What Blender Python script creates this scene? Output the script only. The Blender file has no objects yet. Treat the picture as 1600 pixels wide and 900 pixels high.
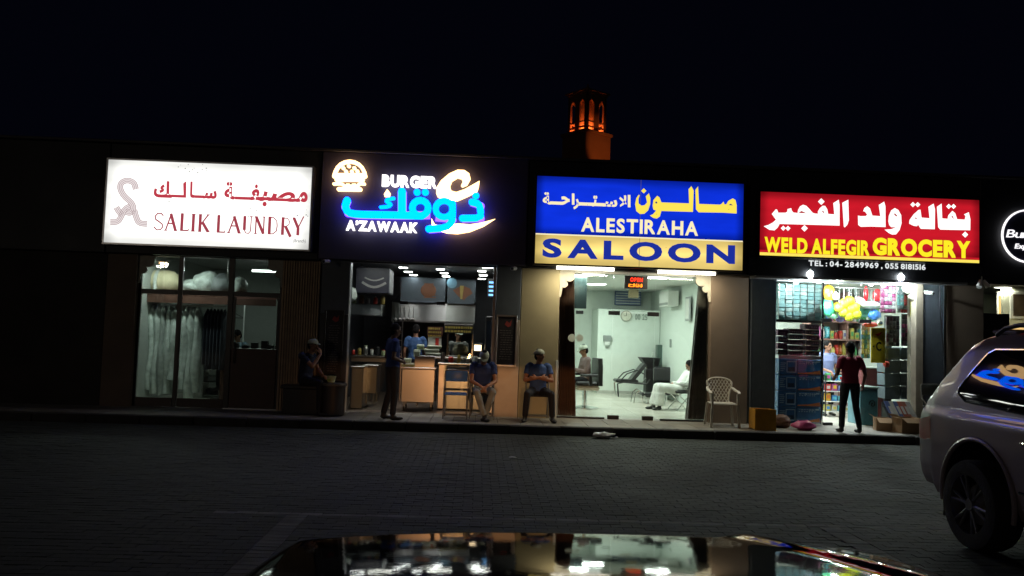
import bpy, bmesh, math, random
from mathutils import Vector, Matrix
from mathutils.bvhtree import BVHTree
random.seed(7)
R = math.radians
scn = bpy.context.scene
col = scn.collection

# ------------------------------------------------------------------ camera
FPX = 1250.0
CAM = Vector((0, 0, 1.75))
_y, _p, _r = R(2.3), R(3.2), R(1.85)
_F = Vector((math.sin(_y)*math.cos(_p), math.cos(_y)*math.cos(_p), math.sin(_p)))
_R0 = Vector((math.cos(_y), -math.sin(_y), 0)); _U0 = _R0.cross(_F)
_RT = _R0*math.cos(_r) + _U0*math.sin(_r); _UP = -_R0*math.sin(_r) + _U0*math.cos(_r)
cd = bpy.data.cameras.new('camera'); cam = bpy.data.objects.new('camera', cd); col.objects.link(cam)
m = Matrix((_RT, _UP, -_F)).transposed().to_4x4(); m.translation = CAM
cam.matrix_world = m
cd.sensor_width = 36; cd.lens = 36*FPX/1600; cd.clip_start = .05; cd.clip_end = 800
scn.camera = cam
def ray(px, py): return _F + _RT*((px-800)/FPX) + _UP*((450-py)/FPX)
def P(px, py, Y):
    d = ray(px, py); t = (Y-CAM.y)/d.y; return CAM.x+d.x*t, CAM.z+d.z*t
def S(px, py, X):
    d = ray(px, py); t = (X-CAM.x)/d.x; return CAM.y+d.y*t, CAM.z+d.z*t
def proj(v):
    v = Vector(v)-CAM; w = v.dot(_F); return 800+FPX*v.dot(_RT)/w, 450-FPX*v.dot(_UP)/w

# ------------------------------------------------------------------ night sky, exposure
w = bpy.data.worlds.new('World'); scn.world = w; w.use_nodes = True
nt = w.node_tree; nt.nodes.clear()
sky = nt.nodes.new('ShaderNodeTexSky'); sky.sky_type = 'NISHITA'; sky.sun_disc = False
sky.sun_elevation = R(-6); sky.sun_rotation = R(200)
bg = nt.nodes.new('ShaderNodeBackground'); bg.inputs[1].default_value = .05
wo = nt.nodes.new('ShaderNodeOutputWorld')
bg2 = nt.nodes.new('ShaderNodeBackground'); bg2.inputs[0].default_value = (.0007, .0009, .0026, 1); bg2.inputs[1].default_value = 1   # faint city glow
ads = nt.nodes.new('ShaderNodeAddShader'); nt.links.new(sky.outputs[0], bg.inputs[0])
nt.links.new(bg.outputs[0], ads.inputs[0]); nt.links.new(bg2.outputs[0], ads.inputs[1]); nt.links.new(ads.outputs[0], wo.inputs[0])
scn.view_settings.view_transform = 'Standard'; scn.view_settings.look = 'None'
scn.view_settings.exposure = 0; scn.view_settings.gamma = 1
scn.render.engine = 'CYCLES'
scn.cycles.use_denoising = True
scn.cycles.max_bounces = 6; scn.cycles.diffuse_bounces = 3; scn.cycles.glossy_bounces = 3
scn.cycles.transparent_max_bounces = 16; scn.cycles.sample_clamp_indirect = 4
scn.cycles.caustics_reflective = False; scn.cycles.caustics_refractive = False

# ------------------------------------------------------------------ materials
MATS = {}
def mat(name, c, rough=.6, metal=0., var=.12, scale=8., bump=0., bscale=60., spec=.5, coat=0., island=0., alpha=1.):
    if name in MATS: return MATS[name]
    ma = bpy.data.materials.new(name); ma.use_nodes = True; t = ma.node_tree; n = t.nodes
    b = n['Principled BSDF']; b.inputs['Roughness'].default_value = rough; b.inputs['Metallic'].default_value = metal
    b.inputs['Specular IOR Level'].default_value = spec; b.inputs['Coat Weight'].default_value = coat
    b.inputs['Coat Roughness'].default_value = .04
    tc = n.new('ShaderNodeTexCoord')
    no = n.new('ShaderNodeTexNoise'); no.inputs['Scale'].default_value = scale; no.inputs['Detail'].default_value = 6
    t.links.new(tc.outputs['Object'], no.inputs['Vector'])
    rp = n.new('ShaderNodeMapRange'); rp.inputs[1].default_value = .3; rp.inputs[2].default_value = .7
    rp.inputs[3].default_value = 1-var; rp.inputs[4].default_value = 1+var
    t.links.new(no.outputs[0], rp.inputs[0])
    fac = rp.outputs[0]
    if island:
        g = n.new('ShaderNodeNewGeometry'); oi = n.new('ShaderNodeObjectInfo')
        ad = n.new('ShaderNodeMath'); ad.operation = 'ADD'
        t.links.new(g.outputs['Random Per Island'], ad.inputs[0]); t.links.new(oi.outputs['Random'], ad.inputs[1])
        fr = n.new('ShaderNodeMath'); fr.operation = 'FRACT'; t.links.new(ad.outputs[0], fr.inputs[0])
        mr = n.new('ShaderNodeMapRange'); mr.inputs[3].default_value = 1-island; mr.inputs[4].default_value = 1+island
        t.links.new(fr.outputs[0], mr.inputs[0])
        mu = n.new('ShaderNodeMath'); mu.operation = 'MULTIPLY'
        t.links.new(fac, mu.inputs[0]); t.links.new(mr.outputs[0], mu.inputs[1]); fac = mu.outputs[0]
    vm = n.new('ShaderNodeVectorMath'); vm.operation = 'SCALE'; vm.inputs[0].default_value = c[:3]
    t.links.new(fac, vm.inputs['Scale']); t.links.new(vm.outputs[0], b.inputs['Base Color'])
    rr = n.new('ShaderNodeMapRange'); rr.inputs[3].default_value = max(.02, rough*.8); rr.inputs[4].default_value = min(1, rough*1.2)
    t.links.new(no.outputs[0], rr.inputs[0]); t.links.new(rr.outputs[0], b.inputs['Roughness'])
    if bump:
        n2 = n.new('ShaderNodeTexNoise'); n2.inputs['Scale'].default_value = bscale; n2.inputs['Detail'].default_value = 4
        t.links.new(tc.outputs['Object'], n2.inputs['Vector'])
        bp = n.new('ShaderNodeBump'); bp.inputs['Strength'].default_value = bump; bp.inputs['Distance'].default_value = .02
        t.links.new(n2.outputs[0], bp.inputs['Height']); t.links.new(bp.outputs[0], b.inputs['Normal'])
    MATS[name] = ma; return ma
def emit(name, c, s=1., var=0.):
    if name in MATS: return MATS[name]
    ma = bpy.data.materials.new(name); ma.use_nodes = True; t = ma.node_tree; t.nodes.clear()
    e = t.nodes.new('ShaderNodeEmission'); e.inputs[0].default_value = (*c, 1); e.inputs[1].default_value = s
    if var:
        tc = t.nodes.new('ShaderNodeTexCoord'); no = t.nodes.new('ShaderNodeTexNoise'); no.inputs['Scale'].default_value = 1.3
        t.links.new(tc.outputs['Object'], no.inputs['Vector'])
        mr = t.nodes.new('ShaderNodeMapRange'); mr.inputs[1].default_value = .3; mr.inputs[2].default_value = .7
        mr.inputs[3].default_value = s*(1-var); mr.inputs[4].default_value = s*(1+var)
        t.links.new(no.outputs[0], mr.inputs[0]); t.links.new(mr.outputs[0], e.inputs[1])
    o = t.nodes.new('ShaderNodeOutputMaterial'); t.links.new(e.outputs[0], o.inputs[0])
    MATS[name] = ma; return ma
def glassm(name, tint=(.92, .95, .93), rough=0., f=1.):
    if name in MATS: return MATS[name]
    ma = bpy.data.materials.new(name); ma.use_nodes = True; t = ma.node_tree; t.nodes.clear()
    tr = t.nodes.new('ShaderNodeBsdfTransparent'); tr.inputs[0].default_value = (*tint, 1)
    gl = t.nodes.new('ShaderNodeBsdfGlossy'); gl.inputs['Roughness'].default_value = rough
    fr = t.nodes.new('ShaderNodeFresnel'); fr.inputs[0].default_value = 1.5
    mu = t.nodes.new('ShaderNodeMath'); mu.operation = 'MULTIPLY'; mu.inputs[1].default_value = f
    t.links.new(fr.outputs[0], mu.inputs[0])
    mx = t.nodes.new('ShaderNodeMixShader'); t.links.new(mu.outputs[0], mx.inputs[0])
    t.links.new(tr.outputs[0], mx.inputs[1]); t.links.new(gl.outputs[0], mx.inputs[2])
    o = t.nodes.new('ShaderNodeOutputMaterial'); t.links.new(mx.outputs[0], o.inputs[0])
    MATS[name] = ma; return ma

# ------------------------------------------------------------------ object helpers
def link(o): col.objects.link(o); return o
def tag(o, label=None, cat=None, group=None, kind=None):
    if label: o['label'] = label
    if cat: o['category'] = cat
    if group: o['group'] = group
    if kind: o['kind'] = kind
    return o
def thing(name, label, cat, loc=(0, 0, 0), rot=0, group=None):
    o = link(bpy.data.objects.new(name, None)); o.location = loc; o.rotation_euler = (0, 0, rot)
    o.empty_display_size = .1
    return tag(o, label, cat, group)
def structure(name, loc=(0, 0, 0)):
    o = link(bpy.data.objects.new(name, None)); o.location = loc; o['kind'] = 'structure'; return o
def kids(o): return [c for c in bpy.data.objects if c.parent is o]
def dup(o, loc=None, rot=None, label=None, parent=None):
    c = o.copy(); link(c); c.parent = parent
    if loc: c.location = loc
    if rot is not None: c.rotation_euler = (0, 0, rot)
    if label: c['label'] = label
    for ch in kids(o): dup(ch, parent=c)
    return c
class MB:
    def __init__(s): s.v = []; s.f = []; s.m = []
    def add(s, v, f, mi=0):
        b = len(s.v); s.v += [tuple(x) for x in v]; s.f += [tuple(i+b for i in q) for q in f]; s.m += [mi]*len(f); return s
    def box(s, x0, x1, y0, y1, z0, z1, mi=0):
        return s.add([(x0,y0,z0),(x1,y0,z0),(x1,y1,z0),(x0,y1,z0),(x0,y0,z1),(x1,y0,z1),(x1,y1,z1),(x0,y1,z1)],
                     [(0,3,2,1),(4,5,6,7),(0,1,5,4),(1,2,6,5),(2,3,7,6),(3,0,4,7)], mi)
    def cbox(s, x0, x1, y0, y1, z0, z1, c=.01, mi=0):   # box with chamfered edges
        c = min(c, (x1-x0)*.45, (y1-y0)*.45, (z1-z0)*.45)
        b = bmesh.new(); bmesh.ops.create_cube(b, size=1)
        for q in b.verts: q.co = Vector((x0+(q.co.x+.5)*(x1-x0), y0+(q.co.y+.5)*(y1-y0), z0+(q.co.z+.5)*(z1-z0)))
        bmesh.ops.bevel(b, geom=list(b.edges), offset=c, segments=1, affect='EDGES')
        b.verts.index_update(); s.add([q.co[:] for q in b.verts], [[q.index for q in f.verts] for f in b.faces], mi); b.free(); return s
    def cyl(s, a, b, r0, r1=None, n=12, cap=True, mi=0, rnd=0):
        r1 = r0 if r1 is None else r1; a = Vector(a); b = Vector(b); d = (b-a)
        L = d.length or 1e-6; d = d/L; u = d.orthogonal().normalized(); v = d.cross(u)
        rings = [(0, r0), (L, r1)]
        if rnd:
            rings = [(-r0*math.cos(t), r0*math.sin(t)) for t in (.25, .7, 1.15)] + rings + [(L+r1*math.cos(t), r1*math.sin(t)) for t in (1.15, .7, .25)]
        vs = []
        for h, r in rings:
            for k in range(n):
                t = 2*math.pi*k/n; vs.append(a+d*h+u*(r*math.cos(t))+v*(r*math.sin(t)))
        fs = []
        for j in range(len(rings)-1):
            for k in range(n): fs.append((j*n+k, j*n+(k+1) % n, (j+1)*n+(k+1) % n, (j+1)*n+k))
        if cap: fs.append(tuple(range(n))[::-1]); fs.append(tuple(range((len(rings)-1)*n, len(rings)*n)))
        return s.add(vs, fs, mi)
    def tube(s, pts, r, n=8, mi=0):
        pts = [Vector(p) for p in pts]; vs = []; fs = []; u = None
        for i, p in enumerate(pts):
            t = (pts[min(i+1, len(pts)-1)]-pts[max(i-1, 0)]).normalized()
            u = (t.orthogonal() if u is None else u - t*u.dot(t)).normalized(); v = t.cross(u)
            rr = r[i] if isinstance(r, (list, tuple)) else r
            for k in range(n): a = 2*math.pi*k/n; vs.append(p+u*(rr*math.cos(a))+v*(rr*math.sin(a)))
        for i in range(len(pts)-1):
            for k in range(n): fs.append((i*n+k, i*n+(k+1) % n, (i+1)*n+(k+1) % n, (i+1)*n+k))
        fs.append(tuple(range(n))[::-1]); fs.append(tuple(range((len(pts)-1)*n, len(pts)*n)))
        return s.add(vs, fs, mi)
    def ell(s, c, rx, ry, rz, M=None, nu=14, nv=9, mi=0, zmin=-1, zmax=1):
        vs = []; fs = []; c = Vector(c)
        a0 = math.asin(zmin); a1 = math.asin(zmax)
        for j in range(nv+1):
            a = a0+(a1-a0)*j/nv; a = max(-1.54, min(1.54, a))
            for k in range(nu):
                t = 2*math.pi*k/nu; q = Vector((rx*math.cos(a)*math.cos(t), ry*math.cos(a)*math.sin(t), rz*math.sin(a)))
                vs.append(c+(M @ q if M else q))
        for j in range(nv):
            for k in range(nu): fs.append((j*nu+k, j*nu+(k+1) % nu, (j+1)*nu+(k+1) % nu, (j+1)*nu+k))
        fs.append(tuple(range(nu))[::-1]); fs.append(tuple(range(nv*nu, (nv+1)*nu)))
        return s.add(vs, fs, mi)
    def loft(s, rings, mi=0, caps=True):
        n = len(rings[0]); vs = [p for r in rings for p in r]; fs = []
        for j in range(len(rings)-1):
            for k in range(n): fs.append((j*n+k, j*n+(k+1) % n, (j+1)*n+(k+1) % n, (j+1)*n+k))
        if caps: fs.append(tuple(range(n))[::-1]); fs.append(tuple(range((len(rings)-1)*n, len(rings)*n)))
        return s.add(vs, fs, mi)
    def lathe(s, c, prof, n=16, mi=0):
        return s.loft([[(c[0]+r*math.cos(2*math.pi*k/n), c[1]+r*math.sin(2*math.pi*k/n), c[2]+z) for k in range(n)] for r, z in prof], mi)
    def prism(s, poly, y0, y1, mi=0):   # polygon in XZ, extruded along Y
        n = len(poly)
        return s.add([(x, y0, z) for x, z in poly]+[(x, y1, z) for x, z in poly],
                     [tuple(range(n)), tuple(range(2*n-1, n-1, -1))]+[(k, k+n, (k+1) % n+n, (k+1) % n) for k in range(n)], mi)
    def prismx(s, poly, x0, x1, mi=0):  # polygon in YZ, extruded along X
        n = len(poly)
        return s.add([(x0, y, z) for y, z in poly]+[(x1, y, z) for y, z in poly],
                     [tuple(range(n)), tuple(range(2*n-1, n-1, -1))]+[(k, k+n, (k+1) % n+n, (k+1) % n) for k in range(n)], mi)
    def strokes(s, pts, wd, y0, y1, mi=0, caps=True):   # round brush stroke in XZ, [(x,z)], widths
        n = len(pts); W = wd if isinstance(wd, (list, tuple)) else [wd]*n; L = []; Rr = []
        for i in range(n):
            a = pts[max(i-1, 0)]; b = pts[min(i+1, n-1)]; dx, dz = b[0]-a[0], b[1]-a[1]; l = math.hypot(dx, dz) or 1
            nx, nz = -dz/l*W[i]/2, dx/l*W[i]/2
            L.append((pts[i][0]+nx, pts[i][1]+nz)); Rr.append((pts[i][0]-nx, pts[i][1]-nz))
        for i in range(n-1): s.prism([L[i], L[i+1], Rr[i+1], Rr[i]], y0, y1, mi)
        if caps:
            for i, (x, z) in enumerate(pts):
                if 0 < i < n-1 or caps == 'round':
                    s.prism([(x+W[i]/2*math.cos(k*math.pi/6), z+W[i]/2*math.sin(k*math.pi/6)) for k in range(12)], y0+.0007*(1+i % 2), y1, mi)
        return s
    def build(s, name, mats, parent=None, loc=None, smooth=False, bevel=0, world=False):
        me = bpy.data.meshes.new(name)
        v = s.v
        off = None
        if world and parent is not None: off = parent.matrix_world.translation if parent.parent is None else None
        if world and parent is not None:
            q = Vector((0, 0, 0)); p_ = parent
            while p_ is not None: q = q+Vector(p_.location); p_ = p_.parent
            v = [(x-q.x, y-q.y, z-q.z) for x, y, z in v]
        elif world and loc is not None: v = [(x-loc[0], y-loc[1], z-loc[2]) for x, y, z in v]
        me.from_pydata(v, [], s.f); me.update()
        ms = mats if isinstance(mats, (list, tuple)) else [mats]
        for q in ms: me.materials.append(q)
        if len(ms) > 1: me.polygons.foreach_set('material_index', s.m)
        if smooth:
            me.polygons.foreach_set('use_smooth', [True]*len(me.polygons))
            try: me.set_sharp_from_angle(angle=R(42))
            except Exception: pass
        o = link(bpy.data.objects.new(name, me)); o.parent = parent
        if loc is not None: o.location = loc
        if bevel:
            md = o.modifiers.new('bevel', 'BEVEL'); md.width = bevel; md.segments = 2; md.limit_method = 'ANGLE'
        return o
def pbox(px0, px1, py0, py1, Y):
    xc = (px0+px1)/2; yc = (py0+py1)/2
    return P(px0, yc, Y)[0], P(px1, yc, Y)[0], P(xc, py1, Y)[1], P(xc, py0, Y)[1]
def lamp(name, kind, loc, power, color=(1, 1, 1), size=.2, size_y=None, rot=(0, 0, 0), parent=None, spot=None, blend=.5):
    ld = bpy.data.lights.new(name, kind); ld.energy = power; ld.color = color
    if kind == 'AREA':
        ld.size = size
        if size_y: ld.shape = 'RECTANGLE'; ld.size_y = size_y
    else: ld.shadow_soft_size = size
    if spot: ld.spot_size = R(spot); ld.spot_blend = blend
    o = link(bpy.data.objects.new(name, ld)); o.location = loc; o.rotation_euler = rot; o.parent = parent
    return o

# ------------------------------------------------------------------ lettering
_GL = {}
def glyph(ch, off=0.):
    k = (ch, off)
    if k in _GL: return _GL[k]
    c = bpy.data.curves.new('g', 'FONT'); c.body = ch; c.size = 1; c.offset = off; c.resolution_u = 4
    o = bpy.data.objects.new('g', c); link(o)
    dg = bpy.context.evaluated_depsgraph_get(); dg.update()
    me = bpy.data.meshes.new_from_object(o.evaluated_get(dg))
    vs = [(q.co.x, q.co.y) for q in me.vertices]; fs = [tuple(q.vertices) for q in me.polygons]
    ed = {}
    for f in fs:
        for i in range(len(f)):
            e = (f[i], f[(i+1) % len(f)]); ed[e] = 1
    bd = [e for e in ed if (e[1], e[0]) not in ed]
    bpy.data.objects.remove(o); bpy.data.curves.remove(c); bpy.data.meshes.remove(me)
    if not vs: vs = [(0, 0)]
    if off:
        g0 = glyph(ch, 0.); x0, x1, z0, z1 = g0[3]-off, g0[4]+off, g0[5]-off, g0[6]+off
        vs = [(min(max(a, x0), x1), min(max(b, z0), z1)) for a, b in vs]
    else: x0 = min(a for a, b in vs); x1 = max(a for a, b in vs); z0 = min(b for a, b in vs); z1 = max(b for a, b in vs)
    _GL[k] = (vs, fs, bd, x0, x1, z0, z1); return _GL[k]
def put_glyph(mb, ch, x0, x1, z0, z1, y, depth=0., off=0., mi=0):
    vs, fs, bd, a0, a1, b0, b1 = glyph(ch, off)
    sx = (x1-x0)/max(a1-a0, 1e-5); sz = (z1-z0)/max(b1-b0, 1e-5)
    V = [(x0+(a-a0)*sx, y, z0+(b-b0)*sz) for a, b in vs]
    if not depth: mb.add(V, fs, mi); return
    n = len(V); V2 = [(a, y+depth, c) for a, b, c in V]
    mb.add(V+V2, [tuple(f) for f in fs]+[(e[1], e[0], e[0]+n, e[1]+n) for e in bd], mi)
def put_word(mb, s, x0, x1, z0, z1, y, depth=0., off=0., gap=.08, mi=0, space=.3, slant=0):
    g = [(c, glyph(c, off)) for c in s]
    H0 = glyph('H', off); zb0, zb1 = H0[5], H0[6]
    tot = 0
    for c, q in g: tot += (space if c == ' ' else q[4]-q[3]+gap)
    tot -= gap; sx = (x1-x0)/tot; sz = (z1-z0)/(zb1-zb0); x = x0
    for c, q in g:
        if c == ' ': x += space*sx; continue
        wd = (q[4]-q[3])*sx
        b = len(mb.v)
        put_glyph(mb, c, x, x+wd, z0+(q[5]-zb0)*sz, z0+(q[6]-zb0)*sz, y, depth, off, mi)
        if slant: mb.v[b:] = [(a+(e-z0)*slant, d, e) for a, d, e in mb.v[b:]]
        x += wd+gap*sx
ZO = None
def zp(zx, zy, Y): return P(ZO[0]+zx*ZO[2], ZO[1]+zy*ZO[2], Y)
def zglyphs(mb, items, Y, off, mi=0, depth=0):
    for ch, x0, x1, y0, y1 in items:
        xc = (x0+x1)/2; yc = (y0+y1)/2
        X0 = zp(x0, yc, Y)[0]; X1 = zp(x1, yc, Y)[0]; Z1 = zp(xc, y0, Y)[1]; Z0 = zp(xc, y1, Y)[1]
        if ch == '-': mb.box(X0, X1, Y, Y+.002, Z0, Z1, mi)
        else: put_glyph(mb, ch, X0, X1, Z0, Z1, Y, depth, off, mi)
def zpoly(mb, pts, Y, mi=0, t=.002):
    mb.prism([zp(a, b, Y) for a, b in pts][::-1], Y, Y+t, mi)
def diamonds(L, cs, r, Y):
    for a, b in cs: zpoly(L, [(a-r, b), (a, b-r), (a+r, b), (a, b+r)], Y-.0006)
def zword(mb, s, x0, x1, y0, y1, Y, **kw):
    xc = (x0+x1)/2; yc = (y0+y1)/2
    put_word(mb, s, zp(x0, yc, Y)[0], zp(x1, yc, Y)[0], zp(xc, y1, Y)[1], zp(xc, y0, Y)[1], Y, **kw)

ORD = ('first', 'second', 'third', 'fourth', 'fifth', 'sixth', 'seventh', 'eighth', 'ninth', 'tenth', 'eleventh', 'twelfth')
# ------------------------------------------------------------------ base colours
BLACKM = mat('black_paint', (.012, .012, .014), .45)
STUCCO_B = mat('beige_render', (.38, .33, .20), .8, bump=.25, bscale=90, var=.1, scale=2.5)
STUCCO_D = mat('brown_render', (.20, .15, .11), .8, bump=.25, bscale=90, var=.1, scale=2.5)
FASCIA = mat('fascia_panel', (.022, .024, .029), .55, var=.2, scale=1.5)
BLUEGREY = mat('blue_grey_panel', (.10, .12, .145), .5, var=.08)
STEEL = mat('stainless_steel', (.33, .32, .31), .30, 1., var=.04, scale=2.5)
CHROME = mat('chrome', (.7, .7, .7), .12, 1., var=.02)
ALU = mat('aluminium', (.5, .51, .53), .35, 1., var=.05)
WHITEP = mat('white_paint', (.72, .74, .70), .6, var=.04)
GLASS = glassm('shop_glass'); GLASS2 = glassm('dusty_glass', (.72, .76, .74), .0, 1.3)
DARKG = mat('dark_frame', (.02, .018, .017), .4)
WOOD = mat('dark_wood', (.10, .045, .03), .5, var=.25, scale=5)
CONC = mat('kerb_concrete', (.20, .195, .18), .85, var=.25, scale=6, bump=.4, island=.12)
PAVER = mat('road_paver', (.042, .048, .041), .75, var=.45, scale=.7, bump=.35, bscale=140, island=.16, spec=.18)
PAVERL = mat('pale_paver', (.16, .163, .155), .8, spec=.2, var=.6, scale=2.5, bump=.35, bscale=140, island=.2)
GROUT = mat('joint_sand', (.022, .022, .021), .95, var=.3, scale=12)
TILE = mat('pavement_tile', (.26, .245, .21), .6, var=.22, scale=2, bump=.2, island=.14)
FLOORT = mat('floor_tile', (.60, .58, .50), .25, var=.06, scale=2, island=.05)
CARD = mat('cardboard', (.30, .19, .10), .85, var=.12)

# ================================================================== GROUND, ROAD, PAVEMENT
KY = 13.98
g = MB().box(-150, 150, -60, 400, -.5, -.02)
tag(g.build('ground', mat('dark_ground', (.06, .06, .055), .9, var=.3, scale=.5)), kind='structure')
road = structure('road')
MB().box(-14, 16, -4, KY-.16, -.03, -.012).build('road_bed', GROUT, road)
pav = []   # (x, y, sx, sy, pale)
def hoodline(px): return 905-80*max(0, 1-((px-860)/520)**2)**.5 if abs(px-860) < 520 else 905
yy = 1.2; row = 0
BX = -1.62
while yy < KY-.18:
    pale = 7.55 <= yy+.05 <= 7.66
    cuts = [-11.0, 11.5] if yy+.05 > 7.55 else [-11.0, BX-.1, BX+.1, 3.3, 3.5, 11.5]   # bay lines are laid as straight columns
    for ci, (xa, xb) in enumerate(zip(cuts, cuts[1:])):
        if ci % 2: pav.append(((xa+xb)/2, yy+.05, xb-xa-.0035, .0965, True)); continue
        x = xa-(.1 if row % 2 else 0)
        while x < xb-.02:
            a_, b_ = max(x, xa), min(x+.2, xb)
            if b_-a_ > .02: pav.append(((a_+b_)/2, yy+.05, b_-a_-.0035, .0965, pale and x > -2.5))
            x += .2
    yy += .1; row += 1
def paver_geo(mb, cx, cy, sx, sy, z, tx, ty, mi, c=.0045):
    a, b = sx/2, sy/2; v = []
    for zz, k in ((-.03, 0), (-c*.6, 0), (0, c)):
        for ux, uy in ((-1, -1), (1, -1), (1, 1), (-1, 1)):
            X = ux*(a-k); Y = uy*(b-k); v.append((cx+X, cy+Y, z+zz+X*tx+Y*ty))
    f = [(8, 9, 10, 11)]
    for lv in (0, 4):
        for k in range(4): f.append((lv+k, lv+(k+1) % 4, lv+4+(k+1) % 4, lv+4+k))
    mb.add(v, f, mi)
cand = []
for i, (cx, cy, sx, sy, pl) in enumerate(pav):
    px, py = proj((cx, cy, 0)) if cy > 2.5 else (-1, -1)
    if 0 < px < 1600 and 0 < py < hoodline(px)-2 and sx > .19: cand.append((cy, i))
cand.sort(); near = set(i for _, i in cand[:290])
pm = MB(); one = MB(); paver_geo(one, 0, 0, .1965, .0965, 0, 0, 0, 0); two = MB(); paver_geo(two, 0, 0, .1965, .0965, 0, 0, 0, 0)
me1 = me2 = None
for i, (cx, cy, sx, sy, pl) in enumerate(pav):
    dz = random.uniform(-.002, .002); tx = random.uniform(-.012, .012); ty = random.uniform(-.018, .018)
    if i in near:
        if me1 is None:
            o = one.build('paver', PAVER, road); me1 = o.data; bpy.data.objects.remove(o)
            o = two.build('paver', PAVERL, road); me2 = o.data; bpy.data.objects.remove(o)
        o = link(bpy.data.objects.new('paver', me2 if pl else me1)); o.parent = road
        o.location = (cx, cy, dz); o.rotation_euler = (ty, -tx, random.uniform(-.01, .01))
    else: paver_geo(pm, cx, cy, sx, sy, dz, tx, ty, 1 if pl else 0)
tag(pm.build('paver_field', [PAVER, PAVERL], road), kind='stuff')

KERB = mat('kerb_dark', (.05, .048, .045), .85, var=.3, scale=6, bump=.4, island=.2)
pave = structure('pavement')
MB().box(-14, 16, KY+.12, 15.75, -.3, .134).build('pavement_bed', GROUT, pave)
x = -12.
while x < 15:
    MB().cbox(x+.006, x+.894, KY-.02, KY+.125, -.2, .147+random.uniform(-.003, .003), .015).build('kerbstone', KERB, pave); x += .9
MB().box(-14, 16, KY-.17, KY-.022, -.2, -.004).build('gutter', mat('gutter_concrete', (.04, .042, .04), .8, var=.3, scale=2), pave)
tl = MB(); x = -12
while x < 15:
    for k in range(4):
        y0 = KY+.13+k*.4; h = .146+random.uniform(-.002, .002)
        tl.cbox(x+.003, x+.397, y0+.003, min(y0+.397, 15.7), .1, h, .004)
    x += .4
tag(tl.build('pavement_tiles', TILE, pave), kind='stuff')

# ================================================================== BUILDING SHELL
FY = 15.15      # fascia face
WY = 15.3       # pier face
GY = 15.45      # glass
bld = thing('shop_building', 'long low building with a row of lit shopfronts under a dark fascia', 'building', (0, 15.6, 0))
def bp(name, mb, m_, **k): return mb.build(name, m_, bld, world=True, **k)
def X(px, py=540, Y=WY): return P(px, py, Y)[0]
xs = dict(l0=X(207), l1=X(436), s1=X(496), b0=X(543), b1=X(772), b2=X(812), a0=X(872), a1=X(1110), a2=X(1169), g0=X(1215), g1=X(1430), g2=X(1478), c0=X(1545))
FZ = 3.0
segs = [-12, -7.0, -3.06, .86, 5.12, 9.72, 15.5]
for i in range(6):
    bp('fascia_panel', MB().cbox(segs[i]+.006, segs[i+1]-.006, FY+(0 if i != 2 else -.05), 15.55, FZ+(.0 if i != 2 else .02), 5.06, .012), FASCIA if i != 2 else mat('violet_black_cladding', (.055, .05, .09), .45, var=.1, scale=2))
bp('parapet_cap', MB().cbox(-12, 15.5, 15.08, 15.75, 5.065, 5.12, .01), mat('cap_metal', (.05, .05, .055), .5))
bp('roof', MB().box(-12, 15.5, 15.56, 23.9, 3.3, 3.5), BLACKM)
bp('back_wall', MB().box(-12, 15.5, 23.75, 23.9, .1, 3.29), STUCCO_D)
for a, b, mm in ((-12, xs['l0']-.55, mat('unlit_tone_render', (.05, .045, .04), .85, var=.3, scale=2)), (xs['l0']-.548, xs['l0'], STUCCO_D), (xs['b2'], xs['a0'], STUCCO_B), (xs['a1'], xs['a2'], STUCCO_D), (xs['g2'], xs['c0']-.1, STUCCO_D)):  # far left wall: lack of light put into a darker render colour
    bp('pier', MB().cbox(a, b, WY, 15.6, .13, FZ-.003, .008), mm)
bp('pier', MB().cbox(xs['l1']-.02, xs['s1']+.02, WY+.06, 15.6, .13, FZ-.003, .008), STUCCO_D)
# slatted cladding on the pier between laundry and burger shop
n = 15; a, b = xs['l1'], xs['s1']
SLAT = mat('slat_wood', (.50, .35, .21), .5, var=.2, scale=6, island=.1)
for k in range(n):
    x0 = a+(b-a)*(k+.12)/n; x1 = a+(b-a)*(k+.72)/n
    bp('slat', MB().box(x0, x1, WY, WY+.058, .15, FZ-.02), SLAT)
# burger piers: blue grey panels above, boards below
for a, b in ((xs['s1']+.025, xs['b0']-.01), (xs['b1']+.01, xs['b2']-.01)):
    bp('cladding_panel', MB().cbox(a, b, WY-.02, 15.6, 2.0, FZ+.015, .006), BLUEGREY)
    bp('cladding_panel', MB().cbox(a, b, WY-.02, 15.6, .14, 1.994, .006), mat('pale_cladding', (.42, .35, .28), .35, var=.08) if a > -1 else mat('dark_cladding', (.05, .05, .06), .5))
# room walls, ceilings and floors
def room(x0, x1, y1, zc, wallm, floorm, ceilm, tile=None, y0=15.56, zf=.15):
    bp('floor', MB().box(x0, x1, y0, y1, .0, zf-.006), GROUT)
    if tile:
        t = MB(); yv = y0
        while yv < y1-.05:
            xv = x0
            while xv < x1-.05:
                t.cbox(xv+.0015, min(xv+tile, x1)-.0015, yv+.0015, min(yv+tile, y1)-.0015, .1, zf, .002); xv += tile
            yv += tile
        tag(bp('floor_tiles', t, floorm), kind='stuff')
    bp('ceiling', MB().box(x0, x1, y0, y1, zc, zc+.05), ceilm)
    bp('inner_wall', MB().box(x0, x1, y1, y1+.08, zf-.01, zc-.001), wallm)
    bp('inner_wall', MB().box(x0-.08, x0-.002, y0+.04, y1+.08, zf-.01, zc+.04), wallm)
    bp('inner_wall', MB().box(x1+.002, x1+.08, y0+.04, y1+.08, zf-.01, zc+.04), wallm)
LW = mat('laundry_wall', (.40, .43, .40), .7, var=.05); SW = mat('saloon_wall', (.72, .80, .74), .6, var=.03)
BW = mat('burger_wall', (.045, .05, .06), .45, var=.15); GW = mat('grocery_wall', (.55, .58, .52), .6, var=.08)
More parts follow.
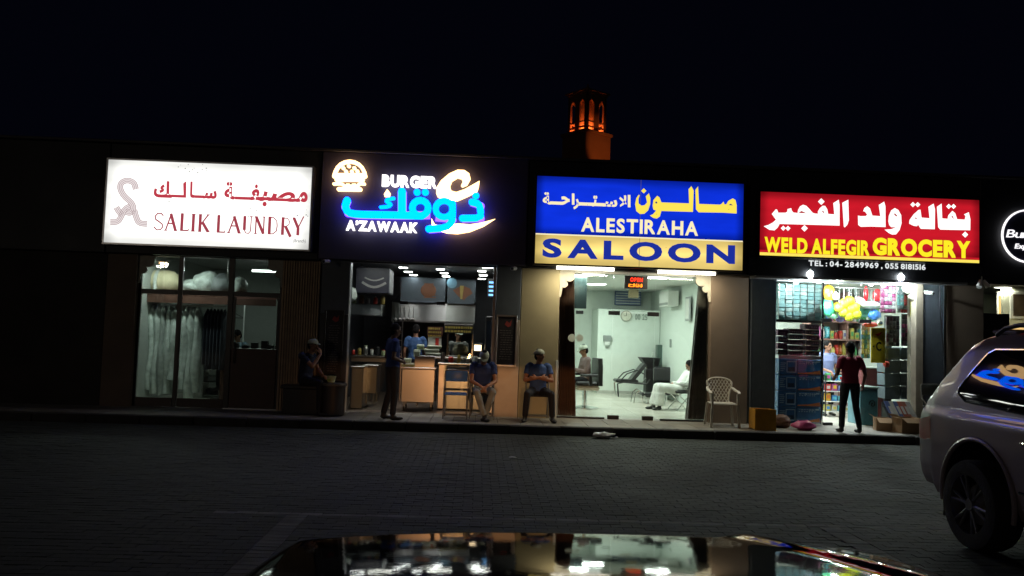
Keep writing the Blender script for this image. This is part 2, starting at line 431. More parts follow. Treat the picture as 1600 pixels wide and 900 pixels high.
DC = mat('dark_ceiling', (.05, .055, .07), .6)
room(xs['l0']-.25, xs['l1']+.3, 20.5, 3.12, LW, FLOORT, mat('laundry_ceiling', (.35, .36, .35), .7), .6)
room(xs['s1']+.09, xs['b2']-.02, 20.6, 3.12, BW, mat('brown_floor_tile', (.16, .12, .09), .35, island=.1), mat('burger_ceiling', (.30, .31, .33), .6), .6)
room(xs['b2']+.1, xs['a2']-.12, 23.6, 3.08, SW, FLOORT, WHITEP, .6)
room(xs['a2']+.06, xs['g2']-.05, 20.0, 3.08, GW, FLOORT, WHITEP, .6)
room(xs['g2']+.08, 15.2, 19.5, 3.1, mat('cafe_wall', (.45, .50, .42), .6), FLOORT, mat('cafe_ceiling', (.1, .1, .1), .6))
# saloon partition block
sa0, sa1 = P(933, 560, 22.3)[0], P(1029, 560, 22.3)[0]
bp('partition', MB().cbox(sa0, xs['a2']-.13, 22.3, 23.55, .15, P(985, 484, 22.3)[1], .01), SW)
bp('skirting', MB().box(sa0, sa1+.3, 22.285, 22.3, .15, .23), mat('skirting', (.45, .47, .43), .5))
# scalloped brackets in the upper corners of the openings
def bracket(xc, side, mm, y0, w=.30, h=.52, zt=FZ-.01):
    s_ = side; pts = [(0, 0), (w, 0)]
    def arc(cx, cz, r, a0, a1, n=7):
        return [(cx+r*math.cos(R(a0+(a1-a0)*k/n)), cz+r*math.sin(R(a0+(a1-a0)*k/n))) for k in range(n+1)]
    pts += arc(w*.62, -.11, .11, 20, -150)+arc(w*.3, -.27, .07, 50, -120, 6)+[(.05, -h*.78), (.03, -h), (0, -h)]
    poly = [(xc+s_*a, zt+b) for a, b in pts]
    if s_ < 0: poly = poly[::-1]
    bp('arch_bracket', MB().prism(poly[::-1], y0, y0+.06), mm)
CREAM = mat('cream_render', (.50, .48, .40), .7)
bracket(xs['l0'], 1, CREAM, 15.36); bracket(xs['l1'], -1, CREAM, 15.36)
bracket(xs['a0'], 1, CREAM, 15.34); bracket(xs['a1'], -1, CREAM, 15.34)
bracket(xs['g1']+.05, -1, CREAM, 15.34, .26)
# orange-lit pier edge strip and beige post at grocery
bp('trim', MB().cbox(X(869), X(872.5), WY-.012, WY+.1, .15, 1.25, .004), WHITEP)
bp('post', MB().cbox(X(1430), X(1442), WY-.02, 15.6, .15, FZ-.004, .01), mat('beige_post', (.42, .37, .29), .7))
bp('opening_head', MB().box(xs['l0']-.1, xs['l1']+.1, 15.36, 15.56, 2.985, 3.11), DARKG)
bp('opening_head', MB().box(xs['s1'], xs['b2'], 15.36, 15.56, 3.0, 3.11), DARKG)
bp('opening_head', MB().box(xs['a0']-.05, xs['a1']+.05, 15.4, 15.56, 2.95, 3.07), WHITEP)
bp('opening_head', MB().box(xs['a2'], xs['g2']+.1, 15.4, 15.56, 2.93, 3.07), mat('head_metal', (.5, .52, .55), .4))
bp('soffit', MB().cbox(xs['a2']+.02, xs['g2']+.25, 15.0, 15.38, 2.955, 2.995, .004), mat('soffit_metal', (.45, .46, .47), .45))

# ================================================================== SHOPFRONTS (glass and frames)
def pane(name, parent, x0, x1, z0, z1, y, m_=GLASS, t=.01): return MB().box(x0, x1, y, y+t, z0, z1).build(name, m_, parent, world=True)
lf = thing('laundry_shopfront', 'dark framed glass front of the laundry with a brown panelled door', 'shopfront', ((xs['l0']+xs['l1'])/2, GY, .14))
def fb(px0, px1, name='frame_bar', m_=DARKG, z0=.15, z1=2.985, y=540): return MB().cbox(X(px0, y, GY), X(px1, y, GY), GY-.03, GY+.04, z0, z1, .005).build(name, m_, lf, world=True)
lx = [xs['l0'], X(277, 540, GY), X(357, 540, GY), xs['l1']]
zt = P(320, 458, GY)[1]; zb = P(280, 622, GY)[1]
for xc, wd in ((lx[0]+.02, .05), (lx[1], .075), (lx[2], .10), (lx[3]-.03, .07)):
    MB().cbox(xc-wd/2, xc+wd/2, GY-.03, GY+.04, .15, 2.985, .005).build('mullion', DARKG, lf, world=True)
for i in range(3):
    a, b = lx[i]+.05, lx[i+1]-.05
    MB().cbox(a, b, GY-.025, GY+.035, zt-.045, zt+.045, .005).build('transom', DARKG, lf, world=True)
    pane('pane', lf, a, b, zt+.046, 2.98, GY+(.01 if i < 2 else .0), GLASS2)
    if i < 2:
        MB().cbox(a, b, GY-.025, GY+.035, .151, zb, .005).build('sill_panel', mat('brown_panel', (.05, .028, .022), .45, var=.2), lf, world=True)
        pane('pane', lf, a, b, zb+.001, zt-.046, GY+.01, GLASS2)
dz0 = P(390, 545, GY)[1]
pane('pane', lf, lx[2]+.1, lx[3]-.1, dz0, zt-.08, GY, GLASS2)
MB().cbox(lx[2]+.055, lx[3]-.07, GY-.02, GY+.03, .165, dz0-.002, .01).build('door_panel', mat('brown_door', (.085, .04, .03), .5, var=.15), lf, world=True)
MB().box(lx[2]+.055, lx[2]+.1, GY-.015, GY+.02, dz0, zt-.05).build('door_frame', DARKG, lf, world=True); MB().box(lx[3]-.1, lx[3]-.07, GY-.015, GY+.02, dz0, zt-.05).build('door_frame', DARKG, lf, world=True)
MB().tube([(lx[2]+.13, GY-.03, 1.0), (lx[2]+.13, GY-.07, 1.05), (lx[2]+.13, GY-.07, 1.35), (lx[2]+.13, GY-.03, 1.4)], .011).build('handle', STEEL, lf, world=True)
MB().box(lx[2]-.02, lx[3], GY-.1, GY+.05, .147, .162).build('threshold', ALU, lf, world=True)

bf = thing('burger_shopfront', 'frameless glass front of the burger shop with one pale metal post at its side', 'shopfront', (X(660), GY, .14))
MB().cbox(X(541, 500, GY-.1), X(545.5, 500, GY-.1), GY-.12, GY+.03, .15, 3.0, .006).build('post', mat('pale_alu', (.65, .68, .7), .4, .6), bf, world=True)
bx = [X(546, 500, GY), X(625, 470, GY), X(697, 470, GY), X(768, 500, GY)]
pane('pane', bf, bx[0], bx[1]-.004, .2, 2.99, GY, GLASS)
pane('pane', bf, bx[1]+.004, bx[2]-.004, P(660, 472, GY)[1]+.03, 2.99, GY, GLASS)
pane('pane', bf, bx[2]+.004, bx[3], .2, 2.99, GY, GLASS)
for px, py, wd in ((631, 473, .16), (689, 474, .16), (742, 474, .03)):
    xx, zz = P(px, py, GY-.02)
    MB().cbox(xx-wd/2, xx+wd/2, GY-.025, GY+.03, zz-.03, zz+.03, .006).build('patch_fitting', BLACKM, bf, world=True)
MB().box(X(772)-.05, X(772)-.005, GY-.05, GY+.03, .15, 3.0).build('side_channel', ALU, bf, world=True)

sf = thing('saloon_shopfront', 'clear frameless glass front and door of the bright saloon', 'shopfront', (X(990), GY, .14))
gx = [xs['a0']+.01, X(956, 560, GY), X(1022, 560, GY), xs['a1']-.01]
ztp = P(985, 489, GY)[1]
pane('pane', sf, gx[0], gx[1]-.004, .17, 2.95, GY); pane('pane', sf, gx[2]+.004, gx[3], .17, 2.95, GY)
pane('pane', sf, gx[1]+.004, gx[2]-.004, ztp+.02, 2.95, GY); pane('glass_door', sf, gx[1]+.004, gx[2]-.004, .18, ztp-.01, GY)
for px, py in ((960, 489), (1021, 491), (958, 652.5), (1012, 654)):
    xx, zz = P(px, py, GY-.02); zz = max(zz, .185)
    MB().cbox(xx-.11, xx+.11, GY-.025, GY+.035, zz-.04, zz+.04, .006).build('patch_fitting', BLACKM, sf, world=True)
for a, b in ((gx[0], gx[1]-.12), (gx[2]+.14, gx[3])):
    MB().box(a, b, GY-.02, GY+.03, .147, .18).build('floor_channel', BLACKM, sf, world=True)
xx, zz = P(899.5, 528, GY-.01)
d = MB(); d.prism([(xx+.15*math.cos(t)*(1-.0*t), zz+.10*math.sin(t)*(abs(math.cos(t/1))**.2)) for t in [k*math.pi/12 for k in range(24)]][::-1], GY-.006, GY-.002)
put_word(d, 'abc', xx-.08, xx+.08, zz-.015, zz+.015, GY-.008) if False else None
d.build('decal', mat('frosted_decal', (.45, .50, .46), .6), sf, world=True)

gf = thing('grocery_shopfront', 'open glass front of the grocery with a chrome edged pane beside its doorway', 'shopfront', (X(1320), GY, .14))
hx = [xs['g0'], X(1285, 540, GY), X(1345, 540, GY), xs['g1']]
pane('pane', gf, hx[0]+.005, hx[1]-.02, .17, 2.93, GY)
pane('pane', gf, hx[1]+.03, hx[2], P(1320, 500, GY)[1]+.02, 2.93, GY)
pane('pane', gf, hx[2]+.01, hx[3]-.01, .17, 2.93, GY)
MB().cbox(hx[1]-.02, hx[1]+.015, GY-.02, GY+.03, .15, 2.93, .004).build('chrome_post', CHROME, gf, world=True)
for px, py, wd in ((1292, 500.5, .2), (1352, 502, .24), (1294, 663, .18)):
    xx, zz = P(px, py, GY-.02)
    MB().cbox(xx-wd/2, xx+wd/2, GY-.03, GY+.035, max(zz-.035, .15), zz+.035, .006).build('patch_fitting', BLACKM, gf, world=True)
# folding corrugated shutters on both sides of the grocery
for px0, px1, zb_, lab in ((1171, 1214, .15, 'dark folded metal shutter beside the stack of blue cases'), (1443, 1476, .15, 'dark blue folded metal shutter beside the parked car')):
    a, b = X(px0, 540, WY), X(px1, 540, WY); sh = thing('folding_shutter', lab, 'shutter', ((a+b)/2, WY, .146), group=None)
    n = 9
    for k in range(n):
        xa = a+(b-a)*k/n; xb = a+(b-a)*(k+1)/n; xm = (xa+xb)/2
        MB().add([(xa+.003, WY+.12, .16), (xm, WY-.01, .16), (xb-.003, WY+.12, .16), (xa+.003, WY+.12, FZ-.05), (xm, WY-.01, FZ-.05), (xb-.003, WY+.12, FZ-.05), (xm, WY+.01, .16), (xm, WY+.01, FZ-.05)],
                 [(0, 1, 4, 3), (1, 2, 5, 4), (0, 3, 7, 6), (6, 7, 5, 2), (0, 6, 2, 1), (3, 4, 5, 7)]).build('slat', mat('shutter_blue', (.26, .31, .37), .35, .35, var=.1), sh, world=True)
    MB().box(a, b, WY+.13, WY+.16, .15, FZ-.01).build('guide', DARKG, sh, world=True)

# ================================================================== SIGNS
SY = 14.95
def lightbox(name, label, px, py, panelm, framem=DARKG):
    t = thing(name, label, 'sign', (0, 0, 0))
    X0 = P(px[0], (py[0]+py[3])/2, SY)[0]; X1 = P(px[1], (py[1]+py[2])/2, SY)[0]
    Z1 = (P(px[0], py[0], SY)[1]+P(px[1], py[1], SY)[1])/2; Z0 = (P(px[1], py[2], SY)[1]+P(px[0], py[3], SY)[1])/2
    t.location = ((X0+X1)/2, SY+.1, Z0)
    f = MB(); e = .03
    f.box(X0-e, X1+e, SY+.012, FY+.0-.003, Z0-e, Z1+e)
    f.box(X0-e, X1+e, SY-.012, SY+.0115, Z1, Z1+e); f.box(X0-e, X1+e, SY-.012, SY+.0115, Z0-e, Z0)
    f.box(X0-e, X0, SY-.012, SY+.0115, Z0+.001, Z1-.001); f.box(X1, X1+e, SY-.012, SY+.0115, Z0+.001, Z1-.001)
    f.build('frame', framem, t, world=True)
    return t, X0, X1, Z0, Z1
# --- laundry
ls, X0, X1, Z0, Z1 = lightbox('laundry_sign', 'white glowing lightbox reading SALIK LAUNDRY in red with Arabic above', (166, 485), (249, 262, 389, 380), None, ALU)
def vign(name, c, s, x0, x1, z0, z1, edge, low):   # tube-lit panel, weaker where the tubes end
    ma = emit(name, c, s); t = ma.node_tree; n = t.nodes; e = [q for q in n if q.type == 'EMISSION'][0]
    tc = n.new('ShaderNodeTexCoord'); sx = n.new('ShaderNodeSeparateXYZ'); t.links.new(tc.outputs['Generated'], sx.inputs[0])
    fac = None
    for ax, wdt in (('X', x1-x0), ('Z', z1-z0)):
        a = n.new('ShaderNodeMath'); a.operation = 'SUBTRACT'; a.inputs[1].default_value = .5; t.links.new(sx.outputs[ax], a.inputs[0])
        b = n.new('ShaderNodeMath'); b.operation = 'ABSOLUTE'; t.links.new(a.outputs[0], b.inputs[0])
        mr = n.new('ShaderNodeMapRange'); mr.interpolation_type = 'SMOOTHSTEP'
        mr.inputs[1].default_value = .5-edge/wdt; mr.inputs[2].default_value = .5; mr.inputs[3].default_value = 1; mr.inputs[4].default_value = low
        t.links.new(b.outputs[0], mr.inputs[0])
        if fac is None: fac = mr.outputs[0]
        else:
            mu = n.new('ShaderNodeMath'); mu.operation = 'MULTIPLY'; t.links.new(fac, mu.inputs[0]); t.links.new(mr.outputs[0], mu.inputs[1]); fac = mu.outputs[0]
    no = n.new('ShaderNodeTexNoise'); no.inputs['Scale'].default_value = 2.2; t.links.new(tc.outputs['Object'], no.inputs['Vector']); mp = n.new('ShaderNodeMapping'); mp.inputs['Scale'].default_value = (.5, 1, 2.2)
    t.links.new(tc.outputs['Object'], mp.inputs['Vector']); t.links.new(mp.outputs[0], no.inputs['Vector'])
    nr_ = n.new('ShaderNodeMapRange'); nr_.inputs[1].default_value = .3; nr_.inputs[2].default_value = .7; nr_.inputs[3].default_value = .86; nr_.inputs[4].default_value = 1.1; t.links.new(no.outputs[0], nr_.inputs[0])
    m0 = n.new('ShaderNodeMath'); m0.operation = 'MULTIPLY'; t.links.new(fac, m0.inputs[0]); t.links.new(nr_.outputs[0], m0.inputs[1]); fac = m0.outputs[0]
    mu = n.new('ShaderNodeMath'); mu.operation = 'MULTIPLY'; mu.inputs[1].default_value = s
    t.links.new(fac, mu.inputs[0]); t.links.new(mu.outputs[0], e.inputs[1]); return ma
MB().box(X0+.001, X1-.001, SY, SY+.011, Z0+.001, Z1-.001).build('panel', vign('sign_white', (1, 1.0, .955), 1.5, X0, X1, Z0, Z1, .30, .62), ls, world=True)
RED = emit('sign_red', (.52, .045, .07), 1); DRED = emit('sign_dark_red', (.36, .05, .075), 1)
LY = SY-.004
ZO = (220, 240, .17778); L = MB()
zglyphs(L, [('\ufeda', 115, 275, 240, 388), ('\ufe8e', 432, 475, 245, 390), ('-', 468, 556, 366, 391), ('\ufeb3', 548, 668, 325, 397),
            ('\ufe94', 735, 830, 250, 403), ('-', 826, 985, 380, 405), ('\ufed0', 968, 1062, 270, 412), ('\ufe92', 1046, 1146, 330, 465), ('\ufebc', 1120, 1392, 335, 425), ('\ufee3', 1370, 1467, 335, 428)], LY, .038)
for a, b, c, e in ((150, 272, 360, 388), (268, 395, 362, 386), (1010, 1120, 382, 410), (1130, 1400, 394, 420), (560, 655, 370, 394)): zglyphs(L, [('-', a, b, c, e)], LY-.001, 0)
zpoly(L, [(372, 262), (400, 240), (398, 388), (376, 386)], LY-.0005)
zpoly(L, [(1370, 415), (1390, 425), (1130, 422), (1130, 395)][::-1], LY-.0015) if 0 else None
L.build('arabic_lettering', RED, ls, world=True)
# serif letters as thick and thin strokes, unit box
TK, TN = .17, .08
def serif(mb, ch, x0, x1, z0, z1, y):
    wd = x1-x0; h = z1-z0; T = lambda p: [(x0+a*wd, z0+b*h) for a, b in p]
    def st(p, w_): mb.strokes(T(p), w_*h, y, y+.002, caps=False)
    def sf_(a, b, w_=.2): mb.box(x0+(a-w_/2)*wd, x0+(a+w_/2)*wd, y+.0003, y+.002, z0+b*h-.02*h, z0+b*h+.035*h)
    D = {'S': [([(.9, .85), (.7, .98), (.35, .98), (.12, .8), (.2, .62), (.5, .5), (.82, .36), (.9, .2), (.7, .03), (.35, 0), (.05, .18)], .075)],
         'A': [([(.08, 0), (.5, 1)], TN), ([(.45, 1), (.9, 0)], TK), ([(.22, .42), (.8, .42)], TN)], 'L': [([(.25, 0), (.25, 1)], TK), ([(.2, .02), (.95, .02), (.95, .12)], TN)],
         'I': [([(.5, 0), (.5, 1)], TK)], 'K': [([(.2, 0), (.2, 1)], TK), ([(.25, .4), (.85, 1)], TN), ([(.4, .55), (.9, 0)], TK)],
         'U': [([(.2, 1), (.2, .2), (.35, .03), (.6, .0), (.8, .15), (.82, 1)], .06), ([(.2, 1), (.2, .2)], TK)], 'N': [([(.12, 0), (.12, 1)], TN), ([(.12, 1), (.88, 0)], TK), ([(.88, 0), (.88, 1)], TN)],
         'D': [([(.2, 0), (.2, 1)], TK), ([(.2, .99), (.55, .98), (.85, .78), (.9, .5), (.85, .2), (.55, .02), (.2, .01)], .06)],
         'R': [([(.2, 0), (.2, 1)], TK), ([(.2, .99), (.6, .97), (.8, .8), (.75, .6), (.5, .5), (.2, .5)], .055), ([(.45, .5), (.85, 0), (.95, -.12)], TK)],
         'Y': [([(.5, 0), (.5, .45)], TK), ([(.08, 1), (.5, .42)], TK), ([(.5, .42), (.98, 1.12)], .07)]}
    for p, w_ in D[ch]: st(p, w_)
    for a, b in {'A': ((.08, 0), (.9, 0)), 'L': ((.25, 0), (.25, 1)), 'I': ((.5, 0), (.5, 1)), 'K': ((.2, 0), (.2, 1), (.85, 1), (.9, 0)), 'U': ((.2, 1), (.82, 1)),
                 'N': ((.12, 0), (.1, 1), (.88, 1)), 'D': ((.2, 0), (.2, 1)), 'R': ((.2, 0), (.2, 1)), 'Y': ((.5, 0), (.08, 1))}.get(ch, ()): sf_(a, b, .26 if ch != 'I' else .7)
L = MB()
for ch, a, b, yc in (('S', 112, 205, 595), ('A', 212, 320, 600), ('L', 340, 425, 602), ('I', 437, 485, 607), ('K', 500, 605, 610), ('L', 662, 745, 617), ('A', 765, 880, 622), ('U', 893, 985, 626), ('N', 1000, 1092, 629), ('D', 1112, 1208, 632), ('R', 1228, 1325, 637), ('Y', 1335, 1430, 640)):
    a0, zc = zp(a, yc, LY); b0, _ = zp(b, yc, LY); h = 148*.17778/FPX*SY/2
    serif(L, ch, a0, b0, zc-h, zc+h, LY)
L.build('lettering', DRED, ls, world=True)
L = MB(); zword(L, '(Branch)', 1340, 1450, 752, 780, LY, off=.01); L.build('small_lettering', emit('sign_grey', (.2, .2, .2), 1), ls, world=True)
L = MB(); ZO = (160, 250, .1444)
def off_path(pts, o):
    out = []
    for i in range(len(pts)):
        a = pts[max(i-1, 0)]; b = pts[min(i+1, len(pts)-1)]; dx, dz = b[0]-a[0], b[1]-a[1]; l = math.hypot(dx, dz) or 1
        out.append((pts[i][0]-dz/l*o, pts[i][1]+dx/l*o))
    return out
def smooth(pts, n=2):
    for _ in range(n):
        q = [pts[0]]
        for a, b in zip(pts, pts[1:]): q += [(a[0]*.75+b[0]*.25, a[1]*.75+b[1]*.25), (a[0]*.25+b[0]*.75, a[1]*.25+b[1]*.75)]
        pts = q+[pts[-1]]
    return pts
for j, path in enumerate(([(85, 672), (165, 672), (200, 620), (240, 530), (300, 500)], [(345, 540), (365, 620), (395, 685), (485, 692)], [(150, 510), (185, 570), (215, 590)],
             [(362, 318), (345, 245), (270, 215), (200, 245), (188, 310), (235, 395), (315, 460), (340, 520), (305, 580), (250, 560)])):
    W = [zp(a, b, LY) for a, b in smooth(path)]
    L.strokes(W, .115, LY+.0005-.0003*j, LY+.003, 0, caps=False)
    for o in (-.045, -.015, .015, .045): L.strokes(off_path(W, o), .007, LY-.002-.0003*j, LY+.003, 1, caps=False)
L.build('emblem', [emit('logo_pale', (.78, .70, .70), 1.1), emit('logo_dark', (.30, .2, .21), 1)], ls, world=True)
# dead insects and dirt on the panel
L = MB(); rnd = random.Random(3)
for cx, cy, k in ((290, 262, 9), (320, 268, 6), (466, 340, 9), (392, 330, 4), (260, 318, 4)):
    for _ in range(k):
        xx, zz = P(cx+rnd.gauss(0, 7), cy+rnd.gauss(0, 5), LY); r = rnd.uniform(.006, .014); L.prism([(xx+r*math.cos(t), zz+r*.8*math.sin(t)) for t in (5, 4, 3, 2, 1, 0)], LY, LY+.003)
tag(L.build('dirt_specks', emit('speck', (.3, .32, .3), .8), ls, world=True), kind='stuff')

# --- saloon
ss, X0, X1, Z0, Z1 = lightbox('saloon_sign', 'blue and yellow lightbox reading ALESTIRAHA SALOON with Arabic above', (837.5, 1161), (275, 287, 422, 412), None)
zm = (P(836, 366, SY)[1]+P(1160, 376.5, SY)[1])/2
MB().box(X0+.001, X1-.001, SY, SY+.011, zm, Z1-.001).build('panel', vign('sign_blue', (.004, .032, .72), 1.0, X0, X1, zm, Z1, .18, .45), ss, world=True)
MB().box(X0+.001, X1-.001, SY, SY+.011, Z0+.001, zm-.001).build('panel', vign('sign_yellow', (1.0, .74, .22), 1.3, X0, X1, Z0, zm, .35, .55), ss, world=True)
MB().box(X0+.002, X1-.002, SY-.003, SY-.001, zm-.012, zm+.012).build('dividing_line', emit('line_cream', (1, .9, .55), 1), ss, world=True)
ZO = (980, 280, .11875); L = MB()
zpoly(L, [(105, 330), (120, 250), (150, 205), (165, 210), (148, 260), (150, 320), (190, 348), (230, 340), (262, 305), (245, 225), (285, 185), (305, 250), (302, 330), (275, 410), (225, 455), (170, 458), (120, 420)], LY)
diamonds(L, [(218, 153)], 34, LY)
zpoly(L, [(335, 350), (345, 275), (395, 218), (425, 240), (450, 305), (815, 318), (808, 130), (845, 92), (875, 150), (865, 430), (450, 418), (430, 490), (390, 518), (345, 510), (298, 478), (340, 460), (380, 412), (345, 400)], LY)
zpoly(L, [(368, 305), (382, 290), (400, 312), (380, 322)], LY-.001, 1)
zpoly(L, [(898, 140), (932, 95), (945, 325), (1220, 335), (1240, 325), (1268, 295), (1280, 332), (1305, 330), (1330, 285), (1390, 252), (1425, 275), (1440, 340), (1440, 452), (1260, 440), (940, 435), (905, 395)], LY)
zpoly(L, [(1335, 340), (1362, 322), (1392, 345)], LY-.001, 1)
L.build('arabic_lettering', [emit('sign_yellow_text', (1, .80, .10), 1.0), emit('sign_blue_counter', (.01, .02, .2), 1.)], ss, world=True)
L = MB(); ZO = (820, 260, .225)
zglyphs(L, [('\ufe94', 125, 185, 180, 264), ('-', 175, 262, 244, 265), ('\ufea3', 248, 312, 208, 268), ('\ufe8d', 326, 346, 188, 266), ('\ufeae', 338, 388, 225, 298), ('-', 372, 556, 252, 274), ('\ufe98', 468, 512, 203, 278), ('\ufeb3', 545, 642, 232, 280), ('\ufefb', 655, 708, 200, 282), ('\ufe8d', 714, 735, 198, 284)], LY, .035)
ZO = (800, 250, .2375)
zword(L, 'ALESTIRAHA', 455, 1225, 391, 485, LY, off=.035, gap=.10)
L.build('lettering', emit('sign_cream_text', (1, .88, .52), 1.0), ss, world=True)
L = MB(); zword(L, 'SALOON', 200, 1468, 538, 662, LY, off=.045, gap=.14)
MB().box((X0+X1)/2-.004, (X0+X1)/2+.004, SY-.0025, SY-.001, Z0+.002, Z1-.002).build('panel_seam', emit('seam_dark', (.15, .15, .12), .6), ss, world=True)
L.build('large_lettering', emit('sign_navy_text', (.012, .03, .33), 1.0), ss, world=True)
L = MB()
for _ in range(26):
    xx, zz = P(rnd.uniform(845, 1150), rnd.uniform(300, 408), LY); r = rnd.uniform(.004, .010); L.prism([(xx+r*math.cos(t), zz+r*.8*math.sin(t)) for t in (5, 4, 3, 2, 1, 0)], LY-.002, LY+.003)
tag(L.build('dirt_specks', emit('speck_dark', (.05, .05, .03), .8), ss, world=True), kind='stuff')

# --- grocery
gs, X0, X1, Z0, Z1 = lightbox('grocery_sign', 'red lightbox reading WELD ALFEGIR GROCERY in yellow with white Arabic above', (1187.5, 1530), (300, 312, 412, 398), None)
MB().box(X0+.001, X1-.001, SY, SY+.011, Z0+.105, Z1-.001).build('panel', vign('sign_crimson', (.60, .010, .022), 1.0, X0, X1, Z0, Z1, .2, .5), gs, world=True)
MB().box(X0+.001, X1-.001, SY, SY+.011, Z0+.001, Z0+.058).build('stripe', emit('stripe_yellow', (1, .80, .12), 1), gs, world=True)
MB().box(X0+.001, X1-.001, SY, SY+.011, Z0+.0585, Z0+.1045).build('stripe', emit('stripe_crimson', (.60, .010, .022), .9), gs, world=True)
ZO = (1180, 290, .225); L = MB()
L = MB(); ZO = (1190, 300, .09375)
zpoly(L, [(35, 570), (110, 550), (185, 510), (240, 462), (170, 365), (240, 285), (262, 300), (278, 345), (400, 345), (430, 325), (432, 285), (495, 268), (500, 305), (530, 342), (600, 350), (608, 300), (640, 240), (690, 212), (745, 230), (790, 275), (850, 345), (885, 358), (940, 362), (938, 325), (970, 270), (1020, 228), (1060, 232), (1095, 290), (1110, 365), (1212, 372),
          (1195, 185), (1285, 128), (1300, 215), (1300, 560), (900, 548), (300, 532), (270, 590), (215, 640), (130, 630)], LY)
zpoly(L, [(1345, 180), (1445, 128), (1455, 470), (1430, 545), (1385, 592), (1370, 570)], LY)
diamonds(L, [(995, 160)], 55, LY); diamonds(L, [(362, 603), (440, 605)], 42, LY); diamonds(L, [(715, 605)], 55, LY)
zpoly(L, [(615, 348), (665, 315), (750, 355)], LY-.001, 1); zpoly(L, [(1005, 320), (1022, 308), (1045, 340), (1042, 358)], LY-.001, 1)
ZO = (1330, 305, .125)
zpoly(L, [(85, 255), (120, 262), (185, 260), (200, 240), (172, 205), (150, 200), (165, 160), (200, 138), (235, 165), (265, 255), (365, 262), (345, 122), (412, 80), (428, 140), (430, 398), (245, 392), (120, 395), (88, 372)], LY)
zpoly(L, [(465, 330), (470, 260), (500, 190), (545, 160), (590, 185), (625, 250), (630, 350), (605, 435), (560, 490), (510, 492), (465, 470), (418, 430), (500, 425), (560, 400), (500, 400), (475, 372)], LY)
zpoly(L, [(530, 232), (550, 228), (580, 262), (560, 265)], LY-.001, 1)
zpoly(L, [(725, 355), (730, 310), (780, 240), (840, 185), (865, 180), (880, 280), (980, 288), (965, 145), (1030, 105), (1048, 180), (1045, 425), (870, 420), (838, 370), (820, 388), (780, 382)], LY)
zpoly(L, [(790, 290), (810, 275), (825, 298)], LY-.001, 1)
zpoly(L, [(1072, 145), (1130, 105), (1138, 290), (1205, 295), (1215, 250), (1265, 195), (1300, 225), (1325, 300), (1420, 305), (1430, 260), (1410, 240), (1470, 212), (1490, 300), (1488, 438), (1115, 430), (1088, 400)], LY)
zpoly(L, [(1252, 262), (1265, 255), (1282, 290), (1275, 296)], LY-.001, 1)
diamonds(L, [(772, 117), (832, 118)], 32, LY); diamonds(L, [(1220, 140), (1280, 140)], 32, LY); diamonds(L, [(1425, 492)], 38, LY)
L.build('arabic_lettering', [emit('sign_white_text', (1, 1, .97), 1.25), emit('sign_crimson_counter', (.50, .010, .022), .9)], gs, world=True)
ZO = (1160, 280, .275); L = MB()
zword(L, 'WELD ALFEGIR', 125, 722, 338, 425, LY, off=.05, gap=.06, space=.22)
zword(L, 'GROCERY', 740, 1295, 342, 440, LY, off=.06, gap=.05)
L.build('lettering', emit('sign_bright_yellow', (1, .86, .02), 1.0), gs, world=True)
# telephone line on the fascia below the grocery lightbox
tp = thing('telephone_lettering', 'white lettering TEL : 04- 2849969 , 055 8181516 on the black strip below the red sign', 'lettering', (X(1354), FY, 3.1))
ZO = (1160, 280, .275); L = MB(); zword(L, 'TEL : 04- 2849969 , 055 8181516', 375, 1040, 473, 504, FY, off=.03, gap=.1, space=.2)
L.v = [(a, b-.006, c) for a, b, c in L.v]; L.build('lettering', emit('tel_white', (.8, .85, .85), 1), tp, world=True)

# --- burger shop channel letters
BY = FY-.05
bs = thing('burger_sign', 'glowing cyan and white channel letters reading BURGER A’ZAWAAK with a burger emblem', 'sign', (X(640), BY, 3.6))
CY = emit('neon_cyan', (.0, .115, 1.0), 7.5); WH = emit('neon_white', (1, .95, .93), 2.2); CRM = emit('neon_cream', (1, .60, .26), 4.2)
HALO_GLOW = emit('halo_glow_blue', (.10, .04, 1.), 6)
ZO = (490, 230, .2125); q = lambda pts: [zp(a, b, BY) for a, b in pts]; U = .2125/FPX*BY
def letterpart(name, fn, m_, d0=.09):
    L = MB(); fn(L, BY-.16, BY-.10); L.build(name, m_, bs, world=True)
    return L
def arab(L, a, b):
    st = lambda p, w_: L.strokes(q(smooth(p, 1)), w_*U, a, b, caps='round')
    st([(255, 400), (240, 445), (262, 490), (330, 502), (500, 505), (640, 508), (800, 512)], 52)
    st([(655, 335), (655, 500)], 56); st([(595, 385), (545, 392), (540, 412), (578, 425), (560, 445), (500, 450)], 24)
    ring = [(788+58*math.cos(t*math.pi/8), 455+56*math.sin(t*math.pi/8)) for t in range(17)]; L.strokes(q(ring), 48*U, a-.002, b, caps='round')
    for cx, cy in ((765, 341), (825, 341), (1193, 365)):
        L.prism([zp(cx+25*math.cos(t*math.pi/6), cy+24*math.sin(t*math.pi/6), BY) for t in range(12)], a, b)
    ring = [(962+62*math.cos(t*math.pi/8), 462+60*math.sin(t*math.pi/8)) for t in range(17)]; L.strokes(q(ring), 44*U, a-.004, b, caps='round')
    st([(1022, 420), (1024, 500), (1018, 560), (975, 600), (850, 608)], 50)
    st([(1165, 412), (1215, 425), (1228, 470), (1228, 528), (1095, 530)], 50)
letterpart('arabic_letters', arab, CY)
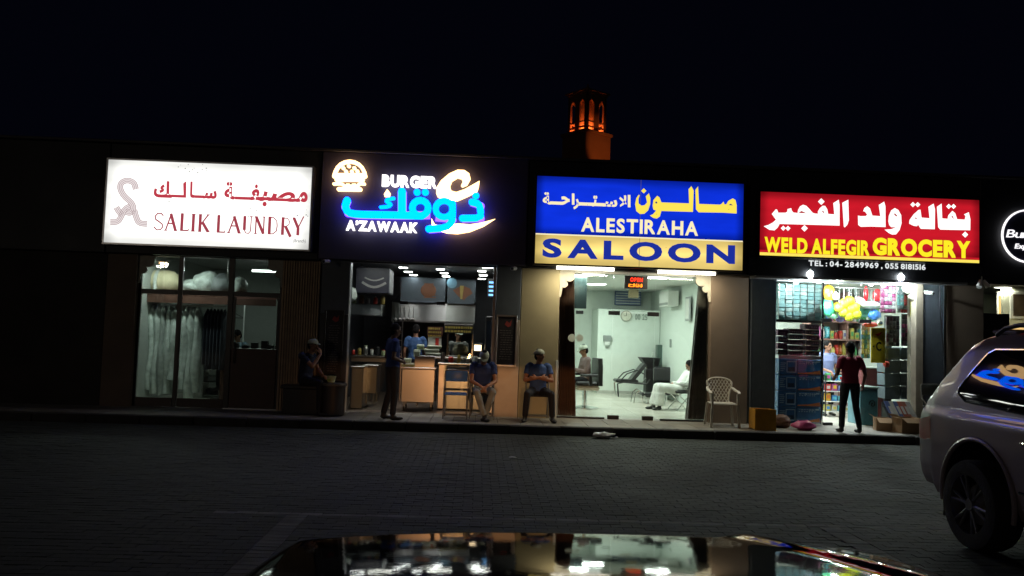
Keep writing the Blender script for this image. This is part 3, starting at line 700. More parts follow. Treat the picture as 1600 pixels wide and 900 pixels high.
def swoosh(L, a, b):
    L.prism(q([(905, 350), (905, 310), (940, 255), (1000, 205), (1060, 178), (1110, 180), (1145, 205), (1155, 245), (1130, 290), (1095, 305), (1085, 295), (1098, 265), (1090, 245), (1060, 238), (1020, 262), (1005, 300), (1015, 330), (1050, 340), (1110, 320), (1220, 258), (1215, 300), (1205, 335), (1140, 370), (1060, 405), (960, 395), (915, 375)])[::-1], a, b)
    L.prism(q([(870, 530), (895, 575), (980, 590), (1020, 575), (1060, 568), (1150, 575), (1230, 563), (1335, 535), (1250, 590), (1150, 630), (1060, 645), (985, 640), (920, 620), (872, 580)])[::-1], a+.012, b)
letterpart('swoosh', swoosh, CRM)
letterpart('burger_letters', lambda L, a, b: zword(L, 'BURGER', 502, 905, 208, 295, a, depth=b-a, off=.055, gap=.06), WH)
letterpart('shop_name_letters', lambda L, a, b: zword(L, 'A’ZAWAAK', 238, 762, 545, 620, a, depth=b-a, off=.055, gap=.03), WH)
letterpart('flame_letter', lambda L, a, b: L.prism(q([(548, 318), (572, 350), (565, 372), (530, 374), (524, 355)])[::-1], a, b), CRM)
def burg(L, a, b):
    dome = [(160, 225)]+[(275-110*math.cos(t*math.pi/10), 225-108*math.sin(t*math.pi/10)) for t in range(1, 10)]+[(388, 225)]
    L.strokes(q(dome), 26*U, a, b, caps='round'); L.strokes(q([(170, 222), (378, 222)]), 40*U, a+.001, b, caps='round')
    L.strokes(q([(178, 250), (370, 250)]), 26*U, a+.002, b, caps='round'); L.strokes(q(smooth([(160, 280), (215, 276), (240, 300), (262, 285), (285, 302), (305, 284), (330, 300), (345, 276), (380, 280)], 1)), 22*U, a+.003, b, caps='round')
    L.strokes(q([(195, 318), (350, 320)]), 30*U, a+.004, b, caps='round')
    for cx, cy in ((228, 165), (268, 150), (308, 165), (248, 190), (290, 190), (330, 188)):
        L.prism([zp(cx+14*math.cos(t*math.pi/4), cy+13*math.sin(t*math.pi/4), BY) for t in range(8)], a, b)
letterpart('burger_emblem', burg, CRM)
# glowing strips added behind the letters to cast a violet halo on the cladding
def back(L, a, b):
    L.strokes(q([(255, 400), (240, 445), (262, 490), (330, 502), (640, 508), (860, 505)]), 60*U, a, b); L.strokes(q([(655, 335), (655, 500)]), 66*U, a, b)
    L.strokes(q([(1165, 412), (1228, 440), (1228, 530), (1095, 530)]), 60*U, a, b); L.strokes(q([(900, 520), (1022, 540), (975, 600), (850, 608)]), 60*U, a, b)
L = MB(); back(L, BY-.098, BY-.09); L.build('added_halo_strips', HALO_GLOW, bs, world=True)

# --- round cafe sign at the right
cs = thing('round_cafe_sign', 'round neon ring sign with white script on the dark wall past the red sign', 'sign', (X(1600), FY, 3.4))
cx, cz = P(1606, 369, FY-.05); rr = 42/FPX*FY; W1 = emit('neon_ring', (1, .97, 1), 1.3)
ring = [(cx+rr*math.cos(2*math.pi*k/40), cz+rr*math.sin(2*math.pi*k/40)) for k in range(41)]
L = MB().strokes(ring, .032, FY-.06, FY-.03); L.build('ring', W1, cs, world=True)
MB().prism([(cx+(rr-.03)*math.cos(-k*math.pi/20), cz+(rr-.03)*math.sin(-k*math.pi/20)) for k in range(40)], FY-.029, FY-.001).build('backing_disc', mat('disc_navy', (.02, .02, .05), .5), cs, world=True)
L = MB(); ZO = (1160, 280, .275)
zword(L, 'Burger', 1500, 1745, 290, 334, FY-.045, depth=.012, off=.0, gap=.03, slant=.25); zword(L, 'Express', 1548, 1690, 368, 396, FY-.045, depth=.012, off=.02, gap=.04, slant=.25)
L.build('lettering', W1, cs, world=True)

# ================================================================== PEOPLE
SKIN = mat('skin_brown', (.30, .15, .09), .55, var=.08, scale=20)
SKIND = mat('skin_dark', (.12, .06, .04), .55, var=.08)
EYE = mat('eye_dark', (.02, .015, .012), .3); LIP = mat('lip', (.25, .10, .08), .5)
HAIR = mat('black_hair', (.010, .009, .009), .85, bump=.6, bscale=120, spec=.12)
SHOE = mat('black_shoe', (.015, .015, .015), .45); NAVY = mat('navy_shirt', (.022, .050, .20), .8, bump=.5, bscale=14, var=.15)
NAVYD = mat('dark_navy_shirt', (.012, .018, .05), .8, bump=.5, bscale=14)
JEANS = mat('grey_jeans', (.22, .25, .26), .85, bump=.5, bscale=16, var=.2); DJEANS = mat('dark_trousers', (.008, .010, .018), .85, bump=.5, bscale=16)
MAROON = mat('maroon_shirt', (.34, .03, .075), .85, bump=.5, bscale=12, var=.15); ROBE = mat('white_robe', (.72, .74, .70), .8, bump=.5, bscale=10)
CAPM = mat('cap_grey_green', (.42, .46, .38), .85); CLERK = mat('blue_grey_shirt', (.14, .17, .30), .8, bump=.5, bscale=14); BLUES = mat('mid_blue_shirt', (.04, .10, .24), .8, bump=.5, bscale=14)
GREYS = mat('grey_pink_shirt', (.20, .14, .14), .8, bump=.5, bscale=14)
def lerp(a, b, t): return Vector(a)*(1-t)+Vector(b)*t
def stand_pose():
    return dict(pel=(0, 0, .93), waist=(0, -.005, 1.07), chest=(0, 0, 1.25), neck=(0, .015, 1.43), head=(0, -.015, 1.575), face=(0, -1, 0),
                sh=[(-.185, .01, 1.375), (.185, .01, 1.375)], el=[(-.24, .03, 1.10), (.24, .03, 1.10)], wr=[(-.235, -.06, .86), (.235, -.06, .86)],
                hip=[(-.09, 0, .90), (.09, 0, .90)], kn=[(-.10, -.02, .49), (.10, -.02, .49)], an=[(-.11, .02, .08), (.11, .02, .08)], toe=[(-.03, -1, 0), (.03, -1, 0)],
                hd=[(0, -.2, -1), (0, -.2, -1)], hn=[(1, 0, 0), (-1, 0, 0)])
def sit_pose(h=.45):
    return dict(pel=(0, 0, h+.09), waist=(0, .01, h+.24), chest=(0, -.01, h+.42), neck=(0, -.02, h+.60), head=(0, -.05, h+.74), face=(0, -1, 0),
                sh=[(-.185, 0, h+.545), (.185, 0, h+.545)], el=[(-.23, -.06, h+.28), (.23, -.06, h+.28)], wr=[(-.06, -.27, h+.22), (.06, -.27, h+.22)],
                hip=[(-.09, -.02, h+.075), (.09, -.02, h+.075)], kn=[(-.17, -.42, h+.07), (.17, -.42, h+.07)], an=[(-.17, -.42, .08), (.17, -.42, .08)], toe=[(-.15, -1, 0), (.15, -1, 0)],
                hd=[(.8, -.5, -.2), (-.8, -.5, -.2)], hn=[(0, .5, -1), (0, .5, -1)])
def person(label, loc, rot, J, shirt, pants, skin=SKIN, shoe=SHOE, hair=True, cap=None, sleeve=.5, vox=.009, robe=False, group=None, sc=1., capdir=None, mask=False):
    G = {}
    def B(k): return G.setdefault(k, MB())
    V = Vector
    side = (V(J['sh'][1])-V(J['sh'][0])).normalized(); hs = (V(J['hip'][1])-V(J['hip'][0])).normalized()
    # torso as lofted ellipses from seat to neck
    spine = [V(J['pel'])+V((0, 0, -.09)), V(J['pel']), V(J['waist']), V(J['chest']), lerp(J['chest'], J['neck'], .62), V(J['neck'])+V((0, 0, -.01))]
    wd = [.13, .170, .150, .178, .172, .062]; dp = [.09, .118, .105, .122, .092, .056]
    if robe: wd = [.17, .2, .17, .19, .175, .065]; dp = [.12, .14, .13, .13, .1, .06]
    rings = []
    for i, c in enumerate(spine):
        t = (spine[min(i+1, 5)]-spine[max(i-1, 0)]).normalized(); s_ = (hs.lerp(side, min(1, i/3.))).normalized(); f_ = t.cross(s_).normalized()
        rings.append([c+s_*(wd[i]*math.copysign(abs(math.cos(a))**.8, math.cos(a)))+f_*(dp[i]*math.sin(a)) for a in [k*math.pi/10 for k in range(20)]])
    B('shirt').loft(rings[1:]); B('pants').loft([rings[0], rings[1], [p.lerp(q_, .25) for p, q_ in zip(rings[1], rings[2])]])
    fwd = V(J['face']).normalized(); up = (V(J['head'])-V(J['neck'])).normalized(); up = V((0, 0, 1)).lerp(up, .5).normalized()
    hr = fwd.cross(up).normalized(); up = hr.cross(fwd).normalized(); M = Matrix((hr, fwd, up)).transposed()
    H = V(J['head'])
    B('skin').cyl(V(J['neck'])-V((0, 0, .04)), H-up*.05, .056, .052, rnd=1)
    B('skin').ell(H+up*.025, .074, .092, .098, M); B('skin').ell(H-up*.045+fwd*.018, .058, .070, .072, M)
    B('skin').cyl(H+fwd*.086+up*.018, H+fwd*.104-up*.018, .010, .015, n=8, rnd=1)
    for s_ in (-1, 1):
        B('skin').ell(H+hr*(s_*.077)-up*.0, .010, .02, .03, M, 8, 6)
        B('dark').ell(H+hr*(s_*.030)+fwd*.083+up*.018, .013, .008, .007, M, 8, 6); B('dark').ell(H+hr*(s_*.031)+fwd*.086+up*.040, .019, .008, .005, M, 8, 6)
    if mask: B('lip')
    B('lip').ell(H+fwd*.082-up*.048, .022, .010, .007, M, 8, 6)
    for i in (0, 1):
        s_ = -1 if i == 0 else 1
        sh, el, wr = V(J['sh'][i]), V(J['el'][i]), V(J['wr'][i])
        B('shirt').cyl(sh-side*(s_*.03), lerp(sh, el, .1), .072, .064, rnd=1, n=14)
        if sleeve >= 1: B('shirt').cyl(sh, el, .062, .050, rnd=1, n=14); B('shirt').cyl(el, lerp(el, wr, .93), .050, .038, rnd=1, n=14)
        else: B('shirt').cyl(sh, lerp(sh, el, sleeve+.12), .064, .058, n=14); B('skin').cyl(sh, el, .044, .038, rnd=1, n=12)
        B('skin').cyl(el, wr, .040, .026, rnd=1, n=12)
        # hand: palm, five separate bent fingers
        d = V(J['hd'][i]).normalized(); n_ = V(J['hn'][i]); n_ = (n_-d*n_.dot(d)).normalized(); sd = d.cross(n_)*(1 if i == 0 else -1)
        Mh = Matrix((sd, d, n_)).transposed()
        B('skin').ell(wr+d*.045, .040, .052, .017, Mh, 12, 8)
        for k, (ln, cv) in enumerate(((.070, .45), (.080, .5), (.074, .6), (.056, .7))):
            b0 = wr+d*(.082-abs(k-1)*.004)+sd*(.028-.019*k); d1 = (d*math.cos(cv)+n_*math.sin(cv)); d2 = d*math.cos(cv*2.2)+n_*math.sin(cv*2.2)
            p1 = b0+d1*ln*.55; B('skin').cyl(b0-d*.015, p1, .0098, .009, n=8, rnd=1); B('skin').cyl(p1, p1+d2*ln*.5, .009, .0078, n=8, rnd=1)
        t0 = wr+d*.028+sd*.032; B('skin').cyl(t0, t0+(d*.75+sd*.7+n_*.3).normalized()*.035, .0125, .011, n=8, rnd=1)
        t1 = t0+(d*.75+sd*.7+n_*.3).normalized()*.035; B('skin').cyl(t1, t1+(d+sd*.15+n_*.4).normalized()*.03, .011, .009, n=8, rnd=1)
        hp, kn, an = V(J['hip'][i]), V(J['kn'][i]), V(J['an'][i]); an_ = an+V((0, 0, 0))
        k2 = 'shirt' if robe else 'pants'; e = .03 if robe else 0
        B(k2).cyl(hp, lerp(hp, kn, .5), .096+e*.5, .080+e, rnd=1, n=16); B(k2).cyl(lerp(hp, kn, .4), kn, .083+e, .062+e, rnd=1, n=16)
        lo = lerp(kn, an, .93)
        B(k2).cyl(kn, lerp(kn, an, .35), .062+e, .060+e, rnd=1, n=16); B(k2).cyl(lerp(kn, an, .3), lo, .061+e*1.3, .052+e*2, n=16)
        if robe: B('pants').cyl(lerp(kn, an, .8), an+V((0, 0, .02)), .045, .04)
        td = V(J['toe'][i]).normalized(); Mf = Matrix((V((0, 0, 1)).cross(td)*-1, td, V((0, 0, 1)))).transposed()
        B('shoe').ell(an+td*.02-V((0, 0, .035)), .043, .075, .045, Mf, 12, 8); B('shoe').ell(an+td*.11-V((0, 0, .048)), .047, .085, .032, Mf, 12, 8)
        B('shoe').cyl(an+V((0, 0, .03)), an-V((0, 0, .04)), .040, .042, n=12)
    keys = list(G); trees = []; allb = MB()
    for k in keys:
        allb.add(G[k].v, G[k].f); trees.append(BVHTree.FromPolygons([tuple(p) for p in G[k].v], G[k].f))
    me = bpy.data.meshes.new('tmp'); me.from_pydata(allb.v, [], allb.f); bm_ = bmesh.new(); bm_.from_mesh(me); bmesh.ops.recalc_face_normals(bm_, faces=bm_.faces); bm_.to_mesh(me); bm_.free()
    tmp = link(bpy.data.objects.new('tmp', me))
    md = tmp.modifiers.new('r', 'REMESH'); md.mode = 'VOXEL'; md.voxel_size = vox; md.use_smooth_shade = True
    sm = tmp.modifiers.new('s', 'SMOOTH'); sm.factor = .5; sm.iterations = 3 if vox < .01 else 2
    dg = bpy.context.evaluated_depsgraph_get(); dg.update()
    out = bpy.data.meshes.new_from_object(tmp.evaluated_get(dg)); bpy.data.objects.remove(tmp)
    mm = dict(shirt=shirt, pants=pants, skin=skin, shoe=shoe, dark=EYE, lip=LIP)
    for k in keys: out.materials.append(mm[k])
    idx = []; 
    for f in out.polygons:
        c = f.center; best = 9; bi = 0
        for j, tr in enumerate(trees):
            r_ = tr.find_nearest(c, .05)
            if r_[0] is not None:
                dd = r_[3]-(.004 if keys[j] == 'shirt' else .002 if keys[j] in ('pants', 'dark', 'lip') else 0)
                if dd < best: best = dd; bi = j
        idx.append(bi)
    out.polygons.foreach_set('material_index', idx); out.polygons.foreach_set('use_smooth', [True]*len(idx)); out.update()
    root = thing('person', label, 'person', loc, rot, group); root.scale = (sc, sc, sc)
    bo = link(bpy.data.objects.new('body', out)); bo.parent = root
    cdv = fwd if capdir is None else V(capdir).normalized()
    if hair:
        hm = MB(); back = H-fwd*.014+up*.034; hm.ell(back, .083, .094, .104, M, 20, 12, zmin=-.15)
        hm.ell(H-fwd*.045-up*.012, .072, .060, .075, M, 16, 8)
        hm.build('hair', HAIR, root, smooth=True)
    if cap:
        cm = MB(); cc = H+up*.045-fwd*.006; cm.ell(cc, .090, .104, .088, M, 20, 8, zmin=-.12)
        cr = cdv.cross(up).normalized(); Mc = Matrix((cr, cdv, up)).transposed()
        bp_ = []; 
        for zz in (-.004, .004):
            bp_.append([cc+Mc @ V((math.cos(t)*.072, .075+math.sin(t)*.085, zz-.006-.02*math.sin(t))) for t in [k*math.pi/10 for k in range(11)]]+[cc+Mc @ V((-.03, .06, zz)), cc+Mc @ V((.03, .06, zz))])
        cm.loft(bp_); cm.build('cap', cap, root, smooth=True)
    return root

# ================================================================== CHAIRS
BLUEV = mat('blue_vinyl', (.04, .17, .58), .45); GREYT = mat('grey_tube', (.35, .34, .32), .35, .7)
WPL = mat('white_plastic', (.60, .57, .50), .45, var=.05)
def folding_chair(label, loc, rot, seatm, tubem):
    t = thing('folding_chair', label, 'chair', loc, rot)
    for s_ in (-1, 1):
        x = s_*.215
        MB().tube([(x, .17, .83), (x, .15, .62), (x, -.02, .44), (x, -.22, .02)], .012).build('leg', tubem, t, smooth=True)
        MB().tube([(x*.93, .0, .47), (x*.93, .10, .30), (x*.93, .24, .02)], .012).build('leg', tubem, t, smooth=True)
    MB().tube([(-.215, .17, .83), (-.205, .172, .86), (-.17, .175, .88), (.17, .175, .88), (.205, .172, .86), (.215, .17, .83)], .012).build('top_rail', tubem, t, smooth=True)
    r_ = []
    for z, e in ((.67, 0), (.70, .01), (.76, .014), (.83, .01), (.865, 0)):
        r_.append([(x_, .168-.035*(1-(x_/.2)**2)+dy, z) for x_, dy in [(-.2, -.004), (-.12, -.006-e), (0, -.006-e), (.12, -.006-e), (.2, -.004), (.2, .006), (0, .008), (-.2, .006)]])
    MB().loft(r_).build('backrest', seatm, t, smooth=True)
    MB().cbox(-.2, .2, -.2, .16, .44, .475, .014).build('seat', seatm, t)
    MB().tube([(-.2, .235, .06), (.2, .235, .06)], .009).build('stretcher', tubem, t); MB().tube([(-.21, -.19, .09), (.21, -.19, .09)], .009).build('stretcher', tubem, t)
    return t
def plastic_chair(label, loc, rot):
    t = thing('plastic_armchair', label, 'chair', loc, rot)
    # legs
    for s_ in (-1, 1):
        for yy_, top in ((-.21, .42), (.2, .42)):
            x = s_*.225; o_ = s_*.035; yo = -.03 if yy_ < 0 else .05
            MB().loft([[(x+a+o_*(1-k), yy_+b+yo*(1-k), .42*k) for a, b in ((-.022, -.016), (.022, -.016), (.022, .016), (-.022, .016))] for k in (0, .5, 1)]).build('leg', WPL, t)
        # arm with front post
        MB().loft([[(s_*(.235+o)+a*s_, y_, z_+b) for a, b in ((-.022, -.012), (.028, -.012), (.028, .012), (-.022, .012))] for y_, z_, o in ((-.22, .615, .02), (-.10, .65, .03), (.08, .66, .02), (.2, .70, .0))]).build('arm', WPL, t, smooth=True)
        MB().loft([[(s_*(.235)+a, -.21+b, z_) for a, b in ((-.02, -.018), (.02, -.018), (.02, .018), (-.02, .018))] for z_ in (.42, .52, .612)]).build('arm_post', WPL, t)
    MB().cbox(-.23, .23, -.23, .21, .405, .435, .012).build('seat', WPL, t)
    # back: frame and diamond lattice
    def bk(x, z): return (x, .2+.10*(z-.42)/.45+.03*(abs(x)/.2)**2*-1, z)
    outl = [(-.165, .43), (-.165, .5), (-.19, .62), (-.235, .76), (-.225, .83), (-.12, .875), (0, .885), (.12, .875), (.225, .83), (.235, .76), (.19, .62), (.165, .5), (.165, .43)]
    MB().tube([bk(a, b) for a, b in smooth(outl, 1)], .017, 6).build('back_frame', WPL, t, smooth=True)
    L = MB(); wdt = lambda z: .155+max(0, min(1, (z-.5)/.28))*.07
    for sg in (-1, 1):
        for k in range(-7, 8):
            pts = []
            for j in range(24):
                z = .44+.43*j/23; x = k*.062+sg*(z-.65)*.62
                if abs(x) < wdt(z) and z < .875-.05*(abs(x)/.22)**2: pts.append(bk(x, z))
            if len(pts) > 1: L.tube(pts, .0085, 5)
    L.build('lattice', WPL, t, smooth=True)
    return t

# ================================================================== LAMPS AND FITTINGS ON THE FACADE
TUBE = emit('tube_white', (1, .93, .74), 6); TUBEI = emit('tube_inside', (.92, 1, .96), 7); LEDW = emit('led_white', (.95, .97, 1), 14)
for px0, px1, py, lab in ((867, 962, 419, 'long fluorescent tube under the blue and yellow sign, nearer its left end'), (1025, 1120, 425.5, 'long fluorescent tube under the blue and yellow sign, nearer its right end')):
    yy_ = 14.98; a, z = P(px0, py-1.5, yy_); b, z2 = P(px1, py+1.5, yy_); z = (z+z2)/2
    t = thing('fluorescent_tube', lab, 'light', ((a+b)/2, yy_, z), group='tubes under the saloon sign')
    MB().cbox(a, b, yy_-.02, yy_+.05, z+.025, z+.07, .006).build('housing', WHITEP, t, world=True)
    MB().cyl((a+.03, yy_, z-.01), (b-.03, yy_, z-.01), .03).build('tube', TUBE, t, world=True)
    MB().cyl((a, yy_, z-.01), (a+.029, yy_, z-.01), .032).cyl((b-.029, yy_, z-.01), (b, yy_, z-.01), .032).build('end_cap', WHITEP, t, world=True)
    lamp('light', 'AREA', (0, -.05, -.06), 20, (1, .88, .62), b-a, .06, (R(12), 0, 0), t)
def camera_fit(px, py, Y, label, s_=1):
    a, z = P(px, py, Y); t = thing('security_camera', label, 'camera', (a, Y, z), 0)
    MB().cyl((0, .12, .03), (0, .0, .03), .012).build('bracket', WHITEP, t)
    MB().cyl((0.02*s_, .02, .0), (-.05*s_, -.12, -.02), .036, .036).build('body', mat('camera_white', (.6, .62, .62), .4), t, smooth=True)
    MB().cyl((-.05*s_, -.12, -.02), (-.055*s_, -.128, -.0212), .026, .026).build('lens', BLACKM, t)
camera_fit(512, 408, 15.0, 'small pale security camera over the left pier of the burger shop')
camera_fit(804, 419, 15.02, 'small pale security camera beside the end of the blue and yellow sign')
camera_fit(1449, 457, 15.1, 'small pale security camera on the post right of the blue shutter', -1)
a, z = P(1534, 445, 14.9); t = thing('spotlight', 'twin white spotlights on a stem under the dark fascia by the cafe', 'light', (a, 14.9, z+.08))
MB().cyl((0, 0, .0), (0, 0, .08), .012).build('stem', WHITEP, t)
for s_ in (-1, 1): MB().cyl((s_*.03, 0, 0), (s_*.09, -.06, -.13), .035, .05).build('head', mat('camera_white', (.6, .62, .62), .4), t, smooth=True)
# grocery bulbs
for px, py, lab in ((1266, 431, 'bare glaring bulb under the soffit near the left shutter of the grocery'), (1408, 436, 'bare glaring bulb under the soffit near the right side of the grocery'), (1306, 465, 'added bulb in place of a reflection inside the grocery by the yellow balloon'), (1361, 444, 'bare bulb inside the grocery over the red balloons')):  # bulb by the yellow balloon is added where only a reflection shows
    YB = 15.12 if py in (431, 436) else 16.45 if py == 465 else 16.3; a, z = P(px, py, YB); t = thing('light_bulb', lab, 'light', (a, YB, z+.06), group='bare bulbs of the grocery')
    MB().cyl((0, 0, .02), (0, 0, .075), .022).build('socket', WHITEP, t)
    MB().ell((0, 0, -.03), .06, .06, .07).build('bulb', emit('bulb_white', (.93, 1, 1), 26), t, smooth=True)
    lamp('light', 'POINT', (0, -.0, -.13), 150 if YB < 16 else 75, (.88, 1, 1), .05, parent=t)
# LED open sign
a0, a1, z0, z1 = pbox(976, 1012, 431, 451.5, 15.36)
t = thing('led_open_sign', 'small hanging LED display reading OPEN in red dots with amber Arabic below', 'sign', ((a0+a1)/2, 15.36, z0))
MB().cbox(a0, a1, 15.36, 15.41, z0, z1, .006).build('case', BLACKM, t, world=True)
MB().cyl((a0+.05, 15.38, z1), (a0+.05, 15.38, z1+.08), .004).build('chain', ALU, t, world=True); MB().cyl((a1-.05, 15.38, z1), (a1-.05, 15.38, z1+.08), .004).build('chain', ALU, t, world=True)
L = MB(); h = z1-z0; wv = a1-a0
put_word(L, 'OPEN', a0+wv*.24, a0+wv*.78, z0+h*.55, z0+h*.85, 15.357, off=.02, gap=.15); L.build('red_lettering', emit('led_red', (1, .03, .01), 3.5), t, world=True)
L = MB(); xx = a0+wv*.16
for ch, w_ in (('\ufea1', .2), ('\ufeee', .12), ('\ufe98', .08), ('\ufed4', .1), ('\ufee3', .1)):
    put_glyph(L, ch, xx, xx+wv*w_, z0+h*.14, z0+h*(.40 if w_ < .15 else .36), 15.357, 0, .03); xx += wv*w_*1.02
L.build('amber_lettering', emit('led_amber', (1, .22, .01), 3.5), t, world=True)

# ================================================================== PEOPLE AND THINGS ON THE PAVEMENT
PZ = .148
def gx_(px, py, z=PZ):
    d = ray(px, py); t_ = (z-CAM.z)/d.z; return CAM.x+d.x*t_, CAM.y+d.y*t_
# standing man at the burger shop, seen from behind and side, hands before him
J = stand_pose(); J['face'] = (.0, -1, -.05); J['head'] = (0, -.03, 1.57); J['kn'] = [(-.10, -.03, .49), (.11, -.0, .49)]; J['an'] = [(-.12, .0, .08), (.13, .1, .08)]
J['el'] = [(-.25, .06, 1.10), (.25, .05, 1.10)]; J['wr'] = [(-.16, -.16, 1.02), (.14, -.18, 1.04)]; J['hd'] = [(.8, -.5, 0), (-.8, -.5, 0)]; J['hn'] = [(0, 1, -.3), (0, 1, -.3)]
xx, _ = P(610, 655, 14.35)
person('standing man in navy shirt and dark trousers before the steel cart', (xx, 14.35, PZ), R(112), J, NAVY, DJEANS, SKIND, sleeve=.5, vox=.0085)
# seated man in jeans looking down, hands clasped
J = sit_pose(.45); J['chest'] = (0, -.06, .87); J['neck'] = (0, -.12, 1.03); J['head'] = (0, -.20, 1.14); J['face'] = (0, -.75, -.65)
J['sh'] = [(-.19, -.08, .985), (.19, -.08, .985)]; J['el'] = [(-.22, -.20, .70), (.22, -.20, .70)]; J['wr'] = [(-.055, -.40, .615), (.05, -.40, .62)]
J['hd'] = [(.7, -.4, -.5), (-.7, -.4, -.5)]; J['kn'] = [(-.13, -.44, .52), (.16, -.44, .52)]; J['an'] = [(.02, -.50, .08), (.03, -.38, .08)]; J['toe'] = [(.35, -1, 0), (-.35, -1, 0)]
xx, _ = P(752, 652, 14.95); folding_chair('dark steel chair under the man with clasped hands', (xx, 14.92, PZ), 0, DJEANS, GREYT)
person('seated man in grey jeans and cap with bowed head and clasped hands', (xx, 14.95, PZ), R(4), J, NAVY, JEANS, SKIN, cap=CAPM, sleeve=.45, vox=.0085)
# second seated man with folded arms
J = sit_pose(.45); J['face'] = (.75, -.65, .02); J['wr'] = [(.03, -.24, .80), (-.04, -.22, .79)]; J['el'] = [(-.25, -.10, .74), (.25, -.10, .74)]
J['hd'] = [(1, -.05, -.05), (-1, -.05, 0)]; J['hn'] = [(0, 1, -.2), (0, 1, -.2)]; J['kn'] = [(-.22, -.40, .51), (.22, -.40, .51)]; J['an'] = [(-.25, -.38, .08), (.25, -.38, .08)]
J['toe'] = [(-.25, -1, 0), (.25, -1, 0)]; J['head'] = (.01, -.05, 1.19)
xx, _ = P(839, 655, 14.96); folding_chair('dark steel chair under the man with folded arms', (xx, 14.95, PZ), 0, DJEANS, GREYT)
person('seated man in bright blue polo with folded arms looking aside', (xx, 14.96, PZ), 0, J, mat('blue_polo', (.035, .085, .26), .8, bump=.5, bscale=14), DJEANS, SKIN, cap=CAPM, capdir=(-1, .4, 0), sleeve=.45, vox=.0085)
xx, _ = P(711, 652, 14.75)
folding_chair('empty blue folding chair with grey tubular legs in front of the burger counter', (xx, 14.75, PZ), 0, BLUEV, GREYT)
xx, _ = P(1128, 660, 14.75)
plastic_chair('white plastic armchair with lattice back beside the dark curtain', (xx, 14.75, PZ), R(-3))
# man on the ledge near the dark bin, drinking, side view
J = sit_pose(.52); J['face'] = (-.15, -1, .05); J['wr'] = [(-.02, -.30, 1.10), (.10, -.30, .70)]; J['el'] = [(-.20, -.26, .88), (.24, -.10, .80)]; J['hd'] = [(0, .2, 1), (-.5, -.8, 0)]; J['hn'] = [(.3, .9, 0), (0, 0, -1)]
J['chest'] = (0, -.03, .95); J['neck'] = (0, -.06, 1.12); J['head'] = (0, -.12, 1.25)
xx, _ = P(482, 600, 14.9)
bn = thing('bench', 'low dark block seat under the man in the pale cap', 'bench', (xx-.05, 14.95, PZ))
MB().cbox(-.42, .30, -.22, .22, .46, .52, .01).build('seat', DARKG, bn); MB().cbox(-.38, .26, -.18, .2, 0, .459, .01).build('base', DARKG, bn)
person('seated man in dark navy and pale cap holding a hand to his face', (xx-.05, 14.9, PZ), R(68), J, NAVYD, DJEANS, SKIN, cap=mat('cap_pale', (.55, .60, .48), .85), sleeve=.5, vox=.0085)
xx, _ = P(520, 620, 14.75)
bn = thing('round_bin', 'dark round tub with a flat lid beside the seated man in the pale cap', 'bin', (xx, 14.75, PZ))
MB().lathe((0, 0, 0), [(.19, 0), (.215, .02), (.225, .5), (.23, .54)], 20).build('tub', mat('bin_plastic', (.022, .02, .024), .5), bn, smooth=True)
MB().lathe((0, 0, 0), [(.245, .541), (.25, .56), (.24, .585), (.05, .60)], 20).build('lid', mat('bin_lid', (.07, .07, .075), .45), bn, smooth=True)
bw = thing('plastic_bowl', 'green white takeaway bowl standing on the lid of the dark tub', 'bowl', (xx-.03, 14.7, PZ+.598))
MB().lathe((0, 0, 0), [(.05, 0), (.06, .005), (.082, .11), (.088, .115), (.078, .113), (.055, .02), (.02, .015)], 16).build('bowl', mat('bowl_green', (.50, .58, .38), .5), bw, smooth=True)
MB().box(-.06, .0, -.085, -.082, .02, .07).build('print', mat('bowl_print', (.2, .35, .1), .5), bw)
# yellow crate, bags, litter
def crate(name, label, loc, w_, d_, h_, m_, cat='crate'):
    t = thing(name, label, cat, loc)
    for i, (a, b, c, e) in enumerate(((-w_/2, w_/2, -d_/2, -d_/2+.015), (-w_/2, w_/2, d_/2-.015, d_/2), (-w_/2, -w_/2+.015, -d_/2+.016, d_/2-.016), (w_/2-.015, w_/2, -d_/2+.016, d_/2-.016))):
        MB().cbox(a, b, c, e, 0.01, h_, .004).build('side_wall', m_, t)
    f = MB(); e = .006
    for z_ in (.0, h_*.30, h_-.03): f.box(-w_/2-e, w_/2+e, -d_/2-e, -d_/2-.001, z_, z_+.03)
    for x_ in (-w_/2-e, -w_/4, w_/4-.02, w_/2-.02): f.box(x_, x_+.026, -d_/2-e+.002, -d_/2-.0005, .03, h_-.03)
    f.build('rib', m_, t); MB().box(-w_/2+.016, w_/2-.016, -d_/2+.016, d_/2-.016, .01, .02).build('floor_board', m_, t)
    return t
xx, _ = P(1194.5, 660, 14.3)
crate('yellow_crate', 'yellow plastic crate standing on the pavement below the left shutter', (xx, 14.42, PZ), .37, .34, .37, mat('crate_yellow', (.55, .27, .02), .45))
def bag(name, label, loc, sx, sy, sz, m_, seed, cat='bag', group=None, rough=.28, knot=False):
    r_ = random.Random(seed); b = bmesh.new(); bmesh.ops.create_icosphere(b, subdivisions=3, radius=1)
    from mathutils import noise
    for v in b.verts:
        n_ = noise.fractal(v.co*1.6+Vector((seed*3.1, 0, 0)), .9, 2.1, 3); k = 1+rough*n_
        v.co = Vector((v.co.x*sx*k, v.co.y*sy*k, max(-sz*.98, v.co.z*sz*(k+.15*n_))+sz*.98))
    b.verts.index_update(); mb = MB().add([v.co[:] for v in b.verts], [[v.index for v in f.verts] for f in b.faces]); b.free()
    if knot: mb.cyl((0, 0, sz*1.75), (sx*.1, 0, sz*2.3), .02, .05, 8)
    o = mb.build(name, m_, None, loc, smooth=False); me = o.data; me.polygons.foreach_set('use_smooth', [True]*len(me.polygons))
    return tag(o, label, cat, group)
PLAST = lambda n_, c: mat(n_, c, .3, var=.1, bump=.4, bscale=18)
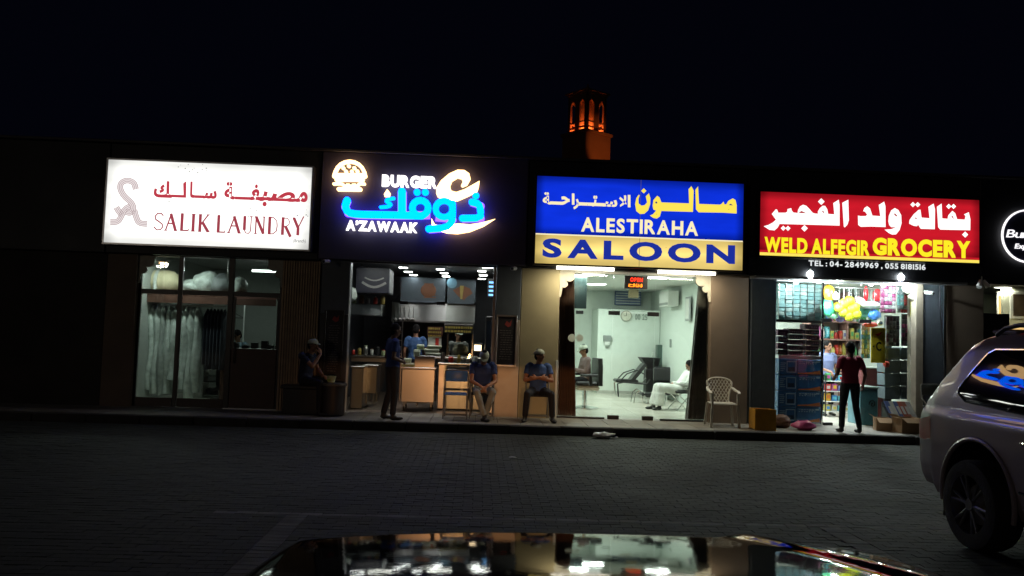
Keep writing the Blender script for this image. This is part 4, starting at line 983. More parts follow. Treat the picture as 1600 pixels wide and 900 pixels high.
xx, _ = P(1258, 665, 14.45); bag('pink_sack', 'crumpled pink plastic sack lying in front of the blue cases', (xx, 14.5, PZ), .22, .16, .085, PLAST('pink_plastic', (.50, .08, .22)), 4)
xx, _ = P(1222, 660, 14.75); bag('brown_sack', 'slumped brown sack between the yellow crate and the blue cases', (xx, 14.8, PZ), .17, .15, .12, mat('brown_sack', (.12, .06, .035), .8, bump=.4), 6)
xx, _ = P(942, 679, 13.8); bag('plastic_bag', 'thin white carrier bag dropped against the kerb before the saloon', (xx, 13.72, .004), .16, .10, .05, PLAST('white_film', (.62, .62, .60)), 9, rough=.5)
p_ = gx_(801, 716, 0); bag('litter_scrap', 'tiny white scrap of litter alone on the road', (p_[0], p_[1], .006), .05, .03, .008, PLAST('white_film', (.62, .62, .60)), 12, 'litter')
p_ = gx_(962, 683, 0); bag('litter_scrap', 'tiny grey crumb of litter beside the dropped carrier bag', (p_[0], p_[1]-.1, .006), .025, .02, .008, PLAST('white_film', (.62, .62, .60)), 13, 'litter')

# ================================================================== LAUNDRY INTERIOR
def px3(px, py, Y): a, z = P(px, py, Y); return (a, Y, z)
def celltube(label, px0, px1, py, Y, m_=TUBEI, power=0, colr=(.9, 1, .95), h=.035, group=None, down=.05):
    a, z = P(px0, py, Y); b, _ = P(px1, py, Y); t = thing('ceiling_light', label, 'light', ((a+b)/2, Y, z), group=group)
    MB().cbox(a, b, Y-.06, Y+.06, z+.03, z+.06, .005).build('housing', WHITEP, t, world=True)
    MB().cyl((a, Y, z), (b, Y, z), h*.7).build('tube', m_, t, world=True)
    if power: lamp('light', 'AREA', (0, 0, -down), power, colr, b-a, .1, (0, 0, 0), t)
    return t
celltube('lit fluorescent tube on the laundry ceiling near the door', 394, 431, 423, 18.0, TUBEI, 11)
celltube('thin fluorescent tube on the laundry ceiling over the middle bay', 340, 361, 405, 19.5, TUBEI, 7)
celltube('added unseen fluorescent tube close behind the head of the laundry glass front', 225, 330, 392, 15.95, TUBEI, 34)  # hidden tube added to light the garments from the front
PLW = mat('plastic_wrap', (.50, .56, .52), .35, var=.3, scale=9, bump=.8, bscale=9); CLOTHD = mat('dark_garment', (.03, .035, .05), .8, bump=.5)
# hanging wrapped garments on a rail
ra, rb = P(205, 478, 16.6)[0], P(318, 485, 16.9)[0]; rz = P(250, 476, 16.7)[1]
rl = thing('garment_rail', 'long steel rail holding the row of plastic wrapped garments in the laundry', 'rail', (ra, 16.75, rz)); MB().cyl((ra-.1, 16.75, rz), (rb+.5, 16.75, rz), .014).cyl((rb+.5, 16.75, rz), (rb+.5, 16.75, 3.1), .01).build('rail', STEEL, rl, world=True)
nG = 12
for k in range(nG):
    x_ = ra+.06+(rb-ra-.1)*k/(nG-1); L_ = random.Random(k+5).uniform(1.65, 1.95) if k not in (7, 8) else 1.5
    w_ = .075; rk = random.Random(k)
    g_ = thing('wrapped_garment', '%s pale plastic wrapped garment from the left on the packed rail' % ORD[k], 'garment', (x_, 16.75, rz-L_), group='plastic wrapped garments on the laundry rail')
    rings = []
    for j in range(13):
        f_ = j/12; z_ = L_*(1-f_)-.02; hw = w_*(.35+.75*min(1, f_*9)); hd = (.16 if f_ > .05 else .06)
        rings.append([((hw*(1+.25*math.sin(k*2.1+a*3+f_*7)))*math.cos(a), hd*math.sin(a)+.03*math.sin(f_*9+k), z_) for a in [q_*math.pi/8 for q_ in range(16)]])
    MB().loft(rings).build('cover', mat('garment_wrap', (.52, .58, .54), .35, var=.35, scale=7, bump=.9, bscale=9, island=.3), g_, smooth=True)
    MB().tube([(0, 0, L_-.03), (0, 0, L_+.03), (.02, 0, L_+.055), (0, 0, L_+.075), (-.015, 0, L_+.06)], .004, 5).build('hanger_hook', STEEL, g_)
for k in range(6):
    x_ = rb+.09+.07*k; Lk = 1.15+.1*(k % 2)
    g_ = thing('dark_garment', '%s dark garment along the rail after the pale wrapped row' % ORD[k], 'garment', (x_, 16.9, rz-.05-Lk), group='dark garments on the laundry rail')
    MB().loft([[(hw*math.cos(a), .2*math.sin(a)*s_, z_) for a in [q_*math.pi/6 for q_ in range(12)]] for z_, hw, s_ in ((0, .035, 1), (Lk*.5, .04, 1), (Lk*.88, .035, 1), (Lk, .01, .2))]).build('cloth', CLOTHD, g_, smooth=True)
# upper shelf with bedding bundles
sz_ = P(250, 456, 16.6)[1]-.02
sh = thing('upper_shelf', 'dark high shelf carrying rolled bedding across the laundry', 'shelf', (ra-.2, 16.9, sz_)); MB().cbox(ra-.15, rb+1.6, 16.45, 17.3, sz_-.05, sz_, .006).build('board', WOOD, sh, world=True); MB().box(ra-.15, rb+1.6, 16.44, 16.449, sz_-.2, sz_-.051).build('fascia_board', WOOD, sh, world=True)
CRB = mat('cream_blanket', (.62, .55, .36), .8, bump=.5, bscale=12); WBD = mat('white_bedding', (.60, .64, .60), .6, bump=.8, bscale=8)
a, z = P(238, 437, 16.8)
rb_ = thing('rolled_blanket', 'cream rolled blanket tied with a white strip, first on the high shelf', 'blanket', (a, 16.8, sz_))
MB().cyl((-.33, .0, .24), (.33, .02, .24), .235, .24, 20, rnd=1).build('roll', CRB, rb_, smooth=True)
MB().cyl((.12, .0, .24), (.18, .0, .24), .25, .25, 20).cyl((.15, -.245, .22), (.17, -.27, -.06), .03, .035, 8).build('tie', WBD, rb_, smooth=True)
for px_, w_, h_, sd_, lab in ((300, .26, .16, 21, 'small clear wrapped bundle next to the cream roll'), (321, .26, .25, 22, 'large shiny wrapped duvet in the middle of the high shelf'), (345, .22, .22, 23, 'grey wrapped bundle right of the shiny duvet'), (372, .18, .2, 24, 'last wrapped bundle on the high shelf above the door')):
    a, z = P(px_, 445, 16.8); bag('bedding_bundle', lab, (a, 16.85, sz_+.002), w_, .25, h_, PLW if sd_ != 23 else mat('grey_wrap', (.2, .22, .22), .4, bump=.6), sd_, 'bundle', rough=.15)
# counter, shelf unit and the man inside
a0, z0 = P(322, 560, 17.8); a1, _ = P(346, 560, 17.8)
su = thing('shelf_unit', 'pale low shelf unit with dark folded cloth in the laundry', 'shelf', ((a0+a1)/2, 17.9, .15)); 
for x_ in (a0-.02, a1): MB().cbox(x_, x_+.02, 17.7, 18.1, .15, 1.05, .003).build('side_panel', WHITEP, su, world=True)
for k in range(4): MB().cbox(a0+.001, a1-.001, 17.7, 18.1, .17+k*.28, .19+k*.28, .003).build('shelf_board', WHITEP, su, world=True)
for k in range(3): MB().cbox(a0+.04, a1-.05, 17.75, 18.05, .191+k*.28, .33+k*.28, .03).build('folded_cloth', CLOTHD if k != 1 else mat('grey_cloth', (.3, .32, .33), .8), su, world=True)
b0, bz = P(357, 543, 17.0); b1, _ = P(432, 545, 17.0)
ct = thing('laundry_counter', 'counter with a pale top behind the laundry door', 'counter', ((b0+b1)/2, 17.2, .15)); MB().cbox(b0-.2, b1+.2, 16.95, 17.6, bz-.05, bz-.01, .01).build('top', WHITEP, ct, world=True); MB().box(b0-.15, b1+.15, 17.0, 17.55, .15, bz-.051).build('front', WOOD, ct, world=True)
for k, (px_, hh) in enumerate(((368, .10), (384, .06), (398, .12), (414, .17), (424, .08))):
    a, z = P(px_, 540, 17.15); c_ = thing('desk_item', ['black stapler on the laundry counter, nearest the door frame', 'flat dark pad on the laundry counter', 'small dark box on the laundry counter', 'tall dark tin on the laundry counter, near the wall', 'low dark box at the end of the laundry counter'][k], 'item', (a, 17.15, bz-.009))
    MB().cbox(-.07, .07, -.06, .06, 0, hh, .01).build('case', BLACKM, c_); MB().cbox(-.05, .05, -.062, .04, hh+.001, hh+.012, .003).build('lid', ALU, c_)
J = sit_pose(.45); J['face'] = (-.3, -.8, -.4); J['wr'] = [(-.2, -.38, .9), (.15, -.38, .9)]
a, z = P(371, 520, 17.9); person('man in a pale blue shirt bent over the laundry counter', (a, 18.0, .3), R(-15), J, mat('pale_blue_shirt', (.16, .26, .32), .8), DJEANS, SKIN, sleeve=.5, vox=.013)
hg = thing('coat_hanger', 'dark empty hanger on the laundry back wall above the man', 'hanger', px3(368, 490, 19)); MB().tube([(-.2, 0, -.1), (0, 0, 0), (.2, 0, -.1), (-.2, 0, -.1)], .008, 6).tube([(0, 0, 0), (0, 0, .05), (.02, 0, .07)], .005, 5).build('wire', BLACKM, hg)
pl_ = thing('pipe_rail', 'pale upright pole behind the laundry counter', 'pole', px3(381, 500, 18.6)); pl_.location.z = .15; MB().cyl((0, 0, 0), (0, 0, 2.3), .016).build('pole', WHITEP, pl_)

# ================================================================== BURGER SHOP INTERIOR
DL = emit('downlight', (1, 1, 1), 20)
dls = [(549, 404, 15.75, .2), (570, 410, 16.3, .2), (658, 405, 15.75, .2), (663, 412, 16.4, .15), (630, 418.5, 17.2, .15), (638, 425, 17.9, .15), (646, 430, 18.5, .15), (688, 421, 17.2, .15), (694, 427, 17.9, .15), (697, 432, 18.5, .15),
       (760, 411, 15.75, .17), (762, 418, 16.4, .16), (753, 424, 17.0, .15), (755, 430.5, 17.7, .15), (753, 436, 18.4, .15)]
DLN = [(ORD[i], c_) for c_, n__ in (('pair over the pale post', 2), ('front pair at mid opening', 2), ('left receding row', 3), ('receding middle row', 3), ('row along the right wall', 5)) for i in range(n__)]
for k, (px_, py_, Y, w_) in enumerate(dls):
    w_ *= 1.35 if Y < 16.5 else 1.1
    a, z = P(px_, py_, Y); z = min(z, 3.09); t = thing('downlight', 'glowing downlight, %s of the %s in the dark burger shop ceiling' % DLN[k], 'light', (a, Y, z), group='downlights in the burger shop ceiling')
    MB().cbox(-w_/2-.015, w_/2+.015, -.10, .10, .006, .022, .003).build('trim', WHITEP, t); MB().box(-w_/2, w_/2, -.085, .085, -.004, .004).build('diffuser', DL, t)
for xx, Y, p_ in ((-1.9, 16.3, 7), (-.7, 16.3, 8), (.2, 16.5, 8), (-.9, 17.6, 2.5), (.1, 17.6, 2.5)): 
    lamp('shop_light', 'AREA', (xx, Y, 3.05), p_, (1, .98, .92), .5, .3)
for o in [o for o in bpy.data.objects if o.name.startswith('shop_light')]: o.parent = bld; o.location = Vector(o.location)-Vector(bld.location); o.name = 'light'
for px_ in (644, 695): a_ = P(px_, 432, 18.52)[0]; lamp('light', 'SPOT', (a_, 18.52-15.6, 3.04), 9, (1, .97, .85), .03, parent=bld, spot=34, blend=.6)
HST = mat('brushed_hood_steel', (.34, .35, .34), .30, 1., var=.03, scale=2); _b = HST.node_tree.nodes['Principled BSDF']; _b.inputs['Anisotropic'].default_value = .93; _b.inputs['Anisotropic Rotation'].default_value = .25
_t = HST.node_tree.nodes.new('ShaderNodeTangent'); _t.direction_type = 'RADIAL'; _t.axis = 'Z'; HST.node_tree.links.new(_t.outputs[0], _b.inputs['Tangent'])
# hood and menu boards
hd = thing('extractor_hood', 'wide stainless steel extractor hood along the back of the burger kitchen', 'hood', px3(680, 500, 18.9))
a0, a1, z0, z1 = pbox(612, 742, 474, 501, 18.7); hd.location = ((a0+a1)/2, 18.9, z0)
MB().prismx([(18.7, z0), (18.72, z1), (20.3, z1+.25), (20.3, z0)], a0, a1).build('canopy', HST, hd, world=True); MB().cbox(a0, a1, 18.66, 18.71, z0-.05, z0+.0, .004).build('lip', STEEL, hd, world=True)
a2, _, z2, z3 = pbox(548, 612, 475, 493, 17.7)
h2 = thing('side_hood', 'smaller steel hood on the left side of the burger kitchen', 'hood', (a2, 17.8, z2)); MB().cbox(a2-.2, a0-.12, 17.7, 18.6, z2, z3, .01).build('canopy', HST, h2, world=True)
MN = mat('menu_board_dark', (.06, .08, .10), .4)
MORG = mat('print_orange', (.16, .055, .02), .5); MWH = mat('print_pale', (.55, .56, .52), .5); MYE = mat('print_yellow', (.35, .26, .06), .5); MRD = mat('print_red', (.45, .03, .02), .5); MBL = mat('print_blue', (.10, .22, .3), .5)
for i, (p0, p1, q0, q1, lab) in enumerate(((626, 696, 434, 473, 'dark menu board with a faint orange picture over the steel hood'), (699, 743, 437, 475, 'dark menu board with an orange drink picture and blue badge over the hood'))):
    a0, a1, z0, z1 = pbox(p0, p1, q0, q1, 18.6); t = thing('menu_board', lab, 'menu', ((a0+a1)/2, 18.6, z0)); MB().cbox(a0, a1, 18.6, 18.66, z0, z1, .005).build('board', MN, t, world=True)
    w_ = a1-a0; h_ = z1-z0
    if i == 0:
        L = MB(); r_ = random.Random(2)
        for k in range(7): L.box(a0+w_*.52, a0+w_*(.60+.2*r_.random()), 18.594, 18.599, z0+h_*(.2+.09*k), z0+h_*(.24+.09*k))
        L.build('print', MORG, t, world=True); MB().ell((a0+w_*.62, 18.6, z0+h_*.5), .18, .01, .16).build('picture', MORG, t, world=True)
    else:
        L = MB().prism([(a0+w_*(.2+x_), z0+h_*z_) for x_, z_ in ((0, .55), (.2, .7), (.35, .75), (.6, .65), (.7, .45), (.5, .3), (.4, .15), (.2, .3))][::-1], 18.593, 18.599); L.build('picture', MORG, t, world=True)
        MB().prism([(a0+w_*(.44+x_), z0+h_*z_) for x_, z_ in ((0, .75), (.14, .75), (.10, .2), (.03, .2))][::-1], 18.588, 18.5925).build('glass_picture', MYE, t, world=True)
        MB().cyl((a0+w_*.15, 18.592, z0+h_*.85), (a0+w_*.15, 18.599, z0+h_*.85), .12, n=20).build('badge', MBL, t, world=True)
# suspended black box with burger drawing
a0, a1, z0, z1 = pbox(556, 608, 418, 458, 17.0); t = thing('hanging_lightbox', 'hanging black box with a pale burger drawing near the burger shop ceiling', 'sign', ((a0+a1)/2, 17, z0))
MB().cbox(a0, a1, 17.0, 17.9, z0, z1, .01).build('box', mat('box_navy', (.02, .02, .035), .4), t, world=True)
MB().box(a1+.001, a1+.006, 17.1, 17.8, z0+.03, z1-.03).build('side_picture', mat('box_side', (.35, .36, .36), .5), t, world=True)
L = MB(); cx_ = a0+(a1-a0)*.55; cz_ = z0+(z1-z0)*.42
L.strokes([(cx_-.25*1+.5*k/8*1, cz_-.10*math.sin(math.pi*k/8)) for k in range(9)], .05, 16.99, 16.999); L.strokes([(cx_-.2+.4*k/8, cz_+.10-.06*math.sin(math.pi*k/8)) for k in range(9)], .03, 16.99, 16.999)
L.build('drawing', mat('faint_white', (.28, .27, .26), .6), t, world=True)
MB().cyl((a0+.1, 17.1, z1), (a0+.1, 17.1, 3.1), .01).build('hanger', BLACKM, t, world=True)
a, z = P(546, 462, 16.9); b_ = bag('wrapped_bag', 'clear wrapped bag of buns on the steel ledge by the pale post', (a+.05, 16.95, z-.12), .10, .10, .15, PLW, 31, rough=.2)
# chalk menu boards on the piers, framed
def chalk(p0, p1, q0, q1, lab, fm, seed):
    a0, a1, z0, z1 = pbox(p0, p1, q0, q1, WY-.05); t = thing('chalk_menu', lab, 'menu', ((a0+a1)/2, WY-.04, z0))
    MB().box(a0, a1, WY-.045, WY-.021, z0, z1).build('board', mat('chalkboard', (.035, .03, .035), .6, var=.3), t, world=True)
    for bx_ in ((a0-.02, a0+.012, z0-.02, z1+.02), (a1-.012, a1+.02, z0-.02, z1+.02)): MB().cbox(bx_[0], bx_[1], WY-.06, WY-.0215, bx_[2], bx_[3], .004).build('frame_bar', fm, t, world=True)
    for bz_ in (z0-.02, z1-.012): MB().cbox(a0+.013, a1-.013, WY-.06, WY-.0215, bz_, bz_+.032, .004).build('frame_bar', fm, t, world=True)
    r_ = random.Random(seed); L = MB(); z_ = z1-.28
    while z_ > z0+.08:
        x_ = a0+.05+r_.uniform(0, .03)
        while x_ < a1-.09:
            w_ = r_.uniform(.02, .06); L.box(x_, min(x_+w_, a1-.04), WY-.048, WY-.0455, z_, z_+r_.uniform(.009, .014)); x_ += w_+.015
        z_ -= .045
    tag(L.build('chalk_writing', mat('chalk', (.20, .19, .18), .8), t, world=True), kind='stuff')
    MB().prism([((a0+a1)/2+.03+x_, z1-.16+z_) for x_, z_ in ((-.07, 0), (-.03, .07), (.02, .03), (.06, .09), (.05, -.02), (0, -.05))][::-1], WY-.049, WY-.0455).build('drawing', mat('chalk_red', (.40, .06, .05), .7), t, world=True)
chalk(776, 806, 494, 571, 'framed dark chalk menu on the pier right of the burger shop', ALU, 1)
chalk(507, 534, 486, 590, 'dark chalk menu on the pier left of the burger shop', DARKG, 2)
# counters and cart
def steelbox(name, lab, p0, p1, q0, q1, Y, dep, cat='counter', leg=True):
    a0, a1, z0, z1 = pbox(p0, p1, q0, q1, Y); t = thing(name, lab, cat, ((a0+a1)/2, Y+dep/2, .15))
    z0 = max(z0, .16)
    MB().cbox(a0, a1, Y, Y+dep, z0, z1-.035, .012).build('body', STEEL, t, world=True); MB().cbox(a0-.02, a1+.02, Y-.02, Y+dep+.01, z1-.034, z1, .008).build('top', STEEL, t, world=True)
    if leg:
        for x_ in (a0+.06, a1-.06):
            for y_ in (Y+.06, Y+dep-.06):
                MB().cyl((x_, y_, z0), (x_, y_, .22), .018).build('leg', STEEL, t, world=True)
                if name == 'steel_cart': MB().cyl((x_-.015, y_, .195), (x_+.015, y_, .195), .045).build('wheel', BLACKM, t, world=True)
    return t, a0, a1, z0, z1
_, c0_, c1_, cz0, cz1 = steelbox('steel_cart', 'steel cart on castors glowing orange in front of the kitchen, loaded with boxes', 627, 679, 574, 629, 15.9, .6, 'cart')
steelbox('steel_counter', 'tall steel cabinet beside the pale post at the left of the burger shop', 548, 567, 572, 640, 15.95, .7, leg=False)
steelbox('steel_counter', 'narrow steel cabinet with a dark gap behind the standing man', 569, 589, 570, 615, 16.4, .6)
steelbox('steel_counter', 'long steel counter behind the blue folding chair', 684, 770, 568, 640, 16.3, .6, leg=False)
st_, *_r = steelbox('dark_counter', 'dark worktop running left of the cart inside the kitchen', 548, 620, 556, 566, 17.3, .6, leg=False)
a0, a1, z0, z1 = pbox(648, 678, 559, 576, 15.95); t = crate('steel_tray', 'grey steel tray full of cartons on top of the cart', ((a0+a1)/2, 16.2, cz1+.002), a1-a0, .4, z1-z0, STEEL, 'tray')
WC = mat('white_carton', (.55, .62, .48), .7); WC2 = mat('green_carton', (.45, .55, .30), .7)
for k, (p0, p1, q0, q1, Y, lab) in enumerate(((627, 647, 567, 575, 15.95, 'flat pale food carton lying left of the steel tray'), (630, 642, 560, 567, 16.0, 'upper pale food carton left of the steel tray'), (646, 656, 546, 558, 16.35, 'upright pale carton behind the steel tray'), (651, 662, 538, 546, 16.4, 'pale carton leaning on top of the upright carton'),
        (664, 688, 551, 557, 16.55, 'lowest of the wide cartons stacked behind the cart'), (662, 686, 545, 551, 16.55, 'middle wide carton of the stack behind the cart'), (667, 690, 539.5, 545, 16.55, 'topmost wide carton of the stack behind the cart'))):
    a0, a1, z0, z1 = pbox(p0, p1, q0, q1, Y); t = thing('food_carton', lab, 'carton', ((a0+a1)/2, Y+.1, z0))
    MB().loft([[((a0+a1)/2*0+sx_*(a1-a0)/2*k_, sy_*.11*k_, z_*(z1-z0)) for sx_, sy_ in ((-1, -1), (1, -1), (1, 1), (-1, 1))] for z_, k_ in ((0, .86), (.7, 1))]).build('tray', WC if k % 3 else WC2, t)
    MB().loft([[(sx_*(a1-a0)/2*k_, sy_*.11*k_, z_*(z1-z0)) for sx_, sy_ in ((-1, -1), (1, -1), (1, 1), (-1, 1))] for z_, k_ in ((.71, 1.01), (.98, .9))]).build('lid', WC, t)
# support table under the stack and display
tb = thing('prep_table', 'steel table behind the cart under the carton stack and display case', 'table', (P(700, 560, 16.7)[0], 16.8, .15)); zt_ = P(690, 557.5, 16.6)[1]
MB().cbox(P(650, 560, 16.5)[0], P(768, 560, 16.5)[0], 16.5, 17.2, zt_-.04, zt_, .006).build('top', STEEL, tb, world=True)
for p0 in (652, 766):
    for y_ in (16.95, 17.15): a = P(p0, 560, 16.6)[0]; MB().cyl((a, y_, .15), (a, y_, zt_-.041), .02).build('leg', STEEL, tb, world=True)
# display case with striped roof
a0, a1, z0, z1 = pbox(699, 738, 521, 566, 16.75); z0 = zt_+.002
dc = thing('display_case', 'glass popcorn style display case with a yellow and black roof sign', 'display', ((a0+a1)/2, 16.95, z0))
for x_ in (a0, a1):
    for y_ in (16.75, 17.15): MB().cbox(x_-.015, x_+.015, y_-.015, y_+.015, z0, z1, .003).build('post', CHROME, dc, world=True)
MB().box(a0+.016, a1-.016, 16.746, 16.752, z0+.02, z1-.01).build('pane', GLASS, dc, world=True); MB().cbox(a0-.02, a1+.02, 16.72, 17.18, z0-.0, z0+.02, .004).build('base', STEEL, dc, world=True)
r0, r1, rz0, rz1 = pbox(693, 740, 506, 521, 16.6)
MB().cbox(r0, r1, 16.65, 17.25, rz0, rz1, .02).build('roof', mat('roof_black', (.03, .025, .02), .5), dc, world=True)
L = MB(); r_ = random.Random(5)
for k in range(2):
    x_ = r0+.03
    while x_ < r1-.05: w_ = r_.uniform(.025, .06); L.box(x_, x_+w_, 16.64, 16.649, rz0+.02+k*.08, rz0+.065+k*.08); x_ += w_+.012
L.build('roof_print', MYE, dc, world=True)
bag('popcorn_pile', 'pale heap of snacks inside the glass display case', ((a0+a1)/2, 16.95, z0+.022), .16, .12, .12, mat('popcorn', (.6, .55, .4), .8, bump=1, bscale=40), 41, 'snack', rough=.2)
# menu stand with red print
a0, a1, z0, z1 = pbox(669, 690, 512, 544, 16.65); t = thing('menu_stand', 'upright white poster stand with red and yellow header beside the display case', 'poster', ((a0+a1)/2, 16.7, z0))
MB().cbox(a0, a1, 16.65, 16.68, z0, z1, .004).build('board', MWH, t, world=True); h_ = z1-z0; w_ = a1-a0
MB().box(a0-.02, a1+.02, 16.64, 16.6495, z1-h_*.42, z1+.02).build('header', mat('header_dark', (.08, .03, .02), .5), t, world=True)
L = MB(); r_ = random.Random(8)
for k in range(3):
    x_ = a0
    while x_ < a1-.03: q_ = r_.uniform(.02, .05); L.box(x_, x_+q_, 16.632, 16.639, z1-.04-k*.075, z1-.0-k*.075); x_ += q_+.01
L.build('header_print', MYE, t, world=True); MB().box(a0+w_*.55, a0+w_*.8, 16.64, 16.649, z0+.03, z0+h_*.5).build('red_print', MRD, t, world=True)
a0, a1, z0, z1 = pbox(613, 628, 501, 560, 18.2); t = thing('kitchen_rack', 'narrow steel rack with small jars left of the cook', 'rack', ((a0+a1)/2, 18.3, z0))
for x_ in (a0, a1): MB().box(x_-.01, x_+.01, 18.2, 18.22, .15, z1).build('upright', STEEL, t, world=True)
for k in range(5): MB().box(a0+.011, a1-.011, 18.2, 18.45, z0+.1+k*.15, z0+.115+k*.15).build('shelf_board', STEEL, t, world=True)
a0, a1, z0, z1 = pbox(757, 772, 494, 640, 16.2); t = thing('drinks_fridge', 'tall narrow black drinks fridge beside the right edge of the burger shop', 'fridge', ((a0+a1)/2, 16.4, .15)); MB().cbox(a0, a1, 16.25, 16.85, .16, z1, .015).build('cabinet', BLACKM, t, world=True); MB().box(a0+.02, a1-.02, 16.243, 16.249, .3, z1-.1).build('door_glass', mat('fridge_glass', (.03, .04, .06), .08), t, world=True); MB().box(a1-.035, a1-.025, 16.22, 16.242, .9, 1.4).build('handle', STEEL, t, world=True)
a0, a1, z0, z1 = pbox(741, 752, 539, 548, 17.0); t = thing('oven_lamp', 'small bright warm heat lamp at the back near the black fridge', 'light', ((a0+a1)/2, 17, z0)); MB().box(a0, a1, 17, 17.01, z0, z1).build('glow', emit('oven_glow', (1, .72, .45), 5), t, world=True); MB().cbox(a0-.03, a1+.03, 17.011, 17.2, z0-.04, z1+.04, .01).build('case', BLACKM, t, world=True)
MB().cyl((a0+.05, 17.1, .15), (a0+.05, 17.1, z0-.04), .02).build('stem', BLACKM, t, world=True)
# blue digital strip on the right wall
a, z = P(769, 450, 17.2); t = thing('blue_sign_light', 'stack of small blue lit strips high on the right edge of the burger shop', 'sign', (a, 17.2, z-.15)); MB().box(-.10, .10, .02, .06, -.05, .35).build('case', BLACKM, t)
for k in range(4): MB().box(-.07, .07, .008, .019, -.02+k*.09, .02+k*.09).build('strip', emit('blue_strip', (.2, .5, 1), 2.5), t)
# clutter on the counters
CN = ['red sauce bottle', 'yellow sauce bottle', 'steel shaker', 'white cup stack', 'dark jar', 'green lidded tub', 'orange canister', 'silver kettle']
CM = [MRD, MYE, STEEL, MWH, BLACKM, WC2, MORG, STEEL]
for k in range(18):
    if k < 7: px_, Y, zc_, wh_ = 552+k*9.5, 17.5, P(590, 556, 17.3)[1], 'long dark worktop at the left of the kitchen'
    elif k < 13: px_, Y, zc_, wh_ = 692+(k-7)*12.5, 16.5, P(727, 568, 16.3)[1], 'long steel counter behind the blue chair'
    else: px_, Y, zc_, wh_ = 550+(k-13)*11, 17.75, P(580, 475, 17.7)[1], 'top of the side hood'
    c_ = k % 8; hh = .12+.09*((k*37) % 5)/4; rr_ = .035+.02*((k*13) % 3)/2
    if k >= 13: zc_ += .002
    t = thing(('sauce_bottle', 'sauce_bottle', 'shaker', 'cup_stack', 'jar', 'tub', 'canister', 'kettle')[c_], '%s, %s along the %s' % (CN[c_], ORD[k if k < 7 else k-7 if k < 13 else k-13], wh_), 'container', (P(px_, 560, Y)[0], Y, zc_+.002))
    MB().lathe((0, 0, 0), [(rr_*.9, 0), (rr_, .01), (rr_*(1 if c_ != 3 else 1.15), hh*.7), (rr_*(.45 if c_ < 3 else .95), hh*.9)], 12).build('body', CM[c_], t, smooth=True); MB().cyl((0, 0, hh*.9), (0, 0, hh), rr_*(.3 if c_ < 2 else .7), n=10).build('lid', CM[(c_+3) % 8], t)
for k in range(5):
    a_, z_ = P(618+k*7, 478, 18.6); t = thing('ladle', 'steel ladle hanging from the hood rail, %s from the left' % ORD[k], 'utensil', (a_, 18.62, z_-.35)); MB().cyl((0, 0, .08), (0, 0, .34), .008, n=6).build('handle', STEEL, t); MB().ell((0, 0, .04), .045, .045, .04).build('bowl', STEEL, t, smooth=True)
# people behind
J = stand_pose(); a, z = P(650, 520, 18.2); J['face'] = (0, -1, -.3)
person('cook in a blue shirt seen from behind at the back of the kitchen', (a, 18.2, .16), R(180), J, BLUES, DJEANS, SKIN, vox=.013)
J = stand_pose(); J['wr'] = [(-.2, -.25, 1.05), (.2, -.2, 1.0)]; a, z = P(716, 540, 17.6)
person('worker in dark clothes and a pale cap half hidden by the glass display case', (a, 17.6, .16), R(20), J, mat('grey_shirt', (.25, .25, .24), .8), DJEANS, SKIN, cap=CAPM, vox=.013, sc=.95)

# ================================================================== SALOON INTERIOR
for xx, Y, p_ in ((2.2, 17.5, 58), (3.9, 17.5, 58), (3.0, 20.5, 74)):
    t = thing('ceiling_light', '%s ceiling panel inside the saloon' % ('front left', 'front right', 'rear glowing')[0 if xx < 2.5 else 1 if xx > 3.5 else 2], 'light', (xx, Y, 3.07), group='ceiling panels in the saloon')
    MB().cbox(-.25, .25, -.25, .25, -.0, .008, .002).build('frame', WHITEP, t); MB().box(-.22, .22, -.22, .22, -.012, -.001).build('diffuser', TUBEI, t)
    lamp('light', 'AREA', (0, 0, -.03), p_, (.90, 1, .92), .5, .5, parent=t)
celltube('slim tube light near the front of the saloon ceiling', 911, 944, 428, 17.0, TUBEI, 0); 
CUR = mat('dark_curtain', (.36, .33, .31), .85, var=.2, bump=.3); CURR = mat('brown_curtain', (.34, .2, .16), .85, var=.2, bump=.3)
def curtain(label, pts_top, pts_bot, Y, m_, n=26, zt=2.93, zb=.17):
    t = thing('curtain', label, 'curtain', (pts_bot[0], Y, zb)); rings = []
    for j in range(10):
        f_ = j/9; x0_ = pts_top[0]*(1-f_)+pts_bot[0]*f_; x1_ = pts_top[1]*(1-f_)+pts_bot[1]*f_; z_ = zt+(zb-zt)*f_; r_ = []
        for k in range(n*2+1): x_ = x0_+(x1_-x0_)*k/(n*2); r_.append((x_, Y+.045*math.sin(k*1.25+f_*.6)-.01, z_))
        r_ += [(a, b+.012, c) for a, b, c in r_[::-1]]; rings.append(r_)
    MB().loft(rings).build('cloth', m_, t, world=True, smooth=True); MB().cyl((min(pts_top[0], pts_bot[0])-.05, Y, zt+.02), (max(pts_top[1], pts_bot[1])+.05, Y, zt+.02), .015).build('rod', ALU, t, world=True)
curtain('dark curtain drawn at the left side of the saloon window', (P(873, 440, 15.62)[0], P(897, 440, 15.62)[0]), (P(870, 640, 15.62)[0], P(900, 640, 15.62)[0]), 15.62, CURR)
curtain('dark curtain drawn at the right side of the saloon window', (P(1092, 440, 15.62)[0], P(1112, 440, 15.62)[0]), (P(1071, 640, 15.62)[0], P(1112, 640, 15.62)[0]), 15.62, CUR)
a0, a1, z0, z1 = pbox(897, 917, 432, 482, 17.5); t = thing('wall_screen', 'dark wall mounted screen at the upper left of the saloon', 'screen', (a0, 17.5, z0)); MB().cbox(a0, a1, 17.5, 17.56, z0, z1, .01).build('panel', mat('screen_dark', (.02, .03, .03), .15), t, world=True); MB().cbox((a0+a1)/2-.08, (a0+a1)/2+.08, 17.5, 17.6, z0-.12, z0-.04, .01).build('bracket', BLACKM, t, world=True)
